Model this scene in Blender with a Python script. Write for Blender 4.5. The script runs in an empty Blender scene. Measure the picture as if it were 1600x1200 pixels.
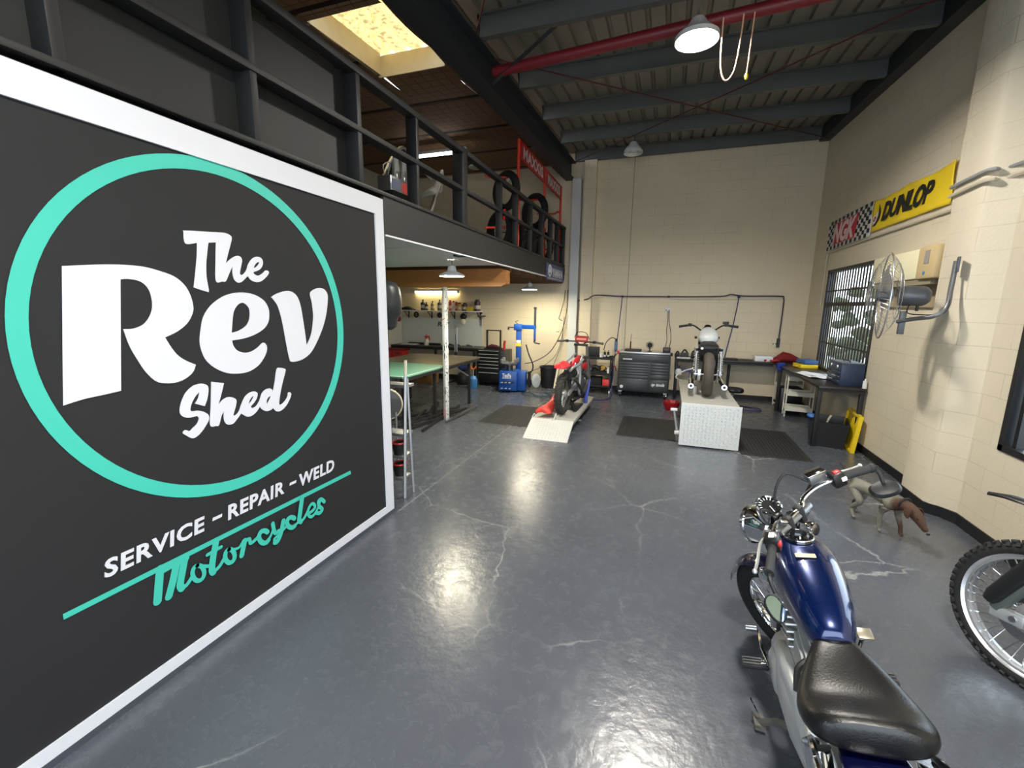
import bpy, bmesh, math, random
from mathutils import Vector, Matrix
PI = math.pi
random.seed(7)
SC = bpy.context.scene
COL = SC.collection
# ---------------------------------------------------------------- camera, world, exposure
cam_d = bpy.data.cameras.new('camera'); cam = bpy.data.objects.new('camera', cam_d); COL.objects.link(cam)
cam_d.sensor_fit = 'HORIZONTAL'; cam_d.sensor_width = 36.0; cam_d.lens = 683.52 * 36.0 / 1600.0
cam_d.clip_start = 0.05
yaw, pitch, roll = -0.33529895, -0.17867326, 0.01281356
fwd = Vector((math.sin(yaw)*math.cos(pitch), math.cos(yaw)*math.cos(pitch), math.sin(pitch)))
rt0 = Vector((math.cos(yaw), -math.sin(yaw), 0)); up0 = rt0.cross(fwd)
rt = rt0*math.cos(roll) + up0*math.sin(roll); up = -rt0*math.sin(roll) + up0*math.cos(roll)
cam.matrix_world = Matrix(((rt.x, up.x, -fwd.x, 0), (rt.y, up.y, -fwd.y, 0), (rt.z, up.z, -fwd.z, 1.9), (0, 0, 0, 1)))
SC.camera = cam
SC.view_settings.view_transform = 'Standard'; SC.view_settings.look = 'None'
SC.view_settings.gamma = 1.0; SC.view_settings.use_curve_mapping = False
SC.view_settings.exposure = 0.9
SC.cycles.max_bounces = 7; SC.cycles.diffuse_bounces = 4; SC.cycles.caustics_reflective = False; SC.cycles.caustics_refractive = False
SC.cycles.sample_clamp_indirect = 6.0
W = bpy.data.worlds.new('daylight'); SC.world = W; W.use_nodes = True
W.node_tree.nodes['Background'].inputs[0].default_value = (0.80, 0.90, 1.0, 1); W.node_tree.nodes['Background'].inputs[1].default_value = 3.0

def area(name, loc, rot, sx, sy, power, color=(1, 1, 1), portal=False, shape='RECTANGLE', spread=PI):
    d = bpy.data.lights.new(name, 'AREA'); d.shape = shape; d.size = sx; d.size_y = sy; d.energy = power; d.color = color; d.spread = spread
    o = bpy.data.objects.new(name, d); COL.objects.link(o); o.location = loc; o.rotation_euler = rot
    if portal: d.cycles.is_portal = True
    return o
# daylight through the open roller door behind the camera and through the side windows
area('roller_door_daylight', (0.165, -1.9, 1.8), (PI/2, 0, 0), 4.8, 3.5, 1, portal=True)
area('side_window_daylight', (2.72, 3.35, 1.55), (0, PI/2, 0), 1.45, 2.2, 1, portal=True)
area('barred_window_daylight', (2.78, 8.2, 1.7), (0, PI/2, 0), 1.6, 1.9, 1, portal=True)
LAMP_BAY, LAMP_PEND, LAMP_TUBE, SKYLIGHT = 88.0, 120.0, 22.0, 4.2

# ---------------------------------------------------------------- materials
def lin(c):
    c /= 255.0
    return c/12.92 if c <= 0.04045 else ((c+0.055)/1.055)**2.4
def rgb(h):
    if isinstance(h, tuple): return (*[lin(x) for x in h], 1)
    return (*[lin(int(h[i:i+2], 16)) for i in (0, 2, 4)], 1)
MATS = {}
def pm(name, col, rough=0.5, metal=0.0, var=0.12, scale=9.0, bump=0.0, bscale=60.0, coat=0.0, emit=None, es=0.0, spec=0.5, rvar=0.0):
    """plain procedural material: base colour with soft noise variation, optional bump"""
    if name in MATS: return MATS[name]
    m = bpy.data.materials.new(name); m.use_nodes = True; nt = m.node_tree; b = nt.nodes['Principled BSDF']
    b.inputs['Roughness'].default_value = rough; b.inputs['Metallic'].default_value = metal
    b.inputs['Coat Weight'].default_value = coat; b.inputs['Coat Roughness'].default_value = 0.05
    b.inputs['Specular IOR Level'].default_value = spec
    c = rgb(col)
    tc = nt.nodes.new('ShaderNodeTexCoord'); n = nt.nodes.new('ShaderNodeTexNoise'); n.inputs['Scale'].default_value = scale; n.inputs['Detail'].default_value = 4
    nt.links.new(tc.outputs['Object'], n.inputs['Vector'])
    mx = nt.nodes.new('ShaderNodeMix'); mx.data_type = 'RGBA'
    mx.inputs[6].default_value = tuple(x*(1-var) for x in c[:3])+(1,); mx.inputs[7].default_value = tuple(min(1, x*(1+var)) for x in c[:3])+(1,)
    nt.links.new(n.outputs['Fac'], mx.inputs[0]); nt.links.new(mx.outputs[2], b.inputs['Base Color'])
    if rvar:
        r = nt.nodes.new('ShaderNodeMapRange'); r.inputs[1].default_value = 0.3; r.inputs[2].default_value = 0.7
        r.inputs[3].default_value = max(0, rough-rvar); r.inputs[4].default_value = min(1, rough+rvar)
        nt.links.new(n.outputs['Fac'], r.inputs[0]); nt.links.new(r.outputs[0], b.inputs['Roughness'])
    if bump:
        n2 = nt.nodes.new('ShaderNodeTexNoise'); n2.inputs['Scale'].default_value = bscale; n2.inputs['Detail'].default_value = 3
        nt.links.new(tc.outputs['Object'], n2.inputs['Vector'])
        bp = nt.nodes.new('ShaderNodeBump'); bp.inputs['Strength'].default_value = bump; bp.inputs['Distance'].default_value = 0.01
        nt.links.new(n2.outputs['Fac'], bp.inputs['Height']); nt.links.new(bp.outputs['Normal'], b.inputs['Normal'])
    if emit:
        b.inputs['Emission Color'].default_value = rgb(emit); b.inputs['Emission Strength'].default_value = es
    MATS[name] = m; return m
def nodes(m): return m.node_tree.nodes, m.node_tree.links, m.node_tree.nodes['Principled BSDF']

def block_mat(name, col, axis, joint=0.86):
    """painted blockwork: 390x190 blocks in running bond"""
    m = pm(name, col, 0.55, var=0.05, scale=2.0); N, L, b = nodes(m)
    tc = N.new('ShaderNodeTexCoord'); sep = N.new('ShaderNodeSeparateXYZ'); cmb = N.new('ShaderNodeCombineXYZ')
    L.new(tc.outputs['Object'], sep.inputs[0]); L.new(sep.outputs[0 if axis == 'x' else 1], cmb.inputs[0]); L.new(sep.outputs[2], cmb.inputs[1])
    br = N.new('ShaderNodeTexBrick'); br.offset = 0.5; br.inputs['Scale'].default_value = 1.0
    br.inputs['Brick Width'].default_value = 0.40; br.inputs['Row Height'].default_value = 0.20; br.inputs['Mortar Size'].default_value = 0.0045
    br.inputs['Mortar Smooth'].default_value = 0.6; br.inputs['Bias'].default_value = 0
    L.new(cmb.outputs[0], br.inputs['Vector'])
    old = b.inputs['Base Color'].links[0].from_socket
    n3 = N.new('ShaderNodeTexNoise'); n3.inputs['Scale'].default_value = 1.7; n3.inputs['Detail'].default_value = 3; L.new(tc.outputs['Object'], n3.inputs['Vector'])
    rg = N.new('ShaderNodeMapRange'); rg.inputs[1].default_value = 0.35; rg.inputs[2].default_value = 0.62; L.new(n3.outputs['Fac'], rg.inputs[0])
    mul = N.new('ShaderNodeMath'); mul.operation = 'MULTIPLY'; L.new(br.outputs['Fac'], mul.inputs[0]); L.new(rg.outputs[0], mul.inputs[1])
    rg.inputs[4].default_value = 0.6
    mx = N.new('ShaderNodeMix'); mx.data_type = 'RGBA'; mx.blend_type = 'MULTIPLY'
    L.new(mul.outputs[0], mx.inputs[0]); L.new(old, mx.inputs[6]); mx.inputs[7].default_value = (joint*0.74, joint*0.7, joint*0.66, 1)
    L.new(mx.outputs[2], b.inputs['Base Color'])
    n2 = N.new('ShaderNodeTexNoise'); n2.inputs['Scale'].default_value = 45; n2.inputs['Detail'].default_value = 4; L.new(tc.outputs['Object'], n2.inputs['Vector'])
    ad = N.new('ShaderNodeMath'); ad.operation = 'MULTIPLY_ADD'; ad.inputs[1].default_value = -0.5; L.new(mul.outputs[0], ad.inputs[0]); L.new(n2.outputs['Fac'], ad.inputs[2])
    bp = N.new('ShaderNodeBump'); bp.inputs['Strength'].default_value = 0.30; bp.inputs['Distance'].default_value = 0.012
    L.new(ad.outputs[0], bp.inputs['Height']); L.new(bp.outputs['Normal'], b.inputs['Normal'])
    return m

# ---------------------------------------------------------------- mesh builder
def frame_from(d):
    d = Vector(d).normalized(); a = Vector((0, 0, 1)) if abs(d.z) < 0.9 else Vector((1, 0, 0))
    u = d.cross(a).normalized(); v = d.cross(u).normalized(); return u, v, d
def catmull(pts, n=6, closed=False, corner=None):
    P = [Vector(p) for p in pts]; m = len(P); out = []
    for i in range(m if closed else m-1):
        p0, p1, p2, p3 = (P[(i-1) % m], P[i], P[(i+1) % m], P[(i+2) % m]) if closed else (P[max(i-1, 0)], P[i], P[i+1], P[min(i+2, m-1)])
        if corner:
            if corner[i]: p0 = p1
            if corner[(i+1) % m]: p3 = p2
        for k in range(n):
            t = k/n; out.append(0.5*((2*p1)+(p2-p0)*t+(2*p0-5*p1+4*p2-p3)*t*t+(3*p1-p0-3*p2+p3)*t**3))
    if not closed: out.append(P[-1])
    return out
class B:
    def __init__(s): s.v = []; s.f = []
    def add(s, vs, fs):
        o = len(s.v); s.v += [Vector(p) for p in vs]; s.f += [tuple(i+o for i in f) for f in fs]; return s
    def xf(s, M, start=0):
        for i in range(start, len(s.v)): s.v[i] = M @ s.v[i]
        return s
    def box(s, c, d, M=None, bev=0.0):
        x, y, z = d[0]/2, d[1]/2, d[2]/2; st = len(s.v)
        if bev <= 0:
            vs = [(-x,-y,-z),(x,-y,-z),(x,y,-z),(-x,y,-z),(-x,-y,z),(x,-y,z),(x,y,z),(-x,y,z)]
            fs = [(0,3,2,1),(4,5,6,7),(0,1,5,4),(1,2,6,5),(2,3,7,6),(3,0,4,7)]
            s.add(vs, fs)
        else:
            bm = bmesh.new(); bmesh.ops.create_cube(bm, size=1)
            for v in bm.verts: v.co = Vector((v.co.x*d[0], v.co.y*d[1], v.co.z*d[2]))
            bmesh.ops.bevel(bm, geom=bm.edges[:], offset=bev, segments=2, profile=0.5, affect='EDGES')
            bm.verts.index_update(); s.add([v.co.copy() for v in bm.verts], [[v.index for v in f.verts] for f in bm.faces]); bm.free()
        T = Matrix.Translation(c) @ (M.to_4x4() if M else Matrix.Identity(4)); s.xf(T, st); return s
    def b2(s, a, b, bev=0.0):  # box from two corners
        return s.box([(p+q)/2 for p, q in zip(a, b)], [abs(q-p) for p, q in zip(a, b)], None, bev)
    def bar(s, a, b, w, h, roll=None, bev=0.0):  # rectangular bar between two points, w sideways, h along roll
        a, b = Vector(a), Vector(b); d = (b-a); L = d.length; d.normalize()
        upv = Vector(roll or ((0, 0, 1) if abs(d.z) < 0.9 else (0, 1, 0))); u = d.cross(upv).normalized(); v = u.cross(d).normalized()
        M = Matrix((u, d, v)).transposed(); return s.box((a+b)/2, (w, L, h), M, bev)
    def cyl(s, a, b, r, r2=None, n=14, cap=True):
        a, b = Vector(a), Vector(b); r2 = r if r2 is None else r2; u, v, d = frame_from(b-a)
        vs = []; fs = []
        for k in range(n):
            t = 2*PI*k/n; e = u*math.cos(t)+v*math.sin(t); vs += [a+e*r, b+e*r2]
        for k in range(n): fs.append((2*k, 2*k+1, (2*k+3) % (2*n), (2*k+2) % (2*n)))
        if cap: fs += [tuple(2*k for k in range(n)), tuple(2*k+1 for k in reversed(range(n)))]
        return s.add(vs, fs)
    def tube(s, pts, r, n=8, smooth=0, closed=False, cap=True, flat=1.0):
        P = catmull(pts, smooth, closed) if smooth else [Vector(p) for p in pts]
        m = len(P); rr = r if callable(r) else (lambda t: r); vs = []; fs = []; pu = None
        for i, p in enumerate(P):
            d = (P[(i+1) % m]-P[i-1]) if closed else (P[min(i+1, m-1)]-P[max(i-1, 0)])
            if d.length < 1e-9: d = Vector((0, 0, 1))
            d.normalize()
            if pu is None: pu = frame_from(d)[0]
            u = pu-d*pu.dot(d); u = u.normalized() if u.length > 1e-6 else frame_from(d)[0]; pu = u; w = d.cross(u); q = rr(i/max(1, m-1))
            for k in range(n):
                t = 2*PI*k/n; vs.append(p+u*(math.cos(t)*q)+w*(math.sin(t)*q*flat))
        for i in range(m if closed else m-1):
            for k in range(n):
                a = i*n+k; b = i*n+(k+1) % n; c = ((i+1) % m)*n+(k+1) % n; e = ((i+1) % m)*n+k; fs.append((a, b, c, e))
        if cap and not closed: fs += [tuple(reversed(range(n))), tuple((m-1)*n+k for k in range(n))]
        return s.add(vs, fs)
    def lathe(s, prof, o=(0, 0, 0), ax=(0, 0, 1), n=24, closed=False, arc=None):
        u, v, d = frame_from(ax); o = Vector(o); vs = []; fs = []; m = len(prof)
        for k in range(n):
            t = 2*PI*k/n; e = u*math.cos(t)+v*math.sin(t)
            for r, h in prof: vs.append(o+e*r+d*h)
        for k in range(n):
            k2 = (k+1) % n
            for i in range(m if closed else m-1):
                i2 = (i+1) % m; fs.append((k*m+i, k2*m+i, k2*m+i2, k*m+i2))
        return s.add(vs, fs)
    def torus(s, c, ax, R, r, n=32, k=10, flat=1.0):
        return s.lathe([(R+r*math.cos(2*PI*i/k), r*flat*math.sin(2*PI*i/k)) for i in range(k)], c, ax, n, True)
    def ell(s, c, r, n=16, m=10, M=None):
        vs = []; fs = []; M = M.to_3x3() if M else Matrix.Identity(3); c = Vector(c)
        for j in range(1, m):
            p = PI*j/m
            for k in range(n):
                t = 2*PI*k/n; vs.append(c+M@Vector((r[0]*math.sin(p)*math.cos(t), r[1]*math.sin(p)*math.sin(t), r[2]*math.cos(p))))
        a = len(vs); vs += [c+M@Vector((0, 0, r[2])), c-M@Vector((0, 0, r[2]))]
        for k in range(n):
            k2 = (k+1) % n; fs += [(a, k, k2), (a+1, (m-2)*n+k2, (m-2)*n+k)]
            for j in range(m-2): fs.append((j*n+k, (j+1)*n+k, (j+1)*n+k2, j*n+k2))
        return s.add(vs, fs)
    def loft(s, rings, cap=True, closed=False):
        n = len(rings[0]); m = len(rings); vs = [p for r in rings for p in r]; fs = []
        for i in range(m if closed else m-1):
            for k in range(n):
                fs.append((i*n+k, i*n+(k+1) % n, ((i+1) % m)*n+(k+1) % n, ((i+1) % m)*n+k))
        if cap and not closed: fs += [tuple(reversed(range(n))), tuple((m-1)*n+k for k in range(n))]
        return s.add(vs, fs)
    def prism(s, poly, a, b):  # poly: list of 3D points, extruded from offset a to offset b (vectors)
        a, b = Vector(a), Vector(b); n = len(poly); P = [Vector(p) for p in poly]
        fs = [tuple(range(n)), tuple(n+k for k in reversed(range(n)))]+[(k, n+k, n+(k+1) % n, (k+1) % n) for k in range(n)]
        return s.add([p+a for p in P]+[p+b for p in P], fs)
    def build(s, name, mat, parent=None, smooth=True, sub=0, ang=38, off=None):
        me = bpy.data.meshes.new(name); me.from_pydata([tuple(p) for p in s.v], [], s.f); me.validate()
        bm = bmesh.new(); bm.from_mesh(me); bmesh.ops.recalc_face_normals(bm, faces=bm.faces); bm.to_mesh(me); bm.free()
        if smooth: me.shade_smooth(); me.set_sharp_from_angle(angle=math.radians(ang))
        me.materials.append(mat); o = bpy.data.objects.new(name, me); COL.objects.link(o)
        if parent is not None: o.parent = parent
        if off is not None: o.location = off
        if sub:
            md = o.modifiers.new('smooth', 'SUBSURF'); md.levels = sub; md.render_levels = sub
        return o
def tag(o, label, cat, group=None, kind=None):
    o['label'] = label; o['category'] = cat
    if group: o['group'] = group
    if kind: o['kind'] = kind
    return o
def thing(name, label, cat, loc=(0, 0, 0), rz=0.0, group=None, rot=None):
    o = bpy.data.objects.new(name, None); COL.objects.link(o); o.location = loc; o.rotation_euler = rot or (0, 0, rz); o.empty_display_size = 0.1
    return tag(o, label, cat, group)
def struct(o, label=None):
    o['kind'] = 'structure'
    if label: o['label'] = label
    return o
def one(b, name, mat, label, cat, loc=(0, 0, 0), rz=0, group=None, **k):
    o = b.build(name, mat, **k); o.location = loc; o.rotation_euler = (0, 0, rz); return tag(o, label, cat, group)
def copy_tree(root, loc, rot=None, label=None):
    r = root.copy(); COL.objects.link(r); r.location = loc
    if rot is not None: r.rotation_euler = rot
    if label: r['label'] = label
    for ch in list(root.children):
        c = ch.copy(); COL.objects.link(c); c.parent = r
        for g in list(ch.children):
            d = g.copy(); COL.objects.link(d); d.parent = c
    return r
def se(w, h, n=16, p=2.6):  # superellipse section points (u, v)
    out = []
    for k in range(n):
        t = 2*PI*k/n; c, q = math.cos(t), math.sin(t)
        out.append((w*math.copysign(abs(c)**(2/p), c), h*math.copysign(abs(q)**(2/p), q)))
    return out
def flat_curve(loops, M, depth, name, mat, parent, n=5):
    """filled outline (first loop outside, next loops holes) as a thin mesh; 2D points placed by matrix M"""
    cu = bpy.data.curves.new(name, 'CURVE'); cu.dimensions = '2D'; cu.fill_mode = 'BOTH'; cu.extrude = depth/2
    for lp in loops:
        pts = catmull([(p[0], p[1], 0) for p in lp], n, True, [len(p) > 2 for p in lp])
        sp = cu.splines.new('POLY'); sp.points.add(len(pts)-1); sp.use_cyclic_u = True
        for q, p in zip(sp.points, pts): q.co = (p.x, p.y, 0, 1)
    return curve_obj(cu, M, name, mat, parent)
def curve_obj(cu, M, name, mat, parent):
    o = bpy.data.objects.new(name, cu); COL.objects.link(o)
    dg = bpy.context.evaluated_depsgraph_get(); dg.update()
    me = bpy.data.meshes.new_from_object(o.evaluated_get(dg)); bpy.data.objects.remove(o)
    me.transform(M); me.materials.clear(); me.materials.append(mat); me.name = name
    r = bpy.data.objects.new(name, me); COL.objects.link(r)
    if parent is not None: r.parent = parent
    return r
def text(s, M, size, name, mat, parent, depth=0.002, shear=0.0, bold=0.0, sx=1.0, width=None, height=None, space=1.0):
    """lettering; with width/height the block is fitted to that box, lower left corner at the origin of M"""
    cu = bpy.data.curves.new(name, 'FONT'); cu.body = s; cu.size = size; cu.shear = shear; cu.offset = bold; cu.extrude = depth/2; cu.space_character = space; cu.resolution_u = 3
    r = curve_obj(cu, Matrix.Identity(4), name, mat, parent); me = r.data
    xs = [v.co.x for v in me.vertices]; ys = [v.co.y for v in me.vertices]
    kx = width/(max(xs)-min(xs)) if width else sx; ky = height/(max(ys)-min(ys)) if height else 1.0
    me.transform(M @ Matrix.Diagonal((kx, ky, 1, 1)) @ Matrix.Translation((-min(xs) if width else 0, -min(ys) if height else 0, 0)))
    return r
def basis(o, u, v):  # matrix mapping (x, y, z) to o + x*u + y*v + z*(u x v)
    u, v = Vector(u).normalized(), Vector(v).normalized(); w = u.cross(v)
    M = Matrix((u, v, w)).transposed().to_4x4(); M.translation = Vector(o); return M
def RX(a): return Matrix.Rotation(math.radians(a), 4, 'X')
def RY(a): return Matrix.Rotation(math.radians(a), 4, 'Y')
def RZ(a): return Matrix.Rotation(math.radians(a), 4, 'Z')
def TR(*p): return Matrix.Translation(p)
# common materials
BLACK = pm('black_paint', (26, 26, 28), 0.55); BLK_GLOSS = pm('black_plastic', (18, 18, 20), 0.35); RUBBER = pm('rubber', (22, 22, 22), 0.8, bump=0.3, bscale=90)
DKGREY = pm('dark_grey_plastic', (52, 54, 56), 0.5); STEEL = pm('steel', (170, 172, 175), 0.28, 0.95); CHROME = pm('chrome', (225, 226, 228), 0.06, 1.0, var=0.03)
ALU = pm('aluminium', (190, 192, 194), 0.38, 0.9); WHITE = pm('white_paint', (228, 229, 230), 0.5, var=0.03); CREAM = pm('cream_plastic', (226, 219, 190), 0.5, var=0.03)
RED = pm('red_plastic', (196, 40, 40), 0.4); REDDK = pm('dark_red', (120, 18, 24), 0.5); BLUE = pm('blue_plastic', (30, 60, 160), 0.4); YELLOW = pm('yellow_plastic', (238, 205, 30), 0.45)
PAINT_DK = pm('charcoal_paint', (38, 38, 38), 0.6, var=0.06); GALV = pm('galvanised_steel', (104, 107, 106), 0.55, 0.5, var=0.12, scale=4)
WOOD = pm('pine', (176, 122, 66), 0.55); PAPER = pm('paper', (232, 232, 230), 0.7, var=0.02); ORANGE = pm('orange_plastic', (235, 120, 40), 0.45)
# ================================================================ structure
XL, XR, YB, YF, XP = -2.27, 2.6, 10.2, -2.0, -6.7
def roof_z(y): return 4.98+0.048*(y-10.0)          # underside of the purlins
# floor: painted concrete with scuffs, hairline cracks and a saw-cut joint
fm = pm('painted_concrete', (80, 84, 92), 0.3, var=0.2, scale=1.3, spec=0.55); N, L, b = nodes(fm)
tc = N.new('ShaderNodeTexCoord')
def noise(sc, det=5, dist=0.0, ro=0.6):
    n = N.new('ShaderNodeTexNoise'); n.inputs['Scale'].default_value = sc; n.inputs['Detail'].default_value = det; n.inputs['Distortion'].default_value = dist; n.inputs['Roughness'].default_value = ro
    L.new(tc.outputs['Object'], n.inputs['Vector']); return n
def ramp(src, a, bb, o0=0.0, o1=1.0):
    r = N.new('ShaderNodeMapRange'); r.inputs[1].default_value = a; r.inputs[2].default_value = bb; r.inputs[3].default_value = o0; r.inputs[4].default_value = o1; L.new(src, r.inputs[0]); return r.outputs[0]
def mth(op, a, bb):
    m = N.new('ShaderNodeMath'); m.operation = op
    for i, q in enumerate((a, bb)):
        if isinstance(q, (int, float)): m.inputs[i].default_value = q
        else: L.new(q, m.inputs[i])
    return m.outputs[0]
def blend(fac, a, col):
    m = N.new('ShaderNodeMix'); m.data_type = 'RGBA'; L.new(fac, m.inputs[0]); L.new(a, m.inputs[6]); m.inputs[7].default_value = rgb(col); return m.outputs[2]
colr = b.inputs['Base Color'].links[0].from_socket
n_scuff = noise(9.0, 9, 0.6, 0.78); scuff = ramp(n_scuff.outputs['Fac'], 0.60, 0.72)
n_fine = noise(60.0, 5, 1.0, 0.7); fine = ramp(n_fine.outputs['Fac'], 0.63, 0.70)
big = ramp(noise(0.7, 3).outputs['Fac'], 0.40, 0.62)
vor = N.new('ShaderNodeTexVoronoi'); vor.feature = 'DISTANCE_TO_EDGE'; vor.inputs['Scale'].default_value = 0.85
mp = N.new('ShaderNodeMix'); mp.data_type = 'RGBA'; mp.inputs[0].default_value = 0.16; L.new(tc.outputs['Object'], mp.inputs[6]); L.new(noise(2.5, 4).outputs['Color'], mp.inputs[7]); L.new(mp.outputs[2], vor.inputs['Vector'])
crack = mth('MULTIPLY', ramp(vor.outputs['Distance'], 0.0, 0.006, 1.0, 0.0), ramp(noise(0.9, 2).outputs['Fac'], 0.46, 0.56))
sep = N.new('ShaderNodeSeparateXYZ'); L.new(tc.outputs['Object'], sep.inputs[0])
joint = ramp(mth('ABSOLUTE', mth('ADD', sep.outputs[0], 2.23), 0.0), 0.004, 0.009, 0.8, 0.0)
joint = mth('MULTIPLY', joint, ramp(sep.outputs[1], 3.2, 3.25))
sc_all = mth('MULTIPLY', mth('MAXIMUM', mth('MULTIPLY', scuff, 0.55), mth('MULTIPLY', fine, 0.5)), big)
colr = blend(mth('MULTIPLY', sc_all, 0.55), colr, (150, 152, 155))
colr = blend(mth('MULTIPLY', crack, 0.65), colr, (168, 168, 166)); colr = blend(joint, colr, (150, 150, 148))
L.new(colr, b.inputs['Base Color'])
L.new(ramp(n_scuff.outputs['Fac'], 0.3, 0.75, 0.17, 0.36), b.inputs['Roughness'])
bp = N.new('ShaderNodeBump'); bp.inputs['Strength'].default_value = 0.16; bp.inputs['Distance'].default_value = 0.02; L.new(noise(14.0, 5).outputs['Fac'], bp.inputs['Height']); L.new(bp.outputs['Normal'], b.inputs['Normal'])
struct(B().b2((XP-0.1, YF, -0.12), (XR+0.1, YB+0.1, 0)).build('floor', fm), 'dark grey painted concrete floor')
WALLX = block_mat('painted_blockwork_back', (228, 213, 184), 'x'); WALLY = block_mat('painted_blockwork_side', (220, 209, 186), 'y')
bk = B().b2((XP-0.1, YB, 0), (XR+0.15, YB+0.15, 5.3)); struct(bk.build('wall_back', WALLX), 'cream painted blockwork end wall')
# right wall with two openings and a pilaster with rounded edges
w = B(); T0, T1 = XR, XR+0.15
W1 = (7.12, 9.22, 0.86, 2.56); W2 = (2.2, 4.5, 0.80, 2.32)
for y0, y1, z0, z1 in ((YF, W2[0], 0, 5.3), (W2[0], W2[1], 0, W2[2]), (W2[0], W2[1], W2[3], 5.3), (W2[1], W1[0], 0, 5.3), (W1[0], W1[1], 0, W1[2]), (W1[0], W1[1], W1[3], 5.3), (W1[1], YB, 0, 5.3)):
    w.b2((T0, y0, z0), (T1, y1, z1))
pr = [(XR+0.02, 4.80), (XR-0.16+0.09, 4.93), (XR-0.16+0.03, 4.975), (XR-0.16, 5.02), (XR-0.16, 5.44), (XR-0.13, 5.465), (XR+0.02, 5.465)]
w.prism([(x, y, 0) for x, y in pr], (0, 0, 0), (0, 0, 4.9))
struct(w.build('wall_right', WALLY), 'cream painted blockwork side wall with pilaster')
bb = B(); K = 0.012
bb.b2((XR-K, 5.46, 0), (XR, YB, 0.10)); bb.b2((XR-K, YF, 0), (XR, 4.80, 0.10))
off = [(XR, 4.77), (XR-0.16+0.085, 4.92), (XR-0.16+0.02, 4.965), (XR-0.16-K, 5.01), (XR-0.16-K, 5.477), (XR, 5.477)]
bb.prism([(x, y, 0) for x, y in off], (0, 0, 0), (0, 0, 0.10))
struct(bb.build('baseboard_right', pm('skirting_black', (22, 22, 25), 0.5)))
struct(B().b2((XP, YB-0.012, 0), (XR, YB, 0.09)).build('baseboard_back', pm('skirting_black', (22, 22, 25), 0.5)))
MURAL_BLACK = pm('black_mural_paint', (36, 36, 38), 0.72, var=0.07, scale=2.5, bump=0.05, bscale=25, spec=0.3)
struct(B().b2((XL-0.10, YF, 0), (XL, 3.24, 2.742)).build('wall_left', MURAL_BLACK), 'black partition wall under the mezzanine')
struct(B().b2((XL, YF, 0), (XL+0.012, 3.22, 0.035)).build('baseboard_left', pm('skirting_grey', (70, 74, 82), 0.4)))
struct(B().b2((XP-0.1, YF, 0), (XP, YB, 5.3)).build('wall_far_left', pm('white_panel', (214, 212, 200), 0.6, var=0.03)), 'white lined wall at the far left')
fr = B(); fr.b2((XP, YF-0.1, 0), (XL-0.1, YF, 5.3)); fr.b2((XL-0.1, YF-0.1, 3.6), (XR+0.15, YF, 5.3)); struct(fr.build('wall_front', WALLX), 'wall over the roller door')
# mezzanine slab, lined below in white sheet, charcoal fascia
sl = B().b2((XP, YF, 2.60), (XL-0.03, YB, 2.74)); struct(sl.build('mezzanine_floor', pm('mezzanine_board', (88, 76, 62), 0.7)))
struct(B().b2((XL-0.03, 3.24, 2.47), (XL, 10.02, 2.77)).build('mezzanine_fascia', PAINT_DK), 'charcoal fascia board of the mezzanine')
struct(B().b2((XL-0.06, 3.26, 2.455), (XL-0.002, 9.95, 2.47)).build('trim_1', WHITE))
sof = B()
for k in range(4):
    y = 2.0+k*1.06; sof.b2((XP, y, 2.47+0.006*(k % 2)), (XL-0.06, y+1.055, 2.50))
struct(sof.build('mezzanine_soffit', pm('soffit_sheet', (242, 240, 238), 0.6, var=0.06, scale=1.5)), 'pale sheet lining below the mezzanine')
for k in range(9):
    y = 6.55+k*0.44; struct(B().b2((XP, y, 2.40), (XL-0.06, y+0.05, 2.60)).build('floor_joist', pm('old_joist', (110, 76, 48), 0.7)))
# timber beam and roof steel
bm_m = pm('pine_beam', (168, 112, 60), 0.5, var=0.1, scale=3); N, L, b = nodes(bm_m)
wv = N.new('ShaderNodeTexNoise'); tcw = N.new('ShaderNodeTexCoord'); mpw = N.new('ShaderNodeMapping'); mpw.inputs['Scale'].default_value = (1.2, 18, 28); L.new(tcw.outputs['Object'], mpw.inputs[0]); L.new(mpw.outputs[0], wv.inputs['Vector']); wv.inputs['Detail'].default_value = 5
vk = N.new('ShaderNodeTexVoronoi'); vk.inputs['Scale'].default_value = 2.2; L.new(tcw.outputs['Object'], vk.inputs['Vector'])
kr = N.new('ShaderNodeMapRange'); kr.inputs[1].default_value = 0.05; kr.inputs[2].default_value = 0.09; kr.inputs[3].default_value = 0.45; kr.inputs[4].default_value = 1.0; L.new(vk.outputs['Distance'], kr.inputs[0])
g1 = N.new('ShaderNodeMapRange'); g1.inputs[1].default_value = 0.3; g1.inputs[2].default_value = 0.7; g1.inputs[3].default_value = 0.78; g1.inputs[4].default_value = 1.08; L.new(wv.outputs['Fac'], g1.inputs[0])
ml = N.new('ShaderNodeMath'); ml.operation = 'MULTIPLY'; L.new(g1.outputs[0], ml.inputs[0]); L.new(kr.outputs[0], ml.inputs[1])
vm = N.new('ShaderNodeVectorMath'); vm.operation = 'SCALE'; L.new(b.inputs['Base Color'].links[0].from_socket, vm.inputs[0]); L.new(ml.outputs[0], vm.inputs['Scale']); L.new(vm.outputs[0], b.inputs['Base Color'])
struct(B().prism([(-2.36, 6.24, 2.17), (-2.30, 6.24, 2.21), (-2.30, 6.24, 2.40), (-2.36, 6.24, 2.43), (XP, 6.24, 2.43), (XP, 6.24, 2.17)], (0, 0, 0), (0, 0.20, 0)).build('ceiling_beam', bm_m, smooth=False), 'pine beam under the mezzanine')
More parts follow.
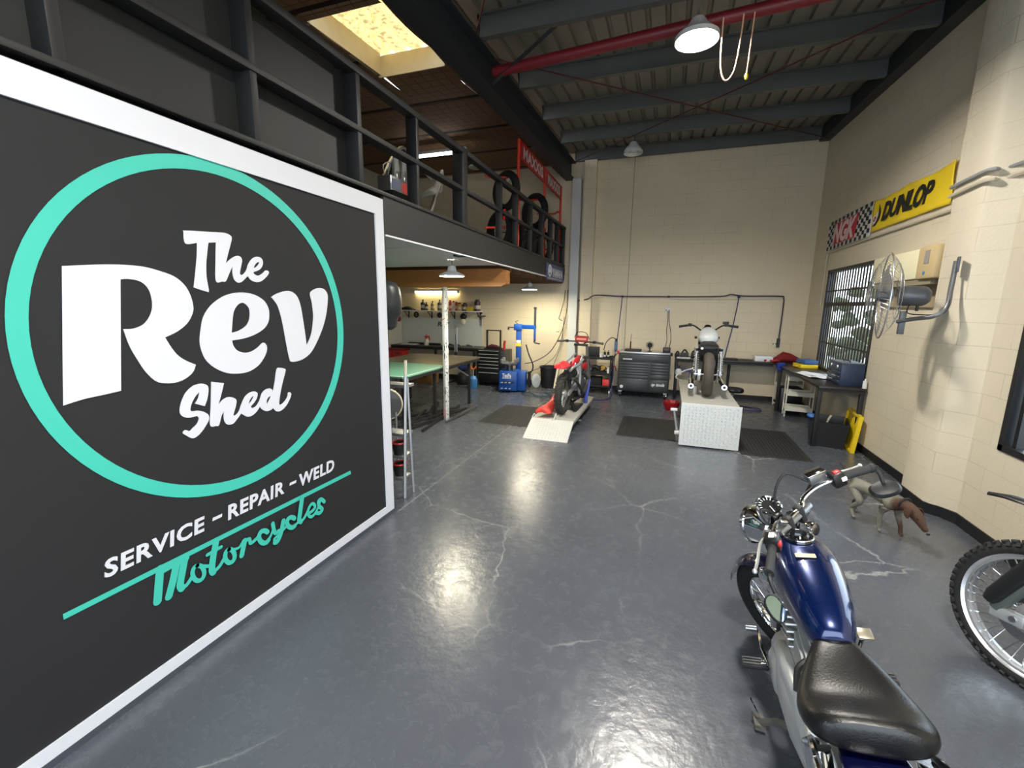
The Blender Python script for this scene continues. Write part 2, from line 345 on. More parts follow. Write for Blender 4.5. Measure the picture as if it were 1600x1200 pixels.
def ibeam(x, w, d, y0, y1, f=0.014):
    r = B()
    for dx0, dx1, z0, z1 in ((-w/2, w/2, 0, f), (-w/2, w/2, d-f, d), (-0.006, 0.006, f, d-f)):
        r.add([(x+dx, y, roof_z(y)-d+z) for y in (y0, y1) for dx, z in ((dx0, z0), (dx1, z0), (dx1, z1), (dx0, z1))], [(0, 1, 2, 3), (7, 6, 5, 4), (0, 4, 5, 1), (1, 5, 6, 2), (2, 6, 7, 3), (3, 7, 4, 0)])
    return r
STEELDK = pm('rafter_steel', (36, 40, 46), 0.55, var=0.1)
struct(ibeam(-2.23, 0.22, 0.36, YF, YB).build('roof_rafter', STEELDK, smooth=False), 'dark steel rafter above the mezzanine edge')
eb = B(); eb.add([(x, y, roof_z(y)+dz) for y in (YF, YB) for x, dz in ((2.44, -0.03), (2.6, -0.03), (2.6, 0.2), (2.44, 0.2))], [(0, 1, 2, 3), (7, 6, 5, 4), (0, 4, 5, 1), (1, 5, 6, 2), (2, 6, 7, 3), (3, 7, 4, 0)])
struct(eb.build('wall_plate', STEELDK, smooth=False), 'dark steel edge member on top of the side wall')
PURL = [-1.2, 0.1, 1.4, 2.65, 3.85, 4.88, 6.22, 7.45, 8.72, 10.08]
for y in PURL:
    z = roof_z(y); p = B()
    prof = [(0, 0), (0.075, 0), (0.075, 0.018), (0.073, 0.018), (0.073, 0.002), (0.002, 0.002), (0.002, 0.198), (-0.065, 0.198), (-0.065, 0.18), (-0.067, 0.18), (-0.067, 0.2), (0, 0.2)]
    p.prism([(-2.12, y+a, z+h) for a, h in prof], (0, 0, 0), (4.6, 0, 0)); struct(p.build('roof_purlin', GALV, smooth=False))
rc = B(); xs = []; x = -2.60
while x < 2.7: xs += [(x, 0), (x+0.10, 0), (x+0.115, 0.035), (x+0.145, 0.035), (x+0.16, 0)]; x += 0.205
prv = [(x, h) for x, h in xs]
rc.add([(x, y, roof_z(y)+0.2+h) for x, h in prv for y in (YF, YB+0.15)], [(2*i, 2*i+1, 2*i+3, 2*i+2) for i in range(len(prv)-1)])
struct(rc.build('ceiling', pm('roof_sheet', (128, 124, 116), 0.45, 0.3, var=0.16, scale=2.5), smooth=False), 'ribbed metal roof sheeting')
# insulation blanket above the mezzanine, opening for the skylight
im = pm('roof_insulation', (148, 116, 88), 0.8, var=0.08); N, L, b = nodes(im)
tcg = N.new('ShaderNodeTexCoord'); gb = N.new('ShaderNodeTexBrick'); gb.offset = 0.0; gb.inputs['Scale'].default_value = 1; gb.inputs['Brick Width'].default_value = 0.15; gb.inputs['Row Height'].default_value = 0.15; gb.inputs['Mortar Size'].default_value = 0.005
L.new(tcg.outputs['Object'], gb.inputs['Vector']); gm = N.new('ShaderNodeMix'); gm.data_type = 'RGBA'; gm.blend_type = 'MULTIPLY'; L.new(gb.outputs['Fac'], gm.inputs[0]); L.new(b.inputs['Base Color'].links[0].from_socket, gm.inputs[6]); gm.inputs[7].default_value = (0.45, 0.38, 0.34, 1); L.new(gm.outputs[2], b.inputs['Base Color'])
SKX0, SKX1, SKY0, SKY1 = -3.62, -2.72, 4.02, 5.22
ins = B()
def panel(x0, x1, y0, y1, dz=0.0):
    nn = 6; vs = []
    for j in range(nn+1):
        y = y0+(y1-y0)*j/nn
        for x in (x0, x1): vs.append((x, y, roof_z(y)+dz-0.035*math.sin(PI*j/nn)))
    ins.add(vs, [(2*j, 2*j+1, 2*j+3, 2*j+2) for j in range(nn)])
for a, c in zip([-2.0]+PURL, PURL+[10.2]):
    if a >= c-0.05: continue
    if a < SKY0+0.3 and c > SKY0+0.3 or (a < SKY1-0.1 and c > SKY0+0.1):
        panel(XP, SKX0, a, c); panel(SKX1, -2.345, a, c)
        if a < SKY0: panel(SKX0, SKX1, a, SKY0)
        if c > SKY1: panel(SKX0, SKX1, SKY1, c)
    else: panel(XP, -2.345, a, c)
struct(ins.build('insulated_ceiling', im), 'brown meshed insulation blanket above the mezzanine')
for y in PURL[1:]:
    if SKY0 < y < SKY1:
        struct(B().b2((XP, y-0.03, roof_z(y)-0.012), (SKX0-0.02, y+0.03, roof_z(y)+0.15)).build('dark_purlin', pm('dark_brown_steel', (40, 28, 24), 0.7)))
    else: struct(B().b2((XP, y-0.03, roof_z(y)-0.012), (-2.33, y+0.03, roof_z(y)+0.15)).build('dark_purlin', pm('dark_brown_steel', (40, 28, 24), 0.7)))
# skylight sheet
sm = pm('skylight_sheet', (240, 220, 160), 0.6, emit=(255, 228, 160), es=SKYLIGHT*0.16); N, L, b = nodes(sm)
tcs = N.new('ShaderNodeTexCoord'); sn = N.new('ShaderNodeTexNoise'); sn.inputs['Scale'].default_value = 16; sn.inputs['Detail'].default_value = 6; L.new(tcs.outputs['Object'], sn.inputs['Vector'])
sr = N.new('ShaderNodeMapRange'); sr.inputs[1].default_value = 0.52; sr.inputs[2].default_value = 0.62; sr.inputs[3].default_value = SKYLIGHT*0.16; sr.inputs[4].default_value = SKYLIGHT*0.075; L.new(sn.outputs['Fac'], sr.inputs[0]); L.new(sr.outputs[0], b.inputs['Emission Strength'])
sk = thing('skylight', 'yellowed translucent roof skylight with dirty ribs above the mezzanine', 'skylight', (0, 0, 0)); sk['kind'] = 'structure'
s = B(); pts = []; x = SKX0
while x < SKX1+0.02: pts += [(x, 0), (x+0.12, 0), (x+0.14, 0.04), (x+0.18, 0.04), (x+0.2, 0)]; x += 0.225
s.add([(min(x, SKX1), y, roof_z(y)+0.22+h) for x, h in pts for y in (SKY0-0.05, SKY1+0.05)], [(2*i, 2*i+1, 2*i+3, 2*i+2) for i in range(len(pts)-1)]); s.build('translucent_sheet', sm, sk, smooth=False)
fl = B(); FR = pm('skylight_flashing', (196, 186, 160), 0.5)
fl.add([(SKX0, SKY0, roof_z(SKY0)), (SKX0, SKY1, roof_z(SKY1)), (SKX0, SKY1, roof_z(SKY1)+0.24), (SKX0, SKY0, roof_z(SKY0)+0.24)], [(0, 1, 2, 3)])
fl.bar((SKX0-0.02, SKY0, roof_z(SKY0)-0.01), (SKX0-0.02, SKY1+0.05, roof_z(SKY1)-0.01), 0.05, 0.02); fl.bar((SKX0-0.03, SKY1, roof_z(SKY1)), (SKX1, SKY1, roof_z(SKY1)), 0.02, 0.10)
fl.add([(SKX0, SKY1, roof_z(SKY1)), (SKX1, SKY1, roof_z(SKY1)), (SKX1, SKY1, roof_z(SKY1)+0.2), (SKX0, SKY1, roof_z(SKY1)+0.2)], [(0, 1, 2, 3)])
fl.build('flashing', FR, sk, smooth=False)
# red pipe, bracing rods, knee brace
REDP = pm('red_oxide', (118, 26, 34), 0.45)
tag(B().cyl((-2.10, 5.25, 4.56), (2.55, 4.90, 4.62), 0.057, n=18).build('roof_pipe', REDP), 'thick red pipe crossing under the roof from the dark rafter to the side wall', 'pipe')
for a, c in (((-2.1, 5.3, 4.72), (2.5, 9.9, 4.92)), ((2.5, 5.3, 4.72), (-2.1, 9.9, 4.92)), ((-2.1, 4.75, 4.7), (0.6, 0.2, 4.5))):
    struct(B().cyl(a, c, 0.009, n=8).build('bracing_rod', pm('rod_oxide', (84, 30, 32), 0.5)))
struct(B().bar((-2.16, 5.3, 4.45), (-1.15, 4.90, 4.80), 0.05, 0.006).build('knee_brace', STEELDK), 'steel knee brace beside the red pipe')
# white steel column at the back, painted downpipe beside it
struct(B().b2((-2.14, 9.98, 0), (-1.95, 10.16, 4.62)).build('column', pm('column_white', (206, 208, 206), 0.45, var=0.03)), 'white steel column at the mezzanine corner')
struct(B().b2((-1.90, 10.04, 0), (-1.64, 10.2, 4.98)).build('trim_2', WALLX), 'blockwork pier')
for x in (-0.87,): struct(B().b2((x-0.008, YB-0.004, 0.1), (x+0.008, YB+0.01, 5.0)).build('trim_3', pm('joint_sealant', (170, 158, 130), 0.7)))
# outside: paving and a hedge seen through the windows
struct(B().b2((XR+0.3, -2, -0.3), (22, 40, -0.2)).build('outside_paving', pm('paving', (150, 148, 140), 0.8)), 'paved yard outside the windows')
struct(B().b2((-8, -14, -0.2), (8, YF, -0.02)).build('outside_apron', pm('apron_concrete', (176, 176, 172), 0.8)), 'concrete apron in front of the roller door')
hb = B()
for k in range(55):
    hb.ell((6.0+random.random()*2.5, 16+random.random()*9, 0.1+random.random()*2.6), (0.15+0.2*random.random(), 0.15+0.2*random.random(), 0.12+0.15*random.random()), 7, 5)
o = hb.build('hedge', pm('foliage', (72, 80, 52), 0.8, var=0.6, scale=9, bump=1.0, bscale=20)); tag(o, 'green hedge outside the barred window', 'hedge', kind='stuff')
# windows
def pane_mat():
    m = bpy.data.materials.new('window_glass'); m.use_nodes = True; nt = m.node_tree; nt.nodes.clear()
    o = nt.nodes.new('ShaderNodeOutputMaterial'); t = nt.nodes.new('ShaderNodeBsdfTransparent'); g = nt.nodes.new('ShaderNodeBsdfGlossy'); x = nt.nodes.new('ShaderNodeMixShader')
    t.inputs[0].default_value = (0.93, 0.95, 0.95, 1); g.inputs['Roughness'].default_value = 0.02
    x.inputs[0].default_value = 0.07; nt.links.new(t.outputs[0], x.inputs[1]); nt.links.new(g.outputs[0], x.inputs[2]); nt.links.new(x.outputs[0], o.inputs[0]); return m
GLASS = pane_mat()
def window(name, y0, y1, z0, z1, rails, label):
    f = B(); t = 0.05
    f.b2((XR-0.01, y0, z0), (XR+0.09, y0+t, z1)); f.b2((XR-0.01, y1-t, z0), (XR+0.09, y1, z1)); f.b2((XR-0.01, y0, z0), (XR+0.09, y1, z0+t)); f.b2((XR-0.01, y0, z1-t), (XR+0.09, y1, z1))
    for z in rails: f.b2((XR+0.03, y0, z-0.03), (XR+0.09, y1, z+0.03))
    r = f.build(name, pm('window_frame_black', (24, 25, 28), 0.4)); r['kind'] = 'structure'; r['label'] = label
    B().b2((XR+0.06, y0+t, z0+t), (XR+0.066, y1-t, z1-t)).build('window_pane', GLASS, r)
    return r
w1 = window('window_1', *W1, (1.98,), 'black framed window with a barred grille behind the fan')
gr = B(); y = W1[0]+0.09
while y < W1[1]-0.06: gr.b2((XR+0.015, y, W1[2]+0.05), (XR+0.021, y+0.055, W1[3]-0.05)); y += 0.104
for z in (1.33, 2.2): gr.b2((XR-0.008, W1[0]+0.05, z-0.014), (XR+0.0, W1[1]-0.05, z+0.014))
gr.b2((XR-0.012, W1[0]+0.04, 1.955), (XR-0.002, W1[1]-0.04, 2.0))
gr.build('window_grille', pm('grille_steel', (34, 34, 38), 0.45), w1)
w2 = window('window_2', *W2, (), 'black framed side window near the camera')
B().b2((XR+0.02, 4.36, W2[2]+0.05), (XR+0.07, 4.40, W2[3]-0.05)).build('window_mullion', pm('window_frame_black', (24, 25, 28), 0.4), w2)
LOOPS = {
'The': [[(1.582,2.233),(1.589,2.24),(1.717,2.253),(1.795,2.26),(1.829,2.252),(1.837,2.237),(1.823,2.196),(1.805,2.15),(1.788,2.101,1),(1.819,2.128),(1.854,2.147),(1.879,2.145),(1.887,2.125),(1.874,2.083),(1.867,2.052),(1.882,2.048),(1.908,2.074),(1.925,2.11),(1.953,2.142),(1.987,2.157),(2.016,2.149),(2.023,2.123),(2.006,2.093),(1.978,2.076),(1.954,2.068),(1.961,2.055),(1.985,2.05),(2.014,2.065),(2.035,2.082),(2.053,2.082),(2.058,2.069),(2.036,2.044),(2,2.019),(1.967,2.012),(1.932,2.022),(1.914,2.044,1),(1.892,2.024),(1.869,2.007),(1.847,2.004),(1.828,2.02),(1.822,2.053),(1.826,2.09,1),(1.803,2.052),(1.778,2.008),(1.757,2.004),(1.722,2.007),(1.733,2.118),(1.744,2.204,1),(1.702,2.197,1),(1.689,2.141),(1.677,2.078),(1.673,2.015),(1.677,1.953),(1.664,1.949),(1.605,1.966),(1.603,1.976),(1.617,2.039),(1.634,2.122),(1.643,2.189,1),(1.585,2.178)],[(1.957,2.09,1),(1.976,2.099),(1.993,2.116),(1.998,2.128),(1.983,2.123),(1.968,2.11)]],
'R': [[(1.092,2.029,1),(1.158,2.038),(1.229,2.047),(1.304,2.052),(1.385,2.05),(1.459,2.034),(1.514,2.014),(1.555,1.978),(1.578,1.932),(1.587,1.875),(1.579,1.837),(1.548,1.79),(1.495,1.751),(1.436,1.726,1),(1.459,1.675),(1.484,1.635),(1.52,1.604),(1.566,1.578,1),(1.548,1.543),(1.51,1.516),(1.465,1.503),(1.418,1.505),(1.374,1.521),(1.338,1.566),(1.311,1.623),(1.284,1.696),(1.269,1.773,1),(1.309,1.774),(1.353,1.793),(1.385,1.834),(1.399,1.88),(1.397,1.933),(1.382,1.967),(1.356,1.986),(1.316,1.992),(1.285,1.989,1),(1.226,1.503,1),(1.158,1.497),(1.091,1.492),(1.023,1.479,1)]],
'e': [[(1.779,1.687,1),(1.857,1.694),(1.931,1.713),(1.991,1.743),(2.024,1.779),(2.036,1.824),(2.033,1.865),(2.008,1.906),(1.954,1.937),(1.884,1.95),(1.816,1.945),(1.749,1.924),(1.682,1.88),(1.635,1.823),(1.613,1.76),(1.6,1.696),(1.604,1.646),(1.623,1.593),(1.667,1.547),(1.727,1.513),(1.792,1.499),(1.863,1.501),(1.931,1.529),(1.979,1.577),(1.999,1.617),(1.996,1.647),(1.973,1.659),(1.932,1.632),(1.884,1.613),(1.839,1.614),(1.802,1.631),(1.783,1.66)],[(1.781,1.729,1),(1.827,1.739),(1.873,1.764),(1.896,1.795),(1.905,1.834),(1.902,1.865),(1.882,1.887),(1.861,1.893),(1.834,1.881),(1.809,1.85),(1.797,1.813),(1.788,1.767)]],
'v': [[(2.061,1.929,1),(2.101,1.949),(2.165,1.967),(2.219,1.965),(2.261,1.935),(2.284,1.874),(2.298,1.765),(2.307,1.673),(2.31,1.617,1),(2.349,1.67),(2.374,1.735),(2.388,1.818),(2.383,1.901),(2.372,1.956),(2.396,1.98),(2.448,1.997),(2.499,1.993),(2.53,1.965),(2.533,1.922),(2.511,1.826),(2.47,1.731),(2.409,1.638),(2.346,1.567),(2.282,1.532),(2.222,1.52),(2.177,1.522),(2.162,1.54),(2.148,1.622),(2.136,1.719),(2.123,1.805),(2.104,1.873),(2.082,1.907)]],
'S': [[(1.587,1.355,1),(1.604,1.389),(1.616,1.432),(1.615,1.458),(1.597,1.472),(1.572,1.477),(1.538,1.471),(1.502,1.446),(1.477,1.408),(1.462,1.368),(1.463,1.34),(1.481,1.32),(1.51,1.312),(1.541,1.312),(1.549,1.302),(1.548,1.291),(1.536,1.271),(1.513,1.255),(1.496,1.244),(1.482,1.252),(1.471,1.254),(1.462,1.243),(1.476,1.227),(1.504,1.203),(1.529,1.206),(1.556,1.224),(1.581,1.25),(1.601,1.278),(1.601,1.304),(1.58,1.325),(1.55,1.339),(1.523,1.342),(1.512,1.351),(1.521,1.38),(1.543,1.413),(1.568,1.436,1),(1.558,1.404),(1.539,1.379,1)]],
'hed': [[(1.637,1.477,1),(1.706,1.459,1),(1.691,1.418),(1.671,1.368),(1.661,1.344,1),(1.685,1.366),(1.714,1.377),(1.746,1.371),(1.768,1.352),(1.763,1.322),(1.747,1.284),(1.742,1.268),(1.757,1.268),(1.777,1.284),(1.796,1.319),(1.823,1.359),(1.856,1.378),(1.888,1.379),(1.907,1.365),(1.9,1.337),(1.877,1.312),(1.855,1.295),(1.866,1.284),(1.891,1.291),(1.916,1.319),(1.935,1.356),(1.962,1.376),(1.997,1.378),(2.017,1.359,1),(2.036,1.416),(2.057,1.489),(2.084,1.494),(2.12,1.482),(2.121,1.465),(2.093,1.399),(2.069,1.334),(2.054,1.275),(2.061,1.262),(2.09,1.272),(2.121,1.301),(2.128,1.325),(2.143,1.327),(2.153,1.311),(2.133,1.275),(2.101,1.242),(2.062,1.223),(2.03,1.226),(2.006,1.253,1),(1.988,1.244),(1.957,1.244),(1.929,1.261),(1.915,1.282,1),(1.892,1.258),(1.858,1.24),(1.826,1.241),(1.797,1.262),(1.791,1.27,1),(1.765,1.245),(1.737,1.223),(1.711,1.222),(1.692,1.235),(1.684,1.264),(1.689,1.304,1),(1.672,1.281),(1.653,1.235),(1.636,1.234),(1.605,1.247),(1.619,1.346)],[(1.841,1.309,1),(1.858,1.323),(1.872,1.339),(1.879,1.354),(1.865,1.347),(1.851,1.332)],[(1.966,1.288),(1.981,1.304),(1.997,1.329),(1.979,1.325),(1.966,1.309)]],
}
STROKES = [(0.039,[(1.278,0.601),(1.262,0.52),(1.247,0.443)]),
(0.037,[(1.286,0.588),(1.345,0.591)]),
(0.037,[(1.356,0.596),(1.33,0.515),(1.298,0.435)]),
(0.034,[(1.338,0.587),(1.4,0.586)]),
(0.037,[(1.393,0.586),(1.368,0.506),(1.356,0.463),(1.362,0.439)]),
(0.021,[(1.358,0.441),(1.386,0.443),(1.418,0.471)]),
(0.023,[(1.45,0.515),(1.438,0.516),(1.429,0.51),(1.423,0.498),(1.421,0.482),(1.423,0.464),(1.429,0.447),(1.439,0.434),(1.45,0.427),(1.461,0.426),(1.471,0.432),(1.478,0.444),(1.48,0.461),(1.477,0.479),(1.471,0.495),(1.461,0.508),(1.45,0.515)]),
(0.018,[(1.47,0.5),(1.505,0.478)]),
(0.037,[(1.564,0.599),(1.537,0.518),(1.522,0.451),(1.527,0.428)]),
(0.020,[(1.507,0.545),(1.585,0.548)]),
(0.021,[(1.527,0.428),(1.565,0.443),(1.597,0.475)]),
(0.026,[(1.628,0.509),(1.617,0.509),(1.609,0.503),(1.603,0.492),(1.601,0.477),(1.603,0.46),(1.609,0.445),(1.618,0.433),(1.629,0.427),(1.64,0.426),(1.649,0.432),(1.655,0.443),(1.657,0.459),(1.654,0.475),(1.648,0.491),(1.639,0.502),(1.628,0.509)]),
(0.016,[(1.648,0.497),(1.688,0.488),(1.722,0.517)]),
(0.032,[(1.728,0.51),(1.712,0.468),(1.699,0.431)]),
(0.022,[(1.72,0.504),(1.756,0.506),(1.763,0.474),(1.801,0.482),(1.82,0.493)]),
(0.030,[(1.881,0.485),(1.871,0.498),(1.86,0.506),(1.847,0.51),(1.836,0.509),(1.828,0.502),(1.822,0.492),(1.821,0.478),(1.824,0.463),(1.83,0.449),(1.84,0.436),(1.851,0.427),(1.864,0.423),(1.875,0.424),(1.884,0.431)]),
(0.018,[(1.883,0.431),(1.914,0.465),(1.931,0.508)]),
(0.027,[(1.924,0.522),(1.928,0.48),(1.937,0.45),(1.962,0.452)]),
(0.033,[(2.004,0.501),(1.976,0.426),(1.947,0.389),(1.927,0.392)]),
(0.018,[(1.927,0.392),(1.925,0.415),(1.959,0.427),(2.016,0.45)]),
(0.031,[(2.091,0.476),(2.081,0.487),(2.069,0.495),(2.058,0.499),(2.047,0.498),(2.038,0.494),(2.032,0.485),(2.03,0.474),(2.032,0.461),(2.037,0.449),(2.046,0.437),(2.057,0.428),(2.069,0.422),(2.08,0.421),(2.09,0.424)]),
(0.018,[(2.09,0.424),(2.127,0.441)]),
(0.036,[(2.166,0.587),(2.141,0.497),(2.129,0.448),(2.142,0.428)]),
(0.021,[(2.142,0.428),(2.173,0.442),(2.205,0.475)]),
(0.023,[(2.211,0.456),(2.242,0.458),(2.272,0.472),(2.266,0.499),(2.245,0.511),(2.218,0.493),(2.206,0.463),(2.216,0.434),(2.239,0.419),(2.265,0.427)]),
(0.020,[(2.265,0.427),(2.298,0.456),(2.322,0.495)]),
(0.028,[(2.362,0.477),(2.333,0.508),(2.307,0.501),(2.313,0.462),(2.337,0.43),(2.314,0.412),(2.28,0.428)])]
# ================================================================ lamps
def lens(name, col, es):
    return pm(name, (250, 250, 245), 0.4, emit=col, es=es, var=0.0)
def bay_lamp(loc, lit, label, r=0.2):
    t = thing('high_bay_lamp', label, 'lamp', loc, group=None)
    B().lathe([(0.02, 0.20), (0.06, 0.19), (0.09, 0.14), (0.13, 0.10), (r, 0.04), (r, 0.0), (r-0.006, 0.0), (0.138, 0.062), (0.02, 0.09)], n=32).build('lamp_housing', pm('lamp_casing', (214, 214, 212), 0.35), t)
    B().cyl((0, 0, 0.054), (0, 0, 0.061), 0.136, n=32).build('lamp_lens', lens('bay_lens_lit', (255, 249, 238), LAMP_BAY*6.6) if lit else pm('lens_off', (220, 218, 205), 0.2), t)
    h = B().tube([(0, 0, 0.19), (0, 0, 0.26)], 0.012); h.torus((0, 0, 0.28), (0, 1, 0), 0.025, 0.006, 14, 6); h.build('hook', STEEL, t)
    return t
bay_lamp((0.08, 5.0, 4.40), True, 'lit round high bay lamp glowing under the red roof pipe')
bay_lamp((-0.8, 8.88, 4.66), False, 'unlit round high bay lamp near the end wall', 0.17)
bay_lamp((0.3, 0.4, 4.25), True, 'assumed lit round high bay lamp, unseen above the camera')  # unseen lamp, assumed as one more of the grid to light the front
def pendant(loc, label, r=0.17, es=1.0, z=0.0):
    t = thing('pendant_lamp', label, 'lamp', loc)
    B().lathe([(0.02, 0.14), (0.05, 0.13), (0.06, 0.07), (r, 0.02), (r, 0.0), (r-0.008, 0.0), (0.05, 0.05)], n=28).build('lamp_shade', WHITE, t)
    B().cyl((0, 0, 0.002), (0, 0, 0.012), r-0.01, n=28).build('lamp_lens', lens('pendant_lens', (255, 246, 215), LAMP_PEND) if es > 0.1 else pm('lens_off', (220, 218, 205), 0.2), t)
    B().tube([(0, 0, 0.13), (0.0, 0, 0.15+z)], 0.004, 6).build('cord', BLACK, t)
    return t
pendant((-2.72, 5.34, 2.26), 'lit round pendant lamp in front of the pine beam', z=0.06)
pendant((-2.78, 9.02, 2.22), 'lit round pendant lamp below the joists near the end wall', z=0.24, es=0.8)
pendant((-3.99, 9.0, 4.72), 'small round ceiling lamp above the mezzanine', 0.16, 0.001)
TUBE = lens('tube_light', (255, 253, 244), LAMP_TUBE*0.28); TUBEY = lens('tube_light_warm', (255, 240, 180), LAMP_TUBE*0.42)
def batten(loc, rz, L, m, label):
    t = thing('tube_lamp', label, 'lamp', loc, rz)
    B().box((0, 0, 0.045), (L, 0.07, 0.05), None, 0.008).build('lamp_base', WHITE, t)
    B().cyl((-L/2+0.05, 0, 0), (L/2-0.05, 0, 0), 0.026, n=14).build('lamp_tube', m, t)
    for x in (-L/2+0.025, L/2-0.025): B().box((x, 0, 0.01), (0.05, 0.06, 0.07), None, 0.006).build('end_cap', pm('tube_cap', (190, 190, 188), 0.5), t)
    return t
batten((-5.62, 10.13, 2.20), 0, 1.3, TUBEY, 'glowing fluorescent tube on the wall over the bottle shelf')
batten((-4.22, 7.75, 4.62), 0.0, 1.2, TUBE, 'glowing fluorescent tube under the mezzanine roof')
# ================================================================ painted mural on the partition wall
TEAL = pm('teal_paint', (62, 186, 168), 0.55, var=0.03); MWHITE = pm('mural_white', (212, 214, 222), 0.55, var=0.02)
mu = thing('wall_mural', 'round Rev Shed mural with teal ring and white lettering on the black partition', 'mural', (XL, 0, 0))
MY = basis((0, 0, 0), (0, 1, 0), (0, 0, 1))      # (y, z) on the wall, normal +X
bo = B(); bo.b2((0, 0.60, 2.605), (0.012, 3.215, 2.735)); bo.b2((0, 3.108, 0.036), (0.012, 3.215, 2.605)); bo.b2((0, 0.40, 0.036), (0.012, 3.108, 0.098))
bo.build('border', MWHITE, mu, smooth=False)
rg = B(); n = 96
def ringp(R, k): t = 2*PI*k/n; return (1.787+R*math.cos(t), 1.723+R*math.sin(t))
vs = []; fs = []
for k in range(n):
    for R in (0.826, 0.889):
        y, z = ringp(R, k); vs.append((0.003, y, z))
    k2 = (k+1) % n; fs.append((2*k, 2*k+1, 2*k2+1, 2*k2))
rg.add(vs, fs); rg.build('ring', TEAL, mu)
for w_, keys in (('The', ['The']), ('Rev', ['R', 'e', 'v']), ('Shed', ['S', 'hed'])):
    for k in keys: flat_curve(LOOPS[k], TR(0.003, 0, 0) @ MY, 0.003, 'letter' if len(k) == 1 else 'lettering', MWHITE, mu)
for s_, y0, z0, y1, h in (('SERVICE', 1.062, 0.683, 1.518, 0.084), ('REPAIR', 1.645, 0.678, 2.035, 0.086), ('WELD', 2.166, 0.668, 2.496, 0.088)):
    text(s_, TR(0.003, y0, z0) @ MY, 0.1, 'lettering', MWHITE, mu, 0.003, shear=0.14, bold=0.0028, width=y1-y0, height=h, space=1.10)
for y0, z0 in ((1.556, 0.716), (2.08, 0.711)):
    B().add([(0.004, y0, z0), (0.004, y0+0.055, z0), (0.004, y0+0.06, z0+0.018), (0.004, y0+0.005, z0+0.018)], [(0, 1, 2, 3)]).build('dash', MWHITE, mu)
B().add([(0.0035, 0.908, 0.595), (0.0035, 2.672, 0.572), (0.0035, 2.666, 0.602), (0.0035, 0.908, 0.621)], [(0, 1, 2, 3)]).build('underline', TEAL, mu)
scr = B(); lay = 0
for wd, pts in STROKES:
    P = catmull([(p[0], p[1], 0) for p in pts], 5) if len(pts) > 2 else [Vector((p[0], p[1], 0)) for p in pts]
    lay += 1; xo = 0.0036+0.0004*lay; vs = []; fs = []; m = len(P)
    for i, p in enumerate(P):
        d = P[min(i+1, m-1)]-P[max(i-1, 0)]; d.normalize(); nn = Vector((-d.y, d.x, 0))*wd/2
        for q in (p-nn, p+nn): vs.append((xo, q.x, q.y))
    fs = [(2*i, 2*i+1, 2*i+3, 2*i+2) for i in range(m-1)]; scr.add(vs, fs)
    for p in (P[0], P[-1]):
        scr.add([(xo+0.00018, p.x+wd/2*math.cos(t*PI/6), p.y+wd/2*math.sin(t*PI/6)) for t in range(12)], [tuple(range(12))])
scr.build('script_lettering', TEAL, mu, smooth=False)
B().cyl((0, 1.21, 1.855), (0.004, 1.21, 1.855), 0.008, n=10).build('screw_head', STEEL, mu)
# ================================================================ mezzanine balustrade
RAILM = pm('balustrade_paint', (28, 28, 29), 0.55, var=0.06)
ra = thing('balustrade', 'charcoal timber balustrade along the mezzanine edge', 'railing', (XL, 0, 2.74))
def post(y, w=0.045, d=0.11, top=0.84, z0=0.03, xo=-0.055): B().box((xo, y, (z0+top)/2), (d, w, top-z0), None, 0.004).build('post', RAILM, ra)
for y in (-0.4, 0.4, 1.19, 2.07): post(y, d=0.13, xo=-0.065)
post(2.98, 0.05, d=0.13, xo=-0.065); post(3.80); post(6.02, 0.04, 0.09); post(6.72, 0.04, 0.09); post(7.48, 0.04, 0.09); post(8.22, 0.05, 0.10); post(8.85, 0.04, 0.09); post(9.42, 0.04, 0.09); post(9.98, 0.05, 0.10)
B().box((-0.07, 4.82, 0.30), (0.13, 0.13, 1.18), None, 0.004).build('main_post', RAILM, ra)
def rail(z, y0, y1, h=0.045, d=0.07, xo=-0.04): B().box((xo, (y0+y1)/2, z), (d, y1-y0, h), None, 0.004).build('rail', RAILM, ra)
rail(0.84, -1.9, 4.76, 0.05, 0.1); rail(0.44, -1.9, 4.76, 0.04, 0.1); rail(0.85, 4.88, 10.03, 0.05, 0.09); rail(0.45, 4.88, 10.03, 0.045, 0.06); rail(0.045, -1.9, 10.0, 0.03, 0.11)
B().b2((-0.135, -1.9, 0.03), (-0.118, 2.96, 0.83)).build('backing_board', pm('backing_board', (30, 31, 31), 0.6), ra)
# sign on the fascia
ys = thing('wall_sign', 'small blue and white maker sign on the fascia near the white column', 'sign', (XL+0.002, 0, 0))
SGN = pm('sign_blue', (72, 76, 122), 0.4); SGW = pm('sign_white', (222, 222, 226), 0.45)
B().b2((0, 8.43, 2.405), (0.012, 9.90, 2.715)).build('sign_panel', SGN, ys)
YM = lambda y, z: TR(0.0125, y, z) @ MY
text('YAMAHA', YM(8.86, 2.475), 0.1, 'lettering', SGW, ys, 0.002, bold=0.003, width=0.95, height=0.17)
text('GENUINE PARTS', YM(8.52, 2.425), 0.1, 'small_lettering', SGW, ys, 0.002, width=1.3, height=0.028)
em = B(); em.torus((0.014, 8.66, 2.58), (1, 0, 0), 0.105, 0.013, 28, 4)
for a in (90, 210, 330): em.bar((0.014, 8.66, 2.58), (0.014, 8.66+0.1*math.cos(math.radians(a)), 2.58+0.1*math.sin(math.radians(a))), 0.004, 0.022, roll=(1, 0, 0))
em.torus((0.014, 8.66, 2.58), (1, 0, 0), 0.03, 0.008, 16, 4); em.build('emblem', SGW, ys)
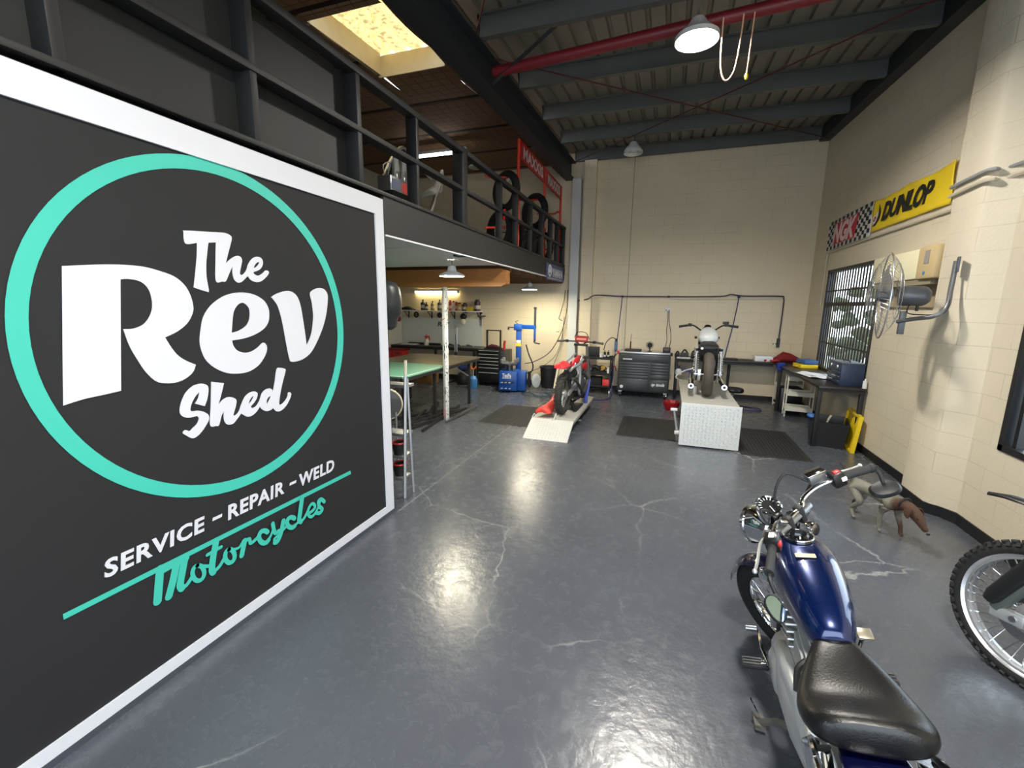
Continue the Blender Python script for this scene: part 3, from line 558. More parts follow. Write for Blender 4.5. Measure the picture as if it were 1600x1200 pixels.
# red tyre rack with two headboards, tyres on its arms
RK = pm('rack_red', (222, 66, 44), 0.45); RKS = pm('rack_sign_red', (188, 34, 38), 0.45)
rk = thing('tyre_rack', 'red tubular tyre rack with two red headboards behind the balustrade', 'rack', (-2.42, 0, 2.78))
for y in (7.13, 8.72, 10.08): B().tube([(0, y, 0), (0, y, 1.72)], 0.024).build('upright', RK, rk)
for y0, y1 in ((7.15, 8.70), (8.75, 10.06)):
    p = B().b2((-0.012, y0, 1.44), (0.012, y1, 1.72)).build('headboard', RKS, rk)
    text('MAXXIS', TR(0.0125, y0+0.12*(y1-y0), 1.485) @ MY, 0.1, 'lettering', SGW, rk, 0.002, bold=0.003, space=1.12, width=(y1-y0)*0.78, height=0.19)
for y in (7.13, 8.72, 10.08):
    for z in (1.18, 0.42):
        B().tube([(0, y, z), (-0.06, y-0.02, z), (-0.14, y-0.10, z-0.05), (-0.42, y-0.38, z-0.09)], 0.018, smooth=4).build('arm', RK, rk)
B().tube([(0, 7.13, 0.02), (0, 10.08, 0.02)], 0.014).build('foot_rail', RK, rk); B().tube([(-0.02, 7.13, 0.5), (-0.02, 10.08, 0.5)], 0.012).build('cross_rail', RK, rk)
B().tube([(-0.02, 7.13, 0.75), (-0.3, 8.0, 0.55), (-0.02, 8.72, 0.45)], 0.014).build('brace', RK, rk)
def tyre_bm(R=0.31, r=0.058, knobs=26, wd=1.15):
    t = B(); prof = []
    for i in range(12):
        a = 2*PI*i/12; prof.append((R-r+r*math.cos(a), r*wd*math.sin(a)))
    prof = [p for i, p in enumerate(prof) if i not in (6,)]
    t.lathe(prof, (0, 0, 0), (1, 0, 0), 40, True)
    return t
TY = tyre_bm()
def rack_tyre(loc, rz, label, sc=1.0, tilt=0):
    o = TY.build('tyre', RUBBER); o.location = loc; o.rotation_euler = (0, math.radians(tilt), rz); o.scale = (sc, sc, sc); return tag(o, label, 'tyre', 'tyres on the red rack')
t_hi = rack_tyre((-2.60, 7.05, 3.71), math.radians(60), 'black tyre with a white label hanging at the upper left of the red rack')
t_lo = rack_tyre((-2.66, 6.95, 3.10), math.radians(60), 'black tyre with a red label resting low on the left of the rack')
rack_tyre((-2.62, 8.75, 3.72), math.radians(60), 'big black tyre hanging under the second headboard of the red rack', 1.12)
rack_tyre((-2.62, 8.4, 3.10), math.radians(40), 'black tyre low in the middle of the red rack', 1.0)
rack_tyre((-2.75, 8.0, 3.10), math.radians(50), 'black tyre standing behind the middle tyre of the red rack', 1.0)
rack_tyre((-2.62, 9.45, 3.12), math.radians(50), 'black tyre low on the right of the red rack', 1.05)
def stick(o, b_, mat):
    c = b_.build('paper_label', mat, o); c.matrix_parent_inverse = Matrix.LocRotScale(o.location, o.rotation_euler, o.scale).inverted()
stick(t_hi, B().add([(-2.545, 6.93, 3.80), (-2.54, 6.99, 3.93), (-2.535, 7.04, 3.99), (-2.53, 7.07, 3.97), (-2.535, 7.02, 3.88), (-2.545, 6.96, 3.79)], [(0, 1, 2, 3, 4, 5)]), pm('label_white', (240, 240, 240), 0.4))
stick(t_lo, B().box((-2.53, 6.80, 3.30), (0.02, 0.12, 0.14), RZ(-20).to_3x3() @ RX(30).to_3x3()), pm('label_red', (206, 40, 44), 0.4))
# things on the mezzanine
en = thing('alloy_frame', 'polished alloy motorcycle frame with swingarm on the mezzanine', 'motorcycle frame', (-3.1, 4.75, 2.74))
e = B(); e.tube([(0.05, -0.45, 0.42), (0.03, -0.2, 0.75), (0, 0.1, 0.98), (0, 0.4, 0.90), (0, 0.75, 0.80)], 0.02, smooth=5); e.build('upper_tube', ALU, en)
for y, s_ in ((-0.14, 0), (0.02, 1)):
    B().loft([[(0.05+u, y+v, z) for u, v in se(a, bb_, 10)] for z, a, bb_ in ((0.0, 0.035, 0.03), (0.12, 0.035, 0.035), (0.35, 0.04, 0.05), (0.5, 0.03, 0.035), (0.62, 0.035, 0.05), (0.80, 0.03, 0.03))]).build('side_casting', pm('bright_casting', (214, 216, 214), 0.35, 0.6), en)
B().loft([[(u, y, z+v) for u, v in se(0.05, h, 10)] for y, z, h in ((0.0, 0.62, 0.06), (-0.2, 0.60, 0.12), (0.1, 0.72, 0.15), (0.35, 0.75, 0.08))]).build('tank_shell', pm('brushed_alloy', (150, 146, 140), 0.3, 0.9), en)
B().loft([[(u, y, z+v) for u, v in se(0.035, h, 10)] for y, z, h in ((0.55, 0.55, 0.03), (0.85, 0.68, 0.06), (1.02, 0.80, 0.12), (1.06, 0.95, 0.05))]).build('swingarm', pm('bright_casting', (214, 216, 214), 0.35, 0.6), en)
B().loft([[(0.02+u, y, z+v) for u, v in se(0.03, h, 10)] for y, z, h in ((0.95, 0.75, 0.06), (0.75, 0.45, 0.03), (0.62, 0.25, 0.06), (0.60, 0.16, 0.02))]).build('swingarm_leg', pm('dull_alloy', (180, 180, 176), 0.45, 0.8), en)
B().ell((0.03, 0.3, 0.28), (0.06, 0.10, 0.14)).build('gearbox', pm('dark_casting', (62, 60, 58), 0.5, 0.6), en)
bx = thing('battery_box', 'silver open box with a red and grey sticker at the mezzanine edge', 'box', (-2.78, 4.16, 3.09))
B().box((0, 0, 0.0), (0.16, 0.34, 0.16), None, 0.012).build('case', pm('brushed_box', (178, 180, 184), 0.3, 0.85), bx)
B().box((0.081, -0.08, 0.0), (0.004, 0.15, 0.1)).build('grey_sticker', pm('sticker_grey', (98, 104, 124), 0.4), bx); B().ell((0.081, 0.09, 0), (0.004, 0.075, 0.055)).build('red_sticker', pm('sticker_red', (176, 60, 52), 0.4), bx)
hb_ = B(); hb_.tube([(0.05, -0.02, 0.08), (0.05, -0.02, 0.12), (0.05, 0.0, 0.12)], 0.008, smooth=3); hb_.tube([(0.05, 0.12, 0.08), (0.05, 0.12, 0.12), (0.05, 0.14, 0.12)], 0.008, smooth=3); hb_.tube([(0, -0.16, 0.08), (0.02, -0.20, 0.16), (0.05, -0.12, 0.20), (0, -0.1, 0.1)], 0.006, smooth=3); hb_.build('cable', ALU, bx)
one(B().box((0, 0, 0.155), (0.30, 0.5, 0.31)), 'plinth', pm('plinth_dark', (34, 30, 28), 0.7), 'low dark plinth under the silver box on the mezzanine', 'plinth', (-2.80, 4.2, 2.74)).location = (-2.80, 4.2, 2.70)
one(B().box((0, 0, 0.07), (0.3, 0.42, 0.12), None, 0.01), 'crate', DKGREY, 'low dark grey case on the mezzanine floor left of the main post', 'case', (-2.62, 4.45, 2.74))
wr = thing('storage_shelf', 'dark wire shelving against the mezzanine end wall', 'shelf', (-4.6, 9.85, 2.74))
for z in (0.25, 0.55, 0.8):
    B().tube([(-0.9, 0, z), (1.9, 0, z)], 0.011).build('wire', BLACK, wr)
for x in (-0.9, 0.5, 1.9): B().tube([(x, 0, 0), (x, 0, 0.85)], 0.011).build('upright', BLACK, wr)
# ================================================================ side wall: banners, conduit, air conditioner, fan
MR = basis((0, 0, 0), (0, -1, 0), (0, 0, 1))     # (-y, z) on the right wall, normal -X
def cloth(name, y0, y1, z0, z1, mat, parent, sag=0.05, amp=0.010, x=XR-0.015):
    b = B(); nu, nv = 40, 12; vs = []; fs = []
    for i in range(nu+1):
        u = i/nu
        for j in range(nv+1):
            v = j/nv; y = y0+(y1-y0)*u; z = z0+(z1-z0)*v-sag*math.sin(PI*((u*2) % 1.0 if 0.02 < u < 0.98 else 0))*v*0.6
            vs.append((x-amp*(0.6+0.5*math.sin(u*17+v*3)+0.4*math.sin(u*31-v*6)), y, z))
    for i in range(nu):
        for j in range(nv): a = i*(nv+1)+j; fs.append((a, a+1, a+nv+2, a+nv+1))
    b.add(vs, fs); o = b.build(name, mat, parent); md = o.modifiers.new('t', 'SOLIDIFY'); md.thickness = 0.002; return o
dn = thing('wall_banner', 'yellow tyre maker banner with black slanted lettering on the side wall', 'banner', (0, 0, 0))
cloth('cloth', 7.63, 5.80, 2.95, 3.37, pm('banner_yellow', (238, 206, 34), 0.6, var=0.08, scale=5), dn, 0.05)
XB = XR-0.034
BLKC = pm('banner_black', (24, 23, 22), 0.6); BWH = pm('banner_white', (228, 226, 222), 0.6); BRED = pm('banner_red', (190, 34, 48), 0.6)
MRX = lambda y, z, x=XB: TR(x, y, z) @ MR
text('DUNLOP', MRX(7.32, 3.045), 0.2, 'lettering', BLKC, dn, 0.003, shear=0.35, bold=0.008, width=1.2, height=0.23)
flat_curve([[(0, 0, 1), (0.10, 0.0), (0.19, 0.08), (0.20, 0.17), (0.14, 0.26, 1), (0.15, 0.13), (0.08, 0.04)]], MRX(7.57, 3.02), 0.003, 'emblem_edge', BLKC, dn)
flat_curve([[(0, 0.05), (0.07, 0.03), (0.13, 0.09), (0.13, 0.17, 1), (0.05, 0.13), (0.0, 0.12)]], MRX(7.57, 3.02, XB-0.002), 0.003, 'emblem_white', BWH, dn)
flat_curve([[(0.015, 0.075), (0.06, 0.055), (0.10, 0.085), (0.09, 0.115), (0.05, 0.115)], [(0.04, 0.08), (0.06, 0.075), (0.075, 0.09), (0.06, 0.1)]], MRX(7.57, 3.02, XB-0.004), 0.003, 'emblem_red', BRED, dn)
ng = thing('wall_banner', 'chequered banner with a red centre and white lettering beside the yellow banner', 'banner', (0, 0, 0))
cloth('cloth', 9.42, 7.66, 2.90, 3.38, BWH, ng, 0.02, 0.006)
ck = B(); NX, NZ = 20, 8
for i in range(NX):
    for j in range(NZ):
        if (i+j) % 2: continue
        if 3 <= i < 14 and 1 <= j < NZ-1: continue
        y = 9.41-1.74*(i/NX); z = 2.905+0.47*j/NZ; dy, dz = 1.74/NX, 0.47/NZ
        ck.add([(XB+0.006, y, z), (XB+0.006, y-dy, z), (XB+0.006, y-dy, z+dz), (XB+0.006, y, z+dz)], [(0, 1, 2, 3)])
ck.build('chequer_pattern', BLKC, ng, smooth=False)
B().add([(XB+0.004, 9.14, 2.97), (XB+0.004, 8.20, 2.97), (XB+0.004, 8.12, 3.31), (XB+0.004, 9.10, 3.31)], [(0, 1, 2, 3)]).build('red_field', BRED, ng, smooth=False)
text('NGK', MRX(9.14, 2.98, XB), 0.3, 'lettering', pm('banner_pink_white', (236, 206, 206), 0.6), ng, 0.003, shear=0.3, bold=0.012, width=0.96, height=0.32)
CDT = pm('conduit_paint', (196, 188, 168), 0.45); CDG = pm('conduit_grey', (150, 150, 152), 0.45)
cd = thing('conduit', 'painted conduit running under the banners and down beside the barred window', 'conduit', (0, 0, 0))
B().tube([(XR-0.02, 5.48, 2.88), (XR-0.02, 9.25, 2.87), (XR-0.02, 9.33, 2.86), (XR-0.02, 9.36, 2.78), (XR-0.02, 9.36, 1.95)], 0.014).build('conduit_run', CDT, cd)
cd2 = thing('conduit', 'pair of conduits wrapped around the pilaster at banner height', 'conduit', (0, 0, 0))
for z, m, r in ((3.05, CDG, 0.016), (2.97, CDT, 0.016)):
    B().tube([(XR-0.18, 5.46, z-0.02), (XR-0.18, 5.02, z), (XR-0.15, 4.93, z), (XR-0.03, 4.78, z+0.01), (XR-0.03, 2.5, z+0.05)], r, smooth=3).build('conduit_run', m, cd2)
ACM = pm('ac_cream', (236, 228, 192), 0.45, var=0.02); ACB = pm('ac_beige', (206, 184, 138), 0.5, var=0.08, scale=4)
ac = thing('air_conditioner', 'cream wall air conditioner with a beige end panel behind the wall fan', 'air conditioner', (XR, 0, 0))
B().b2((-0.17, 5.84, 2.22), (0.0, 6.95, 2.53), 0.02).build('body', ACM, ac)
B().b2((-0.19, 5.49, 2.21), (0.0, 5.84, 2.54), 0.03).build('end_panel', ACB, ac)
B().b2((-0.196, 5.60, 2.36), (-0.188, 5.68, 2.49)).build('vent', pm('ac_vent', (150, 146, 140), 0.5), ac)
B().cyl((-0.196, 5.66, 2.27), (-0.188, 5.66, 2.27), 0.018).build('badge', pm('ac_badge', (70, 130, 190), 0.4), ac)
B().b2((-0.15, 5.6, 2.16), (-0.02, 6.9, 2.215)).build('louvre', pm('ac_louvre', (150, 140, 116), 0.5), ac)
one(B().b2((-0.03, 5.48, 1.93), (0.0, 6.95, 2.15)), 'infill_board', pm('infill_board', (164, 148, 118), 0.6), 'tan infill board on the wall under the air conditioner', 'board', (XR, 0, 0))
FANG = pm('fan_grey', (84, 87, 92), 0.4, 0.3); WIRE = pm('fan_wire', (200, 202, 205), 0.25, 0.9)
fa = thing('wall_fan', 'large round wall fan with a wire guard on a bent pipe bracket on the pilaster', 'fan', (1.98, 5.30, 2.03), rot=(0, 0, math.radians(-14)))
R_ = 0.405
def dome(r, sgn): q = r/R_; return sgn*0.125*(1-q**3.2)
gd = B()
for sgn in (-1, 1):
    for k in range(40):
        t = 2*PI*k/56; gd.tube([(dome(r, sgn), r*math.cos(t+0.25*sgn*(1-r/R_)), r*math.sin(t+0.25*sgn*(1-r/R_))) for r in (0.06, 0.16, 0.26, 0.34, 0.385, R_)], 0.0013, 4, cap=False)
    for r in (0.12, 0.22, 0.31): gd.torus((dome(r, sgn), 0, 0), (1, 0, 0), r, 0.0022, 40, 5)
gd.torus((0, 0, 0), (1, 0, 0), R_, 0.007, 56, 8); gd.build('guard', WIRE, fa)
B().cyl((-0.125, 0, 0), (-0.118, 0, 0), 0.06, n=24).build('badge', pm('fan_badge', (190, 192, 195), 0.3, 0.8), fa)
for k in range(3):
    bl = B(); a0 = 2*PI*k/3+0.4; vs = []
    for i in range(7):
        r = 0.05+0.31*i/6; wdt = 0.5+0.35*math.sin(PI*i/6)
        for j in range(5):
            a = a0+(j/4-0.5)*wdt*1.6+0.3*i/6; vs.append((0.05*(j/4-0.5), r*math.cos(a), r*math.sin(a)))
    bl.add(vs, [(i*5+j, i*5+j+1, (i+1)*5+j+1, (i+1)*5+j) for i in range(6) for j in range(4)]); o = bl.build('blade', ALU, fa); md = o.modifiers.new('t', 'SOLIDIFY'); md.thickness = 0.003
B().cyl((-0.06, 0, 0), (0.06, 0, 0), 0.05).build('hub', FANG, fa)
mo = B().lathe([(0.02, 0.0), (0.085, 0.0), (0.095, 0.03), (0.095, 0.17), (0.08, 0.20), (0.05, 0.225), (0.0, 0.228)], (0.11, 0, 0), (1, 0, 0), 24); mo.build('motor', FANG, fa)
B().cyl((0.25, -0.03, -0.08), (0.25, -0.03, -0.14), 0.012).build('knob', BLACK, fa)
B().box((0.155, -0.05, -0.25), (0.05, 0.05, 0.22), None, 0.006).build('neck', FANG, fa)
B().tube([(0.12, -0.06, -0.24), (0.22, -0.16, -0.21), (0.34, -0.24, -0.18), (0.415, -0.22, -0.10), (0.43, -0.17, 0.06), (0.44, -0.13, 0.30)], 0.019, 12, smooth=6).build('bracket_pipe', pm('bracket_grey', (112, 114, 116), 0.35, 0.5), fa)
B().box((0.452, -0.14, 0.27), (0.02, 0.11, 0.13), RZ(-8).to_3x3(), 0.004).build('wall_plate', FANG, fa)
B().tube([(0.2, -0.02, -0.06), (0.17, -0.12, -0.15), (0.24, -0.2, -0.17), (0.40, -0.25, -0.15), (0.43, -0.2, 0)], 0.005, 6, smooth=5).build('cable', BLACK, fa)
# ================================================================ services on the end wall
AIR = pm('air_pipe_purple', (42, 36, 56), 0.45)
ap = thing('air_line', 'dark air pipe running along the end wall with drops', 'pipe', (0, YB, 0))
B().tube([(-1.95, -0.06, 2.02), (-1.72, -0.19, 2.05), (-1.58, -0.19, 2.13), (-1.35, -0.045, 2.14), (-0.97, -0.045, 2.12), (0, -0.045, 2.12), (1.0, -0.045, 2.13), (1.2, -0.05, 2.17), (1.45, -0.05, 2.14), (2.08, -0.045, 2.14), (2.16, -0.045, 2.10), (2.17, -0.045, 1.9), (2.16, -0.045, 1.25)], 0.013, 8, smooth=4).build('pipe_run', AIR, ap)
B().tube([(0.03, -0.02, 2.06), (2.1, -0.02, 2.08)], 0.007, 6).build('thin_conduit', CDT, ap)
for x in (-0.97, 0.0, 1.36): B().box((x, -0.03, 2.12), (0.05, 0.045, 0.04), None, 0.006).build('fitting', BLACK, ap)
B().cyl((2.16, -0.03, 1.12), (2.16, -0.03, 1.30), 0.03).build('water_trap', DKGREY, ap)
HB = pm('air_hose_blue', (38, 44, 110), 0.45)
tag(B().tube([(-0.97, YB-0.04, 2.10), (-1.0, YB-0.05, 1.6), (-1.03, 10.1, 1.1), (-1.02, 9.75, 0.9), (-1.03, 9.7, 0.5), (-1.02, 9.45, 0.15), (-1.0, 9.2, 0.03), (-1.1, 8.9, 0.015), (-1.5, 8.7, 0.015)], 0.009, 8, smooth=6).build('air_hose', HB), 'blue air hose hanging left of the grey tool cabinet down to the floor', 'hose')
tag(B().tube([(1.36, YB-0.04, 2.10), (1.31, YB-0.04, 1.6), (1.22, YB-0.05, 1.0), (1.17, YB-0.06, 0.5), (1.2, 9.9, 0.15), (1.3, 9.5, 0.015), (1.75, 9.25, 0.015), (1.72, 9.0, 0.015), (1.3, 9.0, 0.02), (1.15, 9.2, 0.02)], 0.010, 8, smooth=6).build('air_hose', HB), 'dark air hose hanging over the end bench and looping on the floor', 'hose')
def outlet(loc, label, w=0.075, h=0.115, col=WHITE):
    t = thing('power_outlet', label, 'outlet', loc); B().box((0, -0.012, 0), (w, 0.024, h), None, 0.005).build('face_plate', col, t)
    for dx in (-0.018, 0.018): B().box((dx*w/0.075, -0.026, -0.01), (0.016, 0.006, 0.026)).build('socket', DKGREY, t)
    return t
outlet((0.0, YB, 1.84), 'white double power outlet above the grey tool cabinet', 0.12, 0.075)
outlet((2.10, YB, 1.20), 'cream switch box at the end of the dark air pipe', 0.10, 0.15, CREAM)
outlet((-2.42, YB, 1.30), 'cream power outlet on the end wall above the black bin', 0.08, 0.15, CREAM)
for x0, x1 in ((0.01, 0.03), (0.035, 0.11)):
    tag(B().tube([(x0, YB-0.03, 1.82), (x0+0.01, YB-0.02, 1.6), (x1-0.02, YB-0.02, 1.4), (x1, YB-0.03, 1.2), (x1-0.02, 9.9, 1.06)], 0.0065, 6, smooth=5).build('charger_cord', BLACK), 'black cord from the white outlet down to the tool cabinet', 'cord', 'charger cords')
cw = thing('cable_bundle', 'thin black cables looping down beside the white column to the tyre machine', 'cable', (-0.06, 0, 0))
B().tube([(-2.12, 10.05, 2.25), (-2.14, 10.1, 1.8), (-2.25, 10.12, 1.3), (-2.45, 9.9, 0.85), (-2.7, 9.6, 0.65), (-2.9, 9.35, 0.60)], 0.009, 6, smooth=6).build('cable', BLACK, cw)
B().tube([(-2.20, 10.12, 1.65), (-2.24, 10.12, 1.2), (-2.35, 10.0, 0.75), (-2.6, 9.7, 0.5), (-2.85, 9.4, 0.40)], 0.006, 6, smooth=6).build('cable', DKGREY, cw)
B().tube([(-2.2, 10.15, 2.25), (-2.22, 10.12, 2.0), (-2.3, 10.12, 1.7), (-2.33, 10.15, 1.6), (-2.25, 10.15, 1.55)], 0.007, 6, smooth=6).build('cable', BLACK, cw)
B().tube([(-2.23, 10.18, 1.4), (-2.26, 10.15, 1.0), (-2.4, 10.1, 0.55), (-2.5, 9.95, 0.25)], 0.006, 6, smooth=5).build('cable', BLACK, cw)
# ================================================================ benches
BT = pm('bench_top', (44, 40, 38), 0.35, var=0.15, scale=6)
def bench(label, x0, x1, y0, y1, legs, z=0.86, apron=True):
    t = thing('workbench', label, 'workbench', ((x0+x1)/2, (y0+y1)/2, 0)); ox, oy = (x0+x1)/2, (y0+y1)/2
    B().b2((x0-ox, y0-oy, z-0.035), (x1-ox, y1-oy, z), 0.004).build('bench_top', BT, t)
    for x, y in legs:
        B().box((x-ox, y-oy, (z-0.035)/2), (0.05, 0.05, z-0.035), None, 0.003).build('leg', BLACK, t)
    B().b2((x0-ox+0.01, y0-oy+0.01, z-0.075), (x1-ox-0.01, y0-oy+0.04, z-0.035)).build('frame_rail', BLACK, t); B().b2((x0-ox+0.01, y1-oy-0.04, z-0.075), (x1-ox-0.01, y1-oy-0.01, z-0.035)).build('frame_rail', BLACK, t)
    return t
bench('long black bench along the end wall behind the grey motorcycle', 0.22, 2.02, 9.62, 10.16, [(0.26, 9.66), (0.26, 10.1), (1.3, 10.1)])
sb = bench('black bench along the side wall under the barred window', 2.03, 2.575, 6.95, 10.16, [(2.06, 6.99), (2.06, 9.25), (2.54, 6.99)])
B().cyl((-0.245, 0.70, 0.78), (-0.245, 0.70, 0.90), 0.07, n=6).build('corner_clamp', BLUE, sb)
lb = bench('long dark bench along the end wall below the bottle shelf', -6.68, -4.22, 9.62, 10.16, [(-4.35, 9.66), (-6.6, 9.66), (-5.4, 9.66)])
t4 = struct(B().b2((-6.68, YB-0.012, 0.86), (-4.36, YB, 1.54)).build('trim_4', pm('back_panel_white', (218, 222, 218), 0.35, var=0.03)), 'pale smooth splash panel on the wall behind the left bench')
text('REV', basis((-5.62, YB-0.0135, 1.33), (1, 0, 0), (0, 0, 1)), 0.2, 'wall_lettering', BLACK, t4, 0.002, shear=0.2, bold=0.004, width=0.36, height=0.12)
one(B().b2((1.70-1.8, -0.12, 0), (0.22, 0.12, 0.11), 0.015), 'storage_box', WHITE, 'white plastic box on the end bench', 'box', (1.80, 9.85, 0.86))
rg_ = B().loft([[(x, u, 0.01+h+v) for u, v in se(w_, h, 14)] for x, w_, h in ((-0.26, 0.06, 0.03), (-0.2, 0.10, 0.045), (-0.08, 0.12, 0.10), (0.05, 0.13, 0.085), (0.18, 0.09, 0.05), (0.30, 0.04, 0.03))])
one(rg_, 'tool_bag', pm('red_cloth', (128, 22, 30), 0.8, bump=0.6, bscale=25), 'dark red cloth tool bag slumped in the bench corner', 'bag', (2.28, 9.84, 0.855))
one(B().tube([(-0.16, 0, 0.03), (-0.1, 0.04, 0.05), (-0.02, 0, 0.03), (0.05, -0.04, 0.05), (0.1, 0.02, 0.03)], 0.02, 8, smooth=4), 'strap', pm('red_strap', (170, 40, 48), 0.7), 'coiled red strap between the white box and the red bag', 'strap', (2.03, 9.72, 0.855))
for nm, dz, col, lab, dx in (('tool_case', 0, YELLOW, 'yellow plastic tool case on the side bench under the blue case', 0), ('tool_case', 0.075, pm('case_blue', (60, 96, 150), 0.5), 'blue tool case lying on the yellow case', 0.02)):
    t = thing(nm, lab, 'case', (2.40+dx, 9.10, 0.86+dz), math.radians(8), 'tool cases on the side bench')
    B().box((0, 0, 0.035), (0.28-dx*3, 0.34, 0.07), None, 0.012).build('shell', col, t); B().tube([(-0.13+dx, -0.07, 0.03), (-0.17+dx, -0.06, 0.03), (-0.17+dx, 0.06, 0.03), (-0.13+dx, 0.07, 0.03)], 0.012, 6).build('handle', col, t)
for k, (x, y, rz) in enumerate(((2.22, 7.95, 0.2), (2.30, 7.85, -0.1), (2.20, 8.05, 0.5))):
    pp = B(); vs = [(-0.15+0.05*i, -0.21+0.06*j, 0.004+0.012*math.sin(i*1.3+k)*math.sin(j*0.9+k)+0.006*k+0.012) for i in range(7) for j in range(8)]
    pp.add(vs, [(i*8+j, i*8+j+1, (i+1)*8+j+1, (i+1)*8+j) for i in range(6) for j in range(7)])
    one(pp, 'paper_sheet', PAPER, 'crumpled white paper sheet spread on the side bench', 'paper', (x, y, 0.86), rz, 'papers on the side bench')
tbx = thing('toolbox', 'navy metal toolbox with three chrome trimmed drawers on the side bench', 'toolbox', (2.44, 7.36, 0.86))
NAVY = pm('navy_enamel', (38, 52, 78), 0.4)
B().box((0, 0, 0.15), (0.27, 0.52, 0.30), None, 0.008).build('body', NAVY, tbx); B().box((0, 0, 0.305), (0.275, 0.525, 0.02), None, 0.006).build('lid', pm('toolbox_lid', (62, 66, 76), 0.4), tbx)
for z in (0.045, 0.105, 0.165):
    d = B().box((-0.137, 0, z), (0.012, 0.48, 0.05), None, 0.003).build('drawer', NAVY, tbx); B().box((-0.146, 0, z+0.018), (0.012, 0.47, 0.008)).build('handle', CHROME, d)
for y in (-0.12, 0.12): B().box((-0.142, y, 0.25), (0.014, 0.05, 0.05), None, 0.004).build('latch', CHROME, tbx)
B().tube([(0, -0.12, 0.315), (0, -0.1, 0.335), (0, 0.1, 0.335), (0, 0.12, 0.315)], 0.009, 6).build('handle', BLACK, tbx)
one(B().cyl((0, 0, 0), (0, 0, 0.10), 0.025).cyl((0, 0, 0.10), (0, 0, 0.13), 0.012), 'spray_bottle', WHITE, 'small white bottle at the end of the side bench beside the toolbox', 'bottle', (2.555, 6.99, 0.86))
for i, (x, w_, h, lab) in enumerate(((0.26, 0.10, 0.12, 'black drill battery on the end bench nearest the cabinet'), (0.40, 0.16, 0.16, 'dark grey power tool lying on the end bench'), (0.57, 0.08, 0.14, 'black charger standing on the end bench'))):
    t = thing('power_tool', lab, 'power tool', (x, 9.88, 0.86), 0, 'power tools on the end bench')
    B().box((0, 0, h*0.3), (w_, 0.14, h*0.6), None, 0.012).build('body', DKGREY if i == 1 else BLACK, t); B().tube([(-w_/3, 0, h*0.55), (0, 0, h), (w_/3, 0, h*0.6)], 0.016, 8, smooth=4).build('handle', BLACK, t)
one(B().box((0, 0, 0.05), (0.14, 0.12, 0.10), None, 0.02).cyl((0, 0, 0.09), (0, -0.02, 0.24), 0.03), 'bench_grinder', BLK_GLOSS, 'black bench tool on the end bench just left of the grey motorcycle', 'tool', (0.80, 9.85, 0.86))
one(B().box((0, 0, 0.015), (0.26, 0.18, 0.03), None, 0.008), 'tray', BLACK, 'flat black tray on the end bench right of the grey motorcycle', 'tray', (1.28, 9.85, 0.86))
one(B().tube([(-0.12, 0, 0.01), (0, 0.03, 0.012), (0.14, 0.0, 0.01)], 0.009, 6, smooth=4), 'pry_tool', DKGREY, 'dark hand tool lying by the white box on the end bench', 'tool', (1.52, 9.80, 0.86))
one(B().box((0, 0, 0.008), (0.26, 0.18, 0.016), None, 0.003), 'manual', PAPER, 'white booklet on the end bench in front of the power tools', 'booklet', (0.38, 9.70, 0.86))
# air gun and jug hung under the end bench
ag = thing('air_gun', 'bright blue air gun hung below the end bench', 'air gun', (0.52, 9.60, 0.60))
B().bar((-0.16, 0, 0.02), (0.12, 0, 0.02), 0.05, 0.05, bev=0.012).build('barrel', BLUE, ag); B().bar((0.02, 0, 0), (0.0, 0, -0.14), 0.05, 0.05, bev=0.012).build('grip', BLUE, ag); B().tube([(-0.1, 0, 0.04), (-0.1, 0.0, 0.2)], 0.004, 6).build('hanger', STEEL, ag)
jg = thing('spray_jug', 'white jug with a dark cap hung below the end bench', 'jug', (0.30, 9.60, 0.52))
B().lathe([(0, 0), (0.055, 0), (0.065, 0.02), (0.065, 0.09), (0.03, 0.13), (0, 0.13)], n=16).build('body', WHITE, jg); B().cyl((0, 0, 0.13), (0, 0, 0.2), 0.022).build('cap', DKGREY, jg); B().tube([(0, 0, 0.19), (0, 0.02, 0.28)], 0.004, 6).build('hanger', STEEL, jg)
# cream trolleys under the side bench
TRL = pm('trolley_cream', (222, 218, 202), 0.45, var=0.03)
tr = thing('utility_trolley', 'cream three tier trolley in front below the side bench', 'trolley', (2.30, 8.86, 0), math.radians(-6))
for z in (0.12, 0.39, 0.66):
    k = B(); k.b2((-0.19, -0.14, z), (0.19, 0.14, z+0.008)); k.b2((-0.19, -0.145, z), (0.19, -0.137, z+0.075)); k.b2((-0.19, 0.137, z), (0.19, 0.145, z+0.075)); k.b2((-0.195, -0.145, z), (-0.187, 0.145, z+0.075)); k.b2((0.187, -0.145, z), (0.195, 0.145, z+0.075)); k.build('tray', TRL, tr)
for x in (-0.2, 0.2): B().tube([(x, -0.12, 0.74), (x, -0.14, 0.70), (x, -0.14, 0.07), (x, -0.11, 0.055), (x, 0.11, 0.055), (x, 0.14, 0.07), (x, 0.14, 0.70), (x, 0.12, 0.74)], 0.012, 8).build('frame', TRL, tr)
for x in (-0.2, 0.2):
    for y in (-0.12, 0.12): B().cyl((x-0.01, y, 0.025), (x+0.01, y, 0.025), 0.025).build('caster', WHITE, tr)
copy_tree(tr, (2.33, 9.72, 0), (0, 0, 0.1), 'cream three tier trolley at the back in the bench corner')
one(B().box((0, 0, 0.23), (0.36, 0.34, 0.46), None, 0.02), 'storage_crate', BLK_GLOSS, 'tall black crate under the side bench between the two cream trolleys', 'crate', (2.26, 9.30, 0))
tu = thing('storage_tub', 'open black plastic tub full of parts under the side bench', 'tub', (2.27, 7.22, 0), math.radians(-14))
q = B(); x0, y0, x1, y1, h = 0.20, 0.24, 0.235, 0.28, 0.36
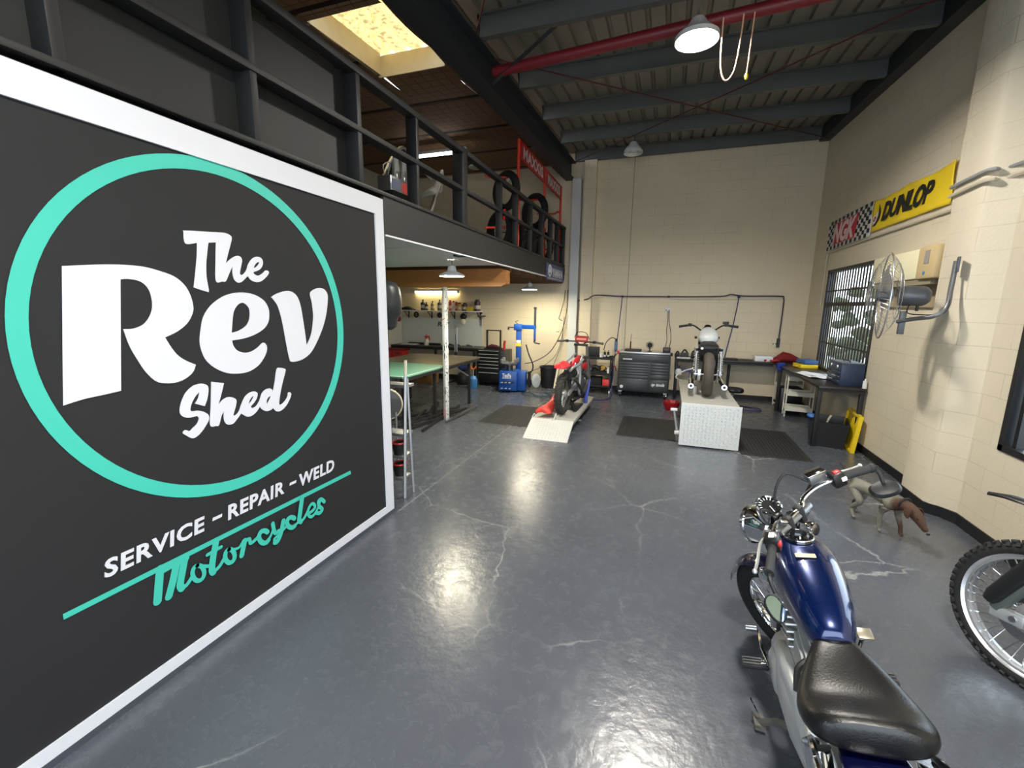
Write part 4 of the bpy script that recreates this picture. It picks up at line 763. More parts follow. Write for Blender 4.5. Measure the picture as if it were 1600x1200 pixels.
q.add([(-x0, -y0, 0), (x0, -y0, 0), (x0, y0, 0), (-x0, y0, 0), (-x1, -y1, h), (x1, -y1, h), (x1, y1, h), (-x1, y1, h), (-x1+.015, -y1+.015, h), (x1-.015, -y1+.015, h), (x1-.015, y1-.015, h), (-x1+.015, y1-.015, h), (-x0+.012, -y0+.012, .02), (x0-.012, -y0+.012, .02), (x0-.012, y0-.012, .02), (-x0+.012, y0-.012, .02)],
  [(0, 3, 2, 1)]+[(i, (i+1) % 4, 4+(i+1) % 4, 4+i) for i in range(4)]+[(4+i, 4+(i+1) % 4, 8+(i+1) % 4, 8+i) for i in range(4)]+[(8+i, 8+(i+1) % 4, 12+(i+1) % 4, 12+i) for i in range(4)]+[(12, 13, 14, 15)])
q.build('tub_shell', BLK_GLOSS, tu, smooth=False)
one(B().ell((0, 0, 0.10), (0.15, 0.17, 0.09), M=RZ(20)), 'rag', pm('dark_rag', (40, 38, 36), 0.9, bump=0.8, bscale=20), 'dark rag heaped in the black tub', 'rag', (2.27, 7.24, 0.12))
one(B().tube([(-0.05, 0, 0), (-0.02, 0.02, 0.12), (0.01, 0.03, 0.18)], 0.014, 8, smooth=3), 'hand_brush', CREAM, 'pale handled brush sticking out of the black tub', 'brush', (2.28, 7.15, 0.24))
one(B().ell((0, 0, 0.03), (0.05, 0.09, 0.035)), 'cloth', pm('blue_cloth', (70, 120, 190), 0.8), 'blue cloth hanging on the left rim of the black tub', 'cloth', (2.06, 7.22, 0.355))
yl = thing('plastic_panel', 'bright yellow plastic panel leaning on the wall behind the black tub', 'panel', (2.50, 7.1, 0), rot=(0, math.radians(5), math.radians(-6)))
B().b2((-0.006, -0.28, 0), (0.006, 0.30, 0.50), 0.003).build('panel_sheet', YELLOW, yl)
k = B(); k.b2((-0.03, -0.30, 0), (0.02, -0.27, 0.51)); k.b2((-0.03, 0.28, 0), (0.02, 0.31, 0.51)); k.b2((-0.03, -0.28, 0.48), (0.02, 0.30, 0.51)); k.b2((-0.03, -0.28, 0), (0.02, 0.30, 0.025)); k.build('panel_frame', YELLOW, yl)
# stool by the high lift
st = thing('work_stool', 'low black round work stool behind the high lift table', 'stool', (1.28, 9.1, 0))
B().lathe([(0, 0.40), (0.17, 0.40), (0.19, 0.37), (0.18, 0.33), (0, 0.33)], n=24).build('seat', BLK_GLOSS, st); B().cyl((0, 0, 0.06), (0, 0, 0.33), 0.022).build('post', CHROME, st)
for k in range(5):
    a = 2*PI*k/5; B().tube([(0, 0, 0.08), (0.2*math.cos(a), 0.2*math.sin(a), 0.045)], 0.016, 6).build('foot', BLACK, st); B().cyl((0.2*math.cos(a)-0.012, 0.2*math.sin(a), 0.025), (0.2*math.cos(a)+0.012, 0.2*math.sin(a), 0.025), 0.025).build('caster', BLACK, st)
# ================================================================ rubber mats
def mat_(x0, x1, y0, y1, label):
    t = B(); n = int((y1-y0)/0.04)
    t.b2((x0, y0, 0), (x1, y1, 0.006))
    t.add([(x0, y0, 0.006), (x1, y0, 0.006), (x1, y0+0.03, 0.012), (x0, y0+0.03, 0.012)], [(0, 1, 2, 3)])
    for i in range(int((x1-x0-0.08)/0.045)): x = x0+0.05+i*0.045; t.b2((x, y0+0.05, 0.006), (x+0.022, y1-0.05, 0.013))
    o = t.build('rubber_mat', pm('rubber_mat', (36, 36, 37), 0.7, bump=0.2), smooth=False); return tag(o, label, 'mat', 'rubber mats by the lift tables')
mat_(-2.82, -1.94, 6.40, 7.76, 'black ribbed rubber mat left of the low lift table')
mat_(-0.60, 0.24, 6.48, 7.72, 'black ribbed rubber mat left of the high lift table')
mat_(1.05, 1.86, 6.20, 7.63, 'black ribbed rubber mat right of the high lift table')
# ================================================================ lift tables
LIFT = pm('lift_plate', (214, 215, 212), 0.35, 0.25, var=0.05, scale=5); DECK = pm('lift_deck', (176, 174, 166), 0.5, 0.2, var=0.2, scale=3)
def treads(bld, o, u, v, nu, nv, su, sv, s=0.018):
    o, u, v = Vector(o), Vector(u).normalized(), Vector(v).normalized(); w_ = u.cross(v)
    for i in range(nu):
        for j in range(nv):
            c = o+u*(i+0.5)*su+v*(j+0.5)*sv; a = u+v if (i+j) % 2 else u-v; a.normalize(); bb_ = w_.cross(a)
            bld.add([c+a*s, c+bb_*s*0.35, c-a*s, c-bb_*s*0.35, c+w_*0.010], [(0, 1, 4), (1, 2, 4), (2, 3, 4), (3, 0, 4)])
ll = thing('lift_table', 'low white motorcycle lift table with its ramp down, red bike on it', 'lift table', (-1.53, 7.2, 0))
B().b2((-0.325, -0.93, 0.15), (0.325, 1.02, 0.20), 0.004).build('deck', DECK, ll)
r = B(); r.add([(-0.33, -1.37, 0.005), (0.33, -1.37, 0.005), (0.325, -0.93, 0.203), (-0.325, -0.93, 0.203), (-0.33, -1.37, -0.0), (0.33, -1.37, -0.0), (0.325, -0.92, 0.18), (-0.325, -0.92, 0.18)], [(0, 1, 2, 3), (7, 6, 5, 4), (0, 4, 5, 1), (1, 5, 6, 2), (2, 6, 7, 3), (3, 7, 4, 0)])
treads(r, (-0.29, -1.355, 0.0125), (1, 0, 0), (0, 0.44, 0.197), 13, 10, 0.045, 0.046); r.build('ramp', LIFT, ll, smooth=False)
B().b2((-0.27, -0.80, 0.0), (0.27, 0.95, 0.03)).build('base', pm('lift_base_dark', (40, 42, 44), 0.5), ll)
for x in (-0.25, 0.25):
    B().bar((x, -0.7, 0.045), (x, 0.8, 0.13), 0.03, 0.05).build('scissor_arm', DKGREY, ll)
B().cyl((0.26, -0.35, 0.07), (0.34, -0.35, 0.07), 0.025).build('axle_end', STEEL, ll); B().tube([(-0.33, -0.9, 0.2), (-0.30, -0.88, 0.26), (-0.27, -0.86, 0.21)], 0.008, 6).build('hook', LIFT, ll); B().tube([(0.02, -0.95, 0.2), (0.05, -0.92, 0.29), (0.07, -0.90, 0.2)], 0.012, 6).build('latch', LIFT, ll)
hl = thing('lift_table', 'raised white motorcycle lift table with its ramp hanging, grey bike on it', 'lift table', (0.635, 7.3, 0))
B().b2((-0.36, -1.0, 0.565), (0.36, 1.05, 0.61), 0.004).build('deck', DECK, hl)
r = B(); r.b2((-0.365, -1.02, 0.02), (0.385, -1.005, 0.615), 0.003); treads(r, (-0.33, -1.021, 0.05), (1, 0, 0), (0, 0, 1), 15, 13, 0.046, 0.042, 0.020); r.build('ramp', LIFT, hl, smooth=False)
B().b2((-0.30, -0.85, 0.0), (0.30, 0.95, 0.05)).build('base', pm('lift_base_dark', (40, 42, 44), 0.5), hl)
for x in (-0.26, 0.26):
    B().bar((x, -0.7, 0.06), (x, 0.8, 0.55), 0.03, 0.06).build('scissor_arm', LIFT, hl); B().bar((x*0.85, 0.8, 0.06), (x*0.85, -0.7, 0.55), 0.03, 0.06).build('scissor_arm', LIFT, hl)
B().tube([(-0.30, -0.80, 0.05), (-0.39, -0.85, 0.16), (-0.45, -0.95, 0.48)], 0.014, 8).build('pump_lever', LIFT, hl); B().box((-0.455, -0.96, 0.50), (0.09, 0.05, 0.035), None, 0.006).build('foot_pedal', LIFT, hl); B().box((-0.39, -0.86, 0.15), (0.07, 0.07, 0.05), None, 0.006).build('pump_bracket', LIFT, hl)
rd = thing('wash_basin', 'dark red dish on the floor left of the high lift table', 'basin', (0.19, 8.55, 0)); rd.scale = (0.75, 0.75, 1)
B().lathe([(0, 0), (0.13, 0.0), (0.2, 0.10), (0.21, 0.16), (0.195, 0.16), (0.12, 0.02), (0, 0.02)], n=24).build('bowl', pm('basin_red', (150, 18, 26), 0.3), rd)
tag(B().tube([(0.30, 8.2, 0.62), (0.22, 8.1, 0.70), (0.35, 8.3, 0.78), (0.62, 8.4, 0.86)], 0.012, 8, smooth=5).build('hose', pm('hose_cream', (214, 206, 186), 0.5)), 'cream hose rising from the high lift deck by the grey motorcycle', 'hose')
one(B().lathe([(0, 0), (0.05, 0), (0.05, 0.10), (0.03, 0.13), (0, 0.13)], n=16), 'jar', pm('jar_clear', (150, 148, 142), 0.15), 'small clear jar on the high lift deck left of the rear tyre', 'jar', (0.46, 7.05, 0.61))
# ================================================================ grey roller cabinet
CAB = pm('cabinet_grey', (58, 59, 61), 0.4, 0.2, var=0.05); CABD = pm('cabinet_drawer', (66, 67, 69), 0.4, 0.2, var=0.06); TRIM = pm('cabinet_trim', (196, 198, 202), 0.3, 0.8)
gc = thing('tool_cabinet', 'wide grey roller tool cabinet with many drawers against the end wall', 'tool cabinet', (-0.39, 9.72, 0))
B().b2((-0.52, -0.25, 0.13), (0.52, 0.25, 0.93), 0.006).build('cabinet_body', CAB, gc)
B().b2((-0.53, -0.265, 0.93), (0.53, 0.26, 0.965), 0.006).build('cabinet_top', TRIM, gc)
for x in (-0.528, 0.528): B().box((x, -0.255, 0.945), (0.05, 0.05, 0.07), None, 0.01).build('corner_bumper', RED if x < 0 else BLACK, gc)
def drawer(x0, x1, z0, z1, par, m=CABD, y=-0.25):
    d = B().b2((x0, y-0.018, z0+0.004), (x1, y, z1-0.004), 0.002).build('drawer', m, par)
    B().b2((x0+0.01, y-0.028, z1-0.016), (x1-0.01, y-0.016, z1-0.006), 0.002).build('handle', pm('chest_pull', (206, 208, 210), 0.35, 0.3) if m is not CABD else pm('drawer_lip', (120, 122, 126), 0.3, 0.6), d); return d
drawer(-0.49, 0.49, 0.76, 0.915, gc)
zs = [0.745, 0.69, 0.635, 0.58, 0.525, 0.47, 0.40, 0.16]
for a, c in zip(zs, zs[1:]): drawer(-0.49, 0.10, c, a, gc)
zs = [0.745, 0.685, 0.625, 0.565, 0.505, 0.40, 0.16]
for a, c in zip(zs, zs[1:]): drawer(0.13, 0.49, c, a, gc)
text('sp tools', basis((0.17, -0.269, 0.25), (1, 0, 0), (0, 0, 1)), 0.1, 'lettering', WHITE, gc, 0.002, shear=0.3, bold=0.004, width=0.27, height=0.085)
B().cyl((-0.43, -0.269, 0.22), (-0.43, -0.267, 0.22), 0.035, n=20).build('badge', WHITE, gc)
B().b2((-0.43, -0.269, 0.80), (-0.24, -0.267, 0.825)).build('name_plate', WHITE, gc)
for x, y in ((-0.46, -0.2), (0.46, -0.2), (-0.46, 0.2), (0.46, 0.2)):
    c = B().cyl((x-0.02, y, 0.055), (x+0.02, y, 0.055), 0.055, n=20).build('caster', BLACK, gc); k = B(); k.box((x, y, 0.115), (0.07, 0.07, 0.03)); k.build('caster_plate', STEEL, c); B().cyl((x-0.024, y, 0.055), (x+0.024, y, 0.055), 0.025).build('caster_hub', CHROME, c)
fn = thing('desk_fan', 'small black round fan on top of the grey tool cabinet', 'fan', (-0.30, 9.66, 0.965))
f = B()
for r in (0.025, 0.05, 0.072): f.torus((0, -0.03, 0.14), (0, 1, 0), r, 0.004, 24, 5)
for k in range(10): a = PI*k/5; f.tube([(0.02*math.cos(a), -0.03, 0.14+0.02*math.sin(a)), (0.072*math.cos(a), -0.03, 0.14+0.072*math.sin(a))], 0.003, 4)
f.build('guard', BLACK, fn); B().cyl((0, -0.02, 0.14), (0, 0.05, 0.14), 0.055, 0.03).build('motor', BLACK, fn); B().tube([(0, 0.02, 0.0), (0, 0.02, 0.12)], 0.012, 8).build('stem', BLACK, fn); B().cyl((0, 0.02, 0), (0, 0.02, 0.012), 0.05).build('base', BLACK, fn)
hp = thing('heater_plate', 'black slab with an upright rod on the left of the grey cabinet top', 'tool', (-0.64, 9.72, 0.965))
B().box((0, 0, 0.018), (0.34, 0.28, 0.036), None, 0.006).build('slab', BLACK, hp); B().cyl((-0.06, 0, 0.036), (-0.06, 0, 0.20), 0.014).build('rod_grip', BLACK, hp); B().tube([(-0.06, 0, 0.20), (-0.045, 0, 0.36), (-0.055, 0, 0.36), (-0.07, 0, 0.20)], 0.004, 6).build('rod_loop', STEEL, hp)
t = thing('battery_charger', 'black battery charger on the right of the grey cabinet top', 'charger', (0.04, 9.68, 0.965)); B().box((0, 0, 0.05), (0.15, 0.14, 0.10), None, 0.014).build('case', BLACK, t); B().box((0, -0.072, 0.065), (0.10, 0.006, 0.045)).build('display', pm('charger_face', (88, 66, 60), 0.4), t)
# air blower held on the hose left of the cabinet
ab = thing('air_regulator', 'blue and steel air regulator beside the grey cabinet', 'regulator', (-1.02, 9.86, 0.92)); B().cyl((0, 0, 0), (0, 0, 0.22), 0.035).build('bowl', pm('regulator_blue', (96, 120, 160), 0.3), ab); B().cyl((0.0, 0, 0.22), (0, 0, 0.28), 0.025).build('knob', BLACK, ab); B().tube([(0, 0, 0.26), (-0.1, 0, 0.30), (-0.22, 0, 0.18), (-0.26, 0.0, 0.02)], 0.009, 8, smooth=4).build('hose', BLACK, ab)
def sprayer(loc, label, s=1.0):
    t = thing('pump_sprayer', label, 'sprayer', loc)
    B().lathe([(0, 0), (0.055*s, 0), (0.062*s, 0.02*s), (0.062*s, 0.10*s), (0.045*s, 0.155*s), (0.025*s, 0.17*s), (0, 0.17*s)], n=18).build('bottle', pm('sprayer_white', (232, 226, 208), 0.4), t)
    h = B(); h.cyl((0, 0, 0.165*s), (0, 0, 0.215*s), 0.033*s); h.bar((-0.03*s, 0, 0.22*s), (0.08*s, 0, 0.225*s), 0.03*s, 0.03*s); h.bar((0.075*s, 0, 0.225*s), (0.095*s, 0, 0.13*s), 0.02*s, 0.025*s); h.bar((-0.03*s, 0, 0.22*s), (-0.075*s, 0, 0.215*s), 0.015*s, 0.015*s); h.cyl((0, 0, 0.22*s), (0, 0, 0.285*s), 0.012*s); h.build('pump_head', RED, t); return t
sp_ = sprayer((-1.12, 10.10, 0.31), 'white pump sprayer with red head on a wall peg left of the grey cabinet', 1.1)
B().box((0, 0.045, -0.01), (0.1, 0.10, 0.015)).build('wall_peg', STEEL, sp_)
sprayer((-5.78, 9.88, 0.86), 'white pump sprayer with red head standing on the left bench', 1.0)
# black service cart
ct = thing('service_cart', 'black three tier service cart between the red bike and the grey cabinet', 'cart', (-1.36, 9.74, 0))
for z in (0.14, 0.42, 0.76):
    k = B(); k.b2((-0.30, -0.2, z), (0.30, 0.2, z+0.012)); k.b2((-0.30, -0.2, z), (0.30, -0.19, z+0.05)); k.b2((-0.30, 0.19, z), (0.30, 0.2, z+0.05)); k.b2((-0.30, -0.2, z), (-0.29, 0.2, z+0.05)); k.b2((0.29, -0.2, z), (0.30, 0.2, z+0.05)); k.build('tray', BLACK, ct)
for x in (-0.28, 0.28):
    for y in (-0.18, 0.18): B().box((x, y, 0.45), (0.03, 0.03, 0.74)).build('post', BLACK, ct); B().cyl((x-0.012, y, 0.04), (x+0.012, y, 0.04), 0.04).build('caster', WHITE if x > 0 else BLACK, ct)
B().tube([(0.30, -0.16, 0.78), (0.36, -0.16, 0.86), (0.36, 0.16, 0.86), (0.30, 0.16, 0.78)], 0.012, 8).build('handle', BLACK, ct)
def small(b, name, mat, label, cat, loc, group=None, rz=0): return one(b, name, mat, label, cat, loc, rz, group)
small(B().box((0, 0, 0.12), (0.27, 0.16, 0.24), None, 0.01), 'parts_box', BLACK, 'large black box on the top tray of the service cart', 'box', (-1.50, 9.76, 0.772))
small(B().lathe([(0, 0), (0.035, 0), (0.035, 0.09), (0.025, 0.12), (0, 0.12)], n=14), 'bottle', WHITE, 'white bottle on the top cart tray beside the large black box', 'bottle', (-1.30, 9.66, 0.772))
for x, y, lab in ((-1.23, 9.68, 'black aerosol can on the top cart tray next to the white bottle'), (-1.16, 9.72, 'black aerosol can with a white band near the right end of the top cart tray')):
    t = thing('aerosol_can', lab, 'aerosol can', (x, y, 0.772), 0, 'cans on the service cart'); B().lathe([(0, 0), (0.026, 0), (0.026, 0.13), (0.014, 0.15), (0, 0.15)], n=14).build('can', BLACK, t); B().cyl((0, 0, 0.15), (0, 0, 0.185), 0.012).build('nozzle', STEEL, t)
    B().cyl((0, 0, 0.04), (0, 0, 0.08), 0.0268, n=14).build('band', WHITE, t)
for x, s_, lab in ((-1.42, 0.10, 'black drill lying on the middle cart tray'), (-1.27, 0.09, 'black grinder with a yellow disc on the middle cart tray')):
    t = thing('power_tool', lab, 'power tool', (x, 9.72, 0.432)); B().tube([(-0.10, 0, 0.10), (0.0, 0, 0.14), (0.07, 0, 0.08)], s_*0.5, 8, smooth=3).build('body', BLACK, t); B().box((0, 0, 0.025), (0.14, 0.12, 0.05), None, 0.01).build('battery', BLACK, t)
    if s_ < 0.1: B().cyl((0.02, -0.06, 0.14), (0.02, -0.07, 0.14), 0.05).build('disc', pm('disc_yellow', (190, 150, 50), 0.5), t)
for i, (x, w_) in enumerate(((-1.58, 0.06), (-1.53, 0.05), (-1.13, 0.06))): small(B().lathe([(0, 0), (w_/2, 0), (w_/2, 0.10+0.03*i), (0, 0.10+0.03*i)], n=12), 'jar', WHITE if i else STEEL, ['steel tin at the left end of the middle cart tray', 'white tin beside the steel tin on the middle cart tray', 'white tin at the right end of the middle cart tray'][i], 'tin', (x, 9.64, 0.432))
small(B().box((0, 0, 0.008), (0.16, 0.08, 0.016)), 'note_block', PAPER, 'white pad on the front of the middle cart tray', 'pad', (-1.24, 9.59, 0.432))
small(B().box((0, 0, 0.10), (0.36, 0.28, 0.20), None, 0.03), 'tool_bag', pm('bag_black', (24, 24, 25), 0.8), 'black tool bag on the bottom cart tray', 'bag', (-1.45, 9.72, 0.152))
small(B().box((0, 0, 0.085), (0.16, 0.2, 0.17), None, 0.01), 'oil_tin', pm('tin_red', (214, 60, 48), 0.4), 'bright red tin on the right of the bottom cart tray', 'tin', (-1.16, 9.66, 0.152))
# ================================================================ tyre changer
TCB = pm('changer_blue', (18, 74, 158), 0.35, var=0.08)
tc_ = thing('tyre_changer', 'blue tyre changing machine with a turntable and tall swing arm', 'tyre changer', (-3.22, 9.18, 0), math.radians(12))
B().b2((-0.24, -0.24, 0.03), (0.16, 0.30, 0.46), 0.012).build('cabinet', TCB, tc_); B().b2((0.16, -0.18, 0.03), (0.34, 0.24, 0.44), 0.012).build('side_box', TCB, tc_)
text('TecFa', basis((-0.17, -0.243, 0.33), (1, 0, 0), (0, 0, 1)), 0.1, 'lettering', WHITE, tc_, 0.003, bold=0.006, width=0.20, height=0.09); B().b2((-0.17, -0.243, 0.305), (0.03, -0.24, 0.322)).build('stripe', WHITE, tc_)
for z in (0.22, 0.09):
    for k in range(3): B().box((-0.17+k*0.085, -0.28, z), (0.05, 0.09, 0.018), None, 0.004).build('pedal', pm('pedal_alloy', (196, 198, 200), 0.3, 0.8), tc_)
B().b2((-0.2, -0.246, 0.2), (0.10, -0.238, 0.235)).build('pedal_slot', BLACK, tc_)
tb = B(); tb.cyl((-0.04, 0.02, 0.46), (-0.04, 0.02, 0.60), 0.07); tb.cyl((-0.04, 0.02, 0.58), (-0.04, 0.02, 0.605), 0.16, n=24); tb.build('turntable', pm('changer_steel', (96, 98, 100), 0.4, 0.8), tc_)
for k in range(4):
    a = PI/4+k*PI/2; j = B(); dx, dy = math.cos(a), math.sin(a); j.bar((-0.04+0.05*dx, 0.02+0.05*dy, 0.62), (-0.04+0.24*dx, 0.02+0.24*dy, 0.64), 0.07, 0.03); j.box((-0.04+0.22*dx, 0.02+0.22*dy, 0.68), (0.06, 0.06, 0.09), RZ(math.degrees(a)).to_3x3(), 0.01); j.build('jaw', pm('jaw_alloy', (178, 180, 182), 0.35, 0.8), tc_)
B().box((0.13, 0.26, 0.90), (0.12, 0.12, 1.0), None, 0.012).build('column', TCB, tc_); B().b2((0.07, 0.195, 0.98), (0.19, 0.199, 1.05)).build('warning_label', YELLOW, tc_); B().b2((0.08, 0.194, 1.06), (0.18, 0.199, 1.12)).build('white_label', WHITE, tc_)
B().b2((0.02, 0.18, 1.34), (0.20, 0.34, 1.48), 0.012).build('pivot_head', TCB, tc_); B().bar((0.18, 0.26, 1.42), (0.52, 0.12, 1.42), 0.07, 0.09, bev=0.01).build('swing_arm', TCB, tc_)
B().cyl((0.50, 0.12, 1.10), (0.50, 0.12, 1.82), 0.026).build('hex_shaft', pm('shaft_steel', (70, 72, 76), 0.35, 0.8), tc_); B().cyl((0.50, 0.12, 1.82), (0.50, 0.12, 1.86), 0.036).build('shaft_cap', BLACK, tc_); B().box((0.50, 0.12, 1.28), (0.05, 0.06, 0.25), None, 0.01).build('shaft_sleeve', TCB, tc_); B().tube([(0.48, 0.12, 1.10), (0.52, 0.10, 1.07), (0.62, 0.06, 1.06)], 0.016, 8).build('mount_head', DKGREY, tc_)
B().tube([(0.02, 0.26, 1.40), (-0.09, 0.24, 1.40)], 0.012, 8).build('lock_handle', BLACK, tc_); B().cyl((-0.09, 0.24, 1.38), (-0.12, 0.24, 1.38), 0.035).build('lock_knob', BLACK, tc_); B().tube([(0.1, 0.26, 1.48), (0.05, 0.22, 1.53), (0.12, 0.2, 1.56)], 0.008, 6).build('air_coil', BLACK, tc_)
B().tube([(0.26, 0.3, 0.34), (0.42, 0.34, 0.38), (0.46, 0.30, 0.55), (0.36, 0.28, 0.8), (0.30, 0.24, 1.02)], 0.016, 8, smooth=4).build('bead_breaker_arm', DKGREY, tc_)
B().lathe([(0.02, 0), (0.14, 0.02), (0.16, 0.05), (0.14, 0.06), (0.02, 0.04)], (0.52, 0.10, 0.22), (0.8, -0.5, 0.1), 20).build('bead_breaker_shoe', pm('shoe_white', (200, 206, 208), 0.4), tc_)
B().b2((0.36, 0.14, 0.05), (0.42, 0.30, 0.40)).build('rubber_pad', RUBBER, tc_)
tag(B().tube([(-2.7, 9.0, 0.012), (-2.45, 8.75, 0.012), (-2.2, 8.9, 0.012), (-2.4, 9.15, 0.012), (-2.75, 9.1, 0.012), (-2.85, 8.85, 0.012), (-2.4, 8.65, 0.012), (-2.15, 8.75, 0.012)], 0.008, 6, smooth=8).build('floor_hose', pm('hose_teal', (40, 66, 84), 0.5)), 'blue grey hose coiled on the floor between the tyre changer and the bin', 'hose')
bn = thing('waste_bin', 'tall black plastic bin on the floor by the white column', 'bin', (-2.53, 9.88, 0))
B().lathe([(0, 0), (0.165, 0), (0.17, 0.01), (0.205, 0.46), (0.222, 0.46), (0.222, 0.50), (0.20, 0.50), (0.16, 0.03), (0, 0.03)], n=32).build('bin_shell', pm('bin_black', (30, 32, 35), 0.45), bn)
# ================================================================ black tool chest with silver drawer handles
tcst = thing('tool_chest', 'black tool chest with silver drawer pulls beside the tyre changer', 'tool cabinet', (-3.83, 9.70, 0))
B().b2((-0.36, -0.24, 0.08), (0.36, 0.24, 0.86), 0.006).build('chest_body', BLK_GLOSS, tcst)
zs = [0.85, 0.765, 0.685, 0.605, 0.525, 0.445, 0.33, 0.12]
for a, c in zip(zs, zs[1:]): drawer(-0.31, 0.20, c, a, tcst, BLK_GLOSS, -0.24)
B().b2((0.24, -0.25, 0.5), (0.38, -0.10, 0.86), 0.01).build('side_bin', DKGREY, tcst)
for x in (-0.3, 0.3): B().cyl((x-0.02, -0.18, 0.045), (x+0.02, -0.18, 0.045), 0.045).build('caster', BLACK, tcst); B().cyl((x-0.02, 0.18, 0.045), (x+0.02, 0.18, 0.045), 0.045).build('caster', BLACK, tcst)
sr_ = thing('tool_stand', 'black U shaped stand on top of the black tool chest', 'stand', (-3.86, 9.72, 0.86))
for x in (-0.17, 0.17): B().box((x, 0, 0.22), (0.035, 0.05, 0.44), None, 0.004).build('upright', BLACK, sr_)
B().tube([(-0.19, 0, 0.44), (0.19, 0, 0.44)], 0.014, 8).build('cross_bar', BLACK, sr_); B().box((0, 0, 0.01), (0.42, 0.2, 0.02)).build('foot', BLACK, sr_)
small(B().loft([[(x, u, 0.005+h+v) for u, v in se(0.08, h, 12)] for x, h in ((-0.16, 0.02), (-0.05, 0.045), (0.06, 0.04), (0.17, 0.02))]), 'glove_pile', pm('gloves_dark_red', (62, 22, 24), 0.8), 'dark red work gloves on the black tool chest under the stand', 'gloves', (-3.86, 9.68, 0.88))
small(B().tube([(0, 0, 0), (0, 0, 0.14), (0.015, 0, 0.22)], 0.028, 10), 'pliers', pm('handle_red', (176, 30, 36), 0.5), 'red handled tool standing upright at the right of the black tool chest', 'tool', (-3.53, 9.55, 0.86))
# ================================================================ bottle shelf
sh = thing('wall_shelf', 'long white wall shelf with dark brackets above the left bench', 'shelf', (0, 0, 0))
B().b2((-6.68, 9.92, 1.715), (-4.34, 10.19, 1.74)).build('shelf_board', WHITE, sh)
for x in (-6.47, -5.78, -5.12, -4.41):
    k = B(); k.b2((x-0.012, 9.96, 1.70), (x+0.012, 10.19, 1.715)); k.b2((x-0.012, 10.175, 1.53), (x+0.012, 10.19, 1.715)); k.bar((x, 9.98, 1.70), (x, 10.18, 1.55), 0.012, 0.012); k.build('bracket', BLACK, sh)
def shelf_item(x, h, r, col, label, cap=None, kind='bottle', y=10.02, box=False):
    t = thing('spray_can' if kind == 'can' else kind, label, 'can' if kind == 'can' else kind, (x, y, 1.74), 0, 'supplies on the bottle shelf')
    m = pm('pack_%02x%02x%02x' % col, col, 0.4)
    if box: B().box((0, 0, h/2), (2*r, 0.12, h), None, 0.004).build('body', m, t)
    elif kind == 'bottle': B().lathe([(0, 0), (r, 0), (r, h*0.62), (r*0.75, h*0.72), (r*0.32, h*0.82), (r*0.32, h*0.9), (0, h*0.9)], n=16).build('body', m, t); B().cyl((0, 0, h*0.9), (0, 0, h), r*0.36).build('cap', pm('pack_cap_%02x%02x%02x' % (cap or (30, 30, 32)), cap or (30, 30, 32), 0.4), t)
    else: B().lathe([(0, 0), (r, 0), (r, h*0.82), (r*0.6, h*0.88), (0, h*0.88)], n=16).build('body', m, t); B().cyl((0, 0, h*0.86), (0, 0, h), r*0.7).build('cap', pm('pack_cap_%02x%02x%02x' % (cap or (30, 30, 32)), cap or (30, 30, 32), 0.4), t)
    if not box: B().cyl((0, 0, h*0.2), (0, 0, h*0.5), r*1.015, n=16).build('label_band', pm('pack_label', (206, 200, 186), 0.5), t)
    return t
shelf_item(-5.94, 0.27, 0.06, (44, 38, 36), 'tall dark bottle at the left of the shelf')
shelf_item(-5.84, 0.20, 0.045, (36, 34, 36), 'short dark bottle beside the tall dark bottle on the shelf')
shelf_item(-5.66, 0.23, 0.05, (150, 140, 80), 'olive flat bottle standing alone on the shelf')
shelf_item(-5.46, 0.27, 0.055, (90, 92, 96), 'grey bottle on the shelf just left of the support post')
shelf_item(-5.16, 0.26, 0.035, (206, 60, 46), 'red aerosol can just right of the support post', (206, 60, 46), 'can')
shelf_item(-5.07, 0.24, 0.035, (214, 206, 200), 'white aerosol can with dark cap beside the red can', None, 'can')
shelf_item(-4.99, 0.25, 0.033, (200, 70, 60), 'red and white aerosol can left of the orange tub', (230, 225, 220), 'can')
shelf_item(-4.90, 0.20, 0.065, (222, 160, 44), 'orange tub with dark lid on the shelf', None, 'tub')
shelf_item(-4.76, 0.20, 0.06, (56, 60, 62), 'black and white tin on the shelf right of the orange tub', None, 'tub')
shelf_item(-4.61, 0.10, 0.09, (214, 190, 60), 'low yellow box on the shelf', None, 'carton', box=True)
shelf_item(-4.42, 0.28, 0.075, (74, 50, 72), 'big dark purple container at the right end of the shelf', None, 'tub')
small(B().loft([[(x, u, 0.004+h+v) for u, v in se(0.1, h, 10)] for x, h in ((-0.25, 0.008), (-0.08, 0.03), (0.06, 0.045), (0.25, 0.01))]), 'cloth', pm('cloth_black', (30, 29, 29), 0.9), 'black cloth lying at the left end of the shelf', 'cloth', (-6.45, 10.02, 1.74))
for x, r in ((-6.17, 0.075), (-5.49, 0.065)):
    small(B().torus((0, 0, 0), (0, 1, 0), r-0.02, 0.024, 20, 8).box((0, 0.0, 0.0), (r*1.3, 0.02, 0.03)).tube([(0, 0, r), (0, 0.06, r+0.04), (0, 0.13, r+0.03)], 0.006, 5), 'ear_muffs', BLACK, 'black ear muffs hung under the shelf at the left' if x < -6 else 'black ear muffs hung under the shelf beside the support post', 'ear muffs', (x, 10.06, 1.62), 'ear muffs under the shelf')
rs = thing('respirator', 'black respirator with a cream filter hung below the shelf', 'respirator', (-4.83, 10.10, 1.52))
B().ell((0, -0.01, 0.08), (0.09, 0.07, 0.07)).build('face_piece', BLACK, rs); B().ell((0.0, -0.05, -0.05), (0.075, 0.05, 0.075)).build('filter', CREAM, rs); B().tube([(-0.08, 0, 0.12), (0, 0.06, 0.18), (0.09, 0, 0.16)], 0.01, 6, smooth=4).build('strap', BLACK, rs)
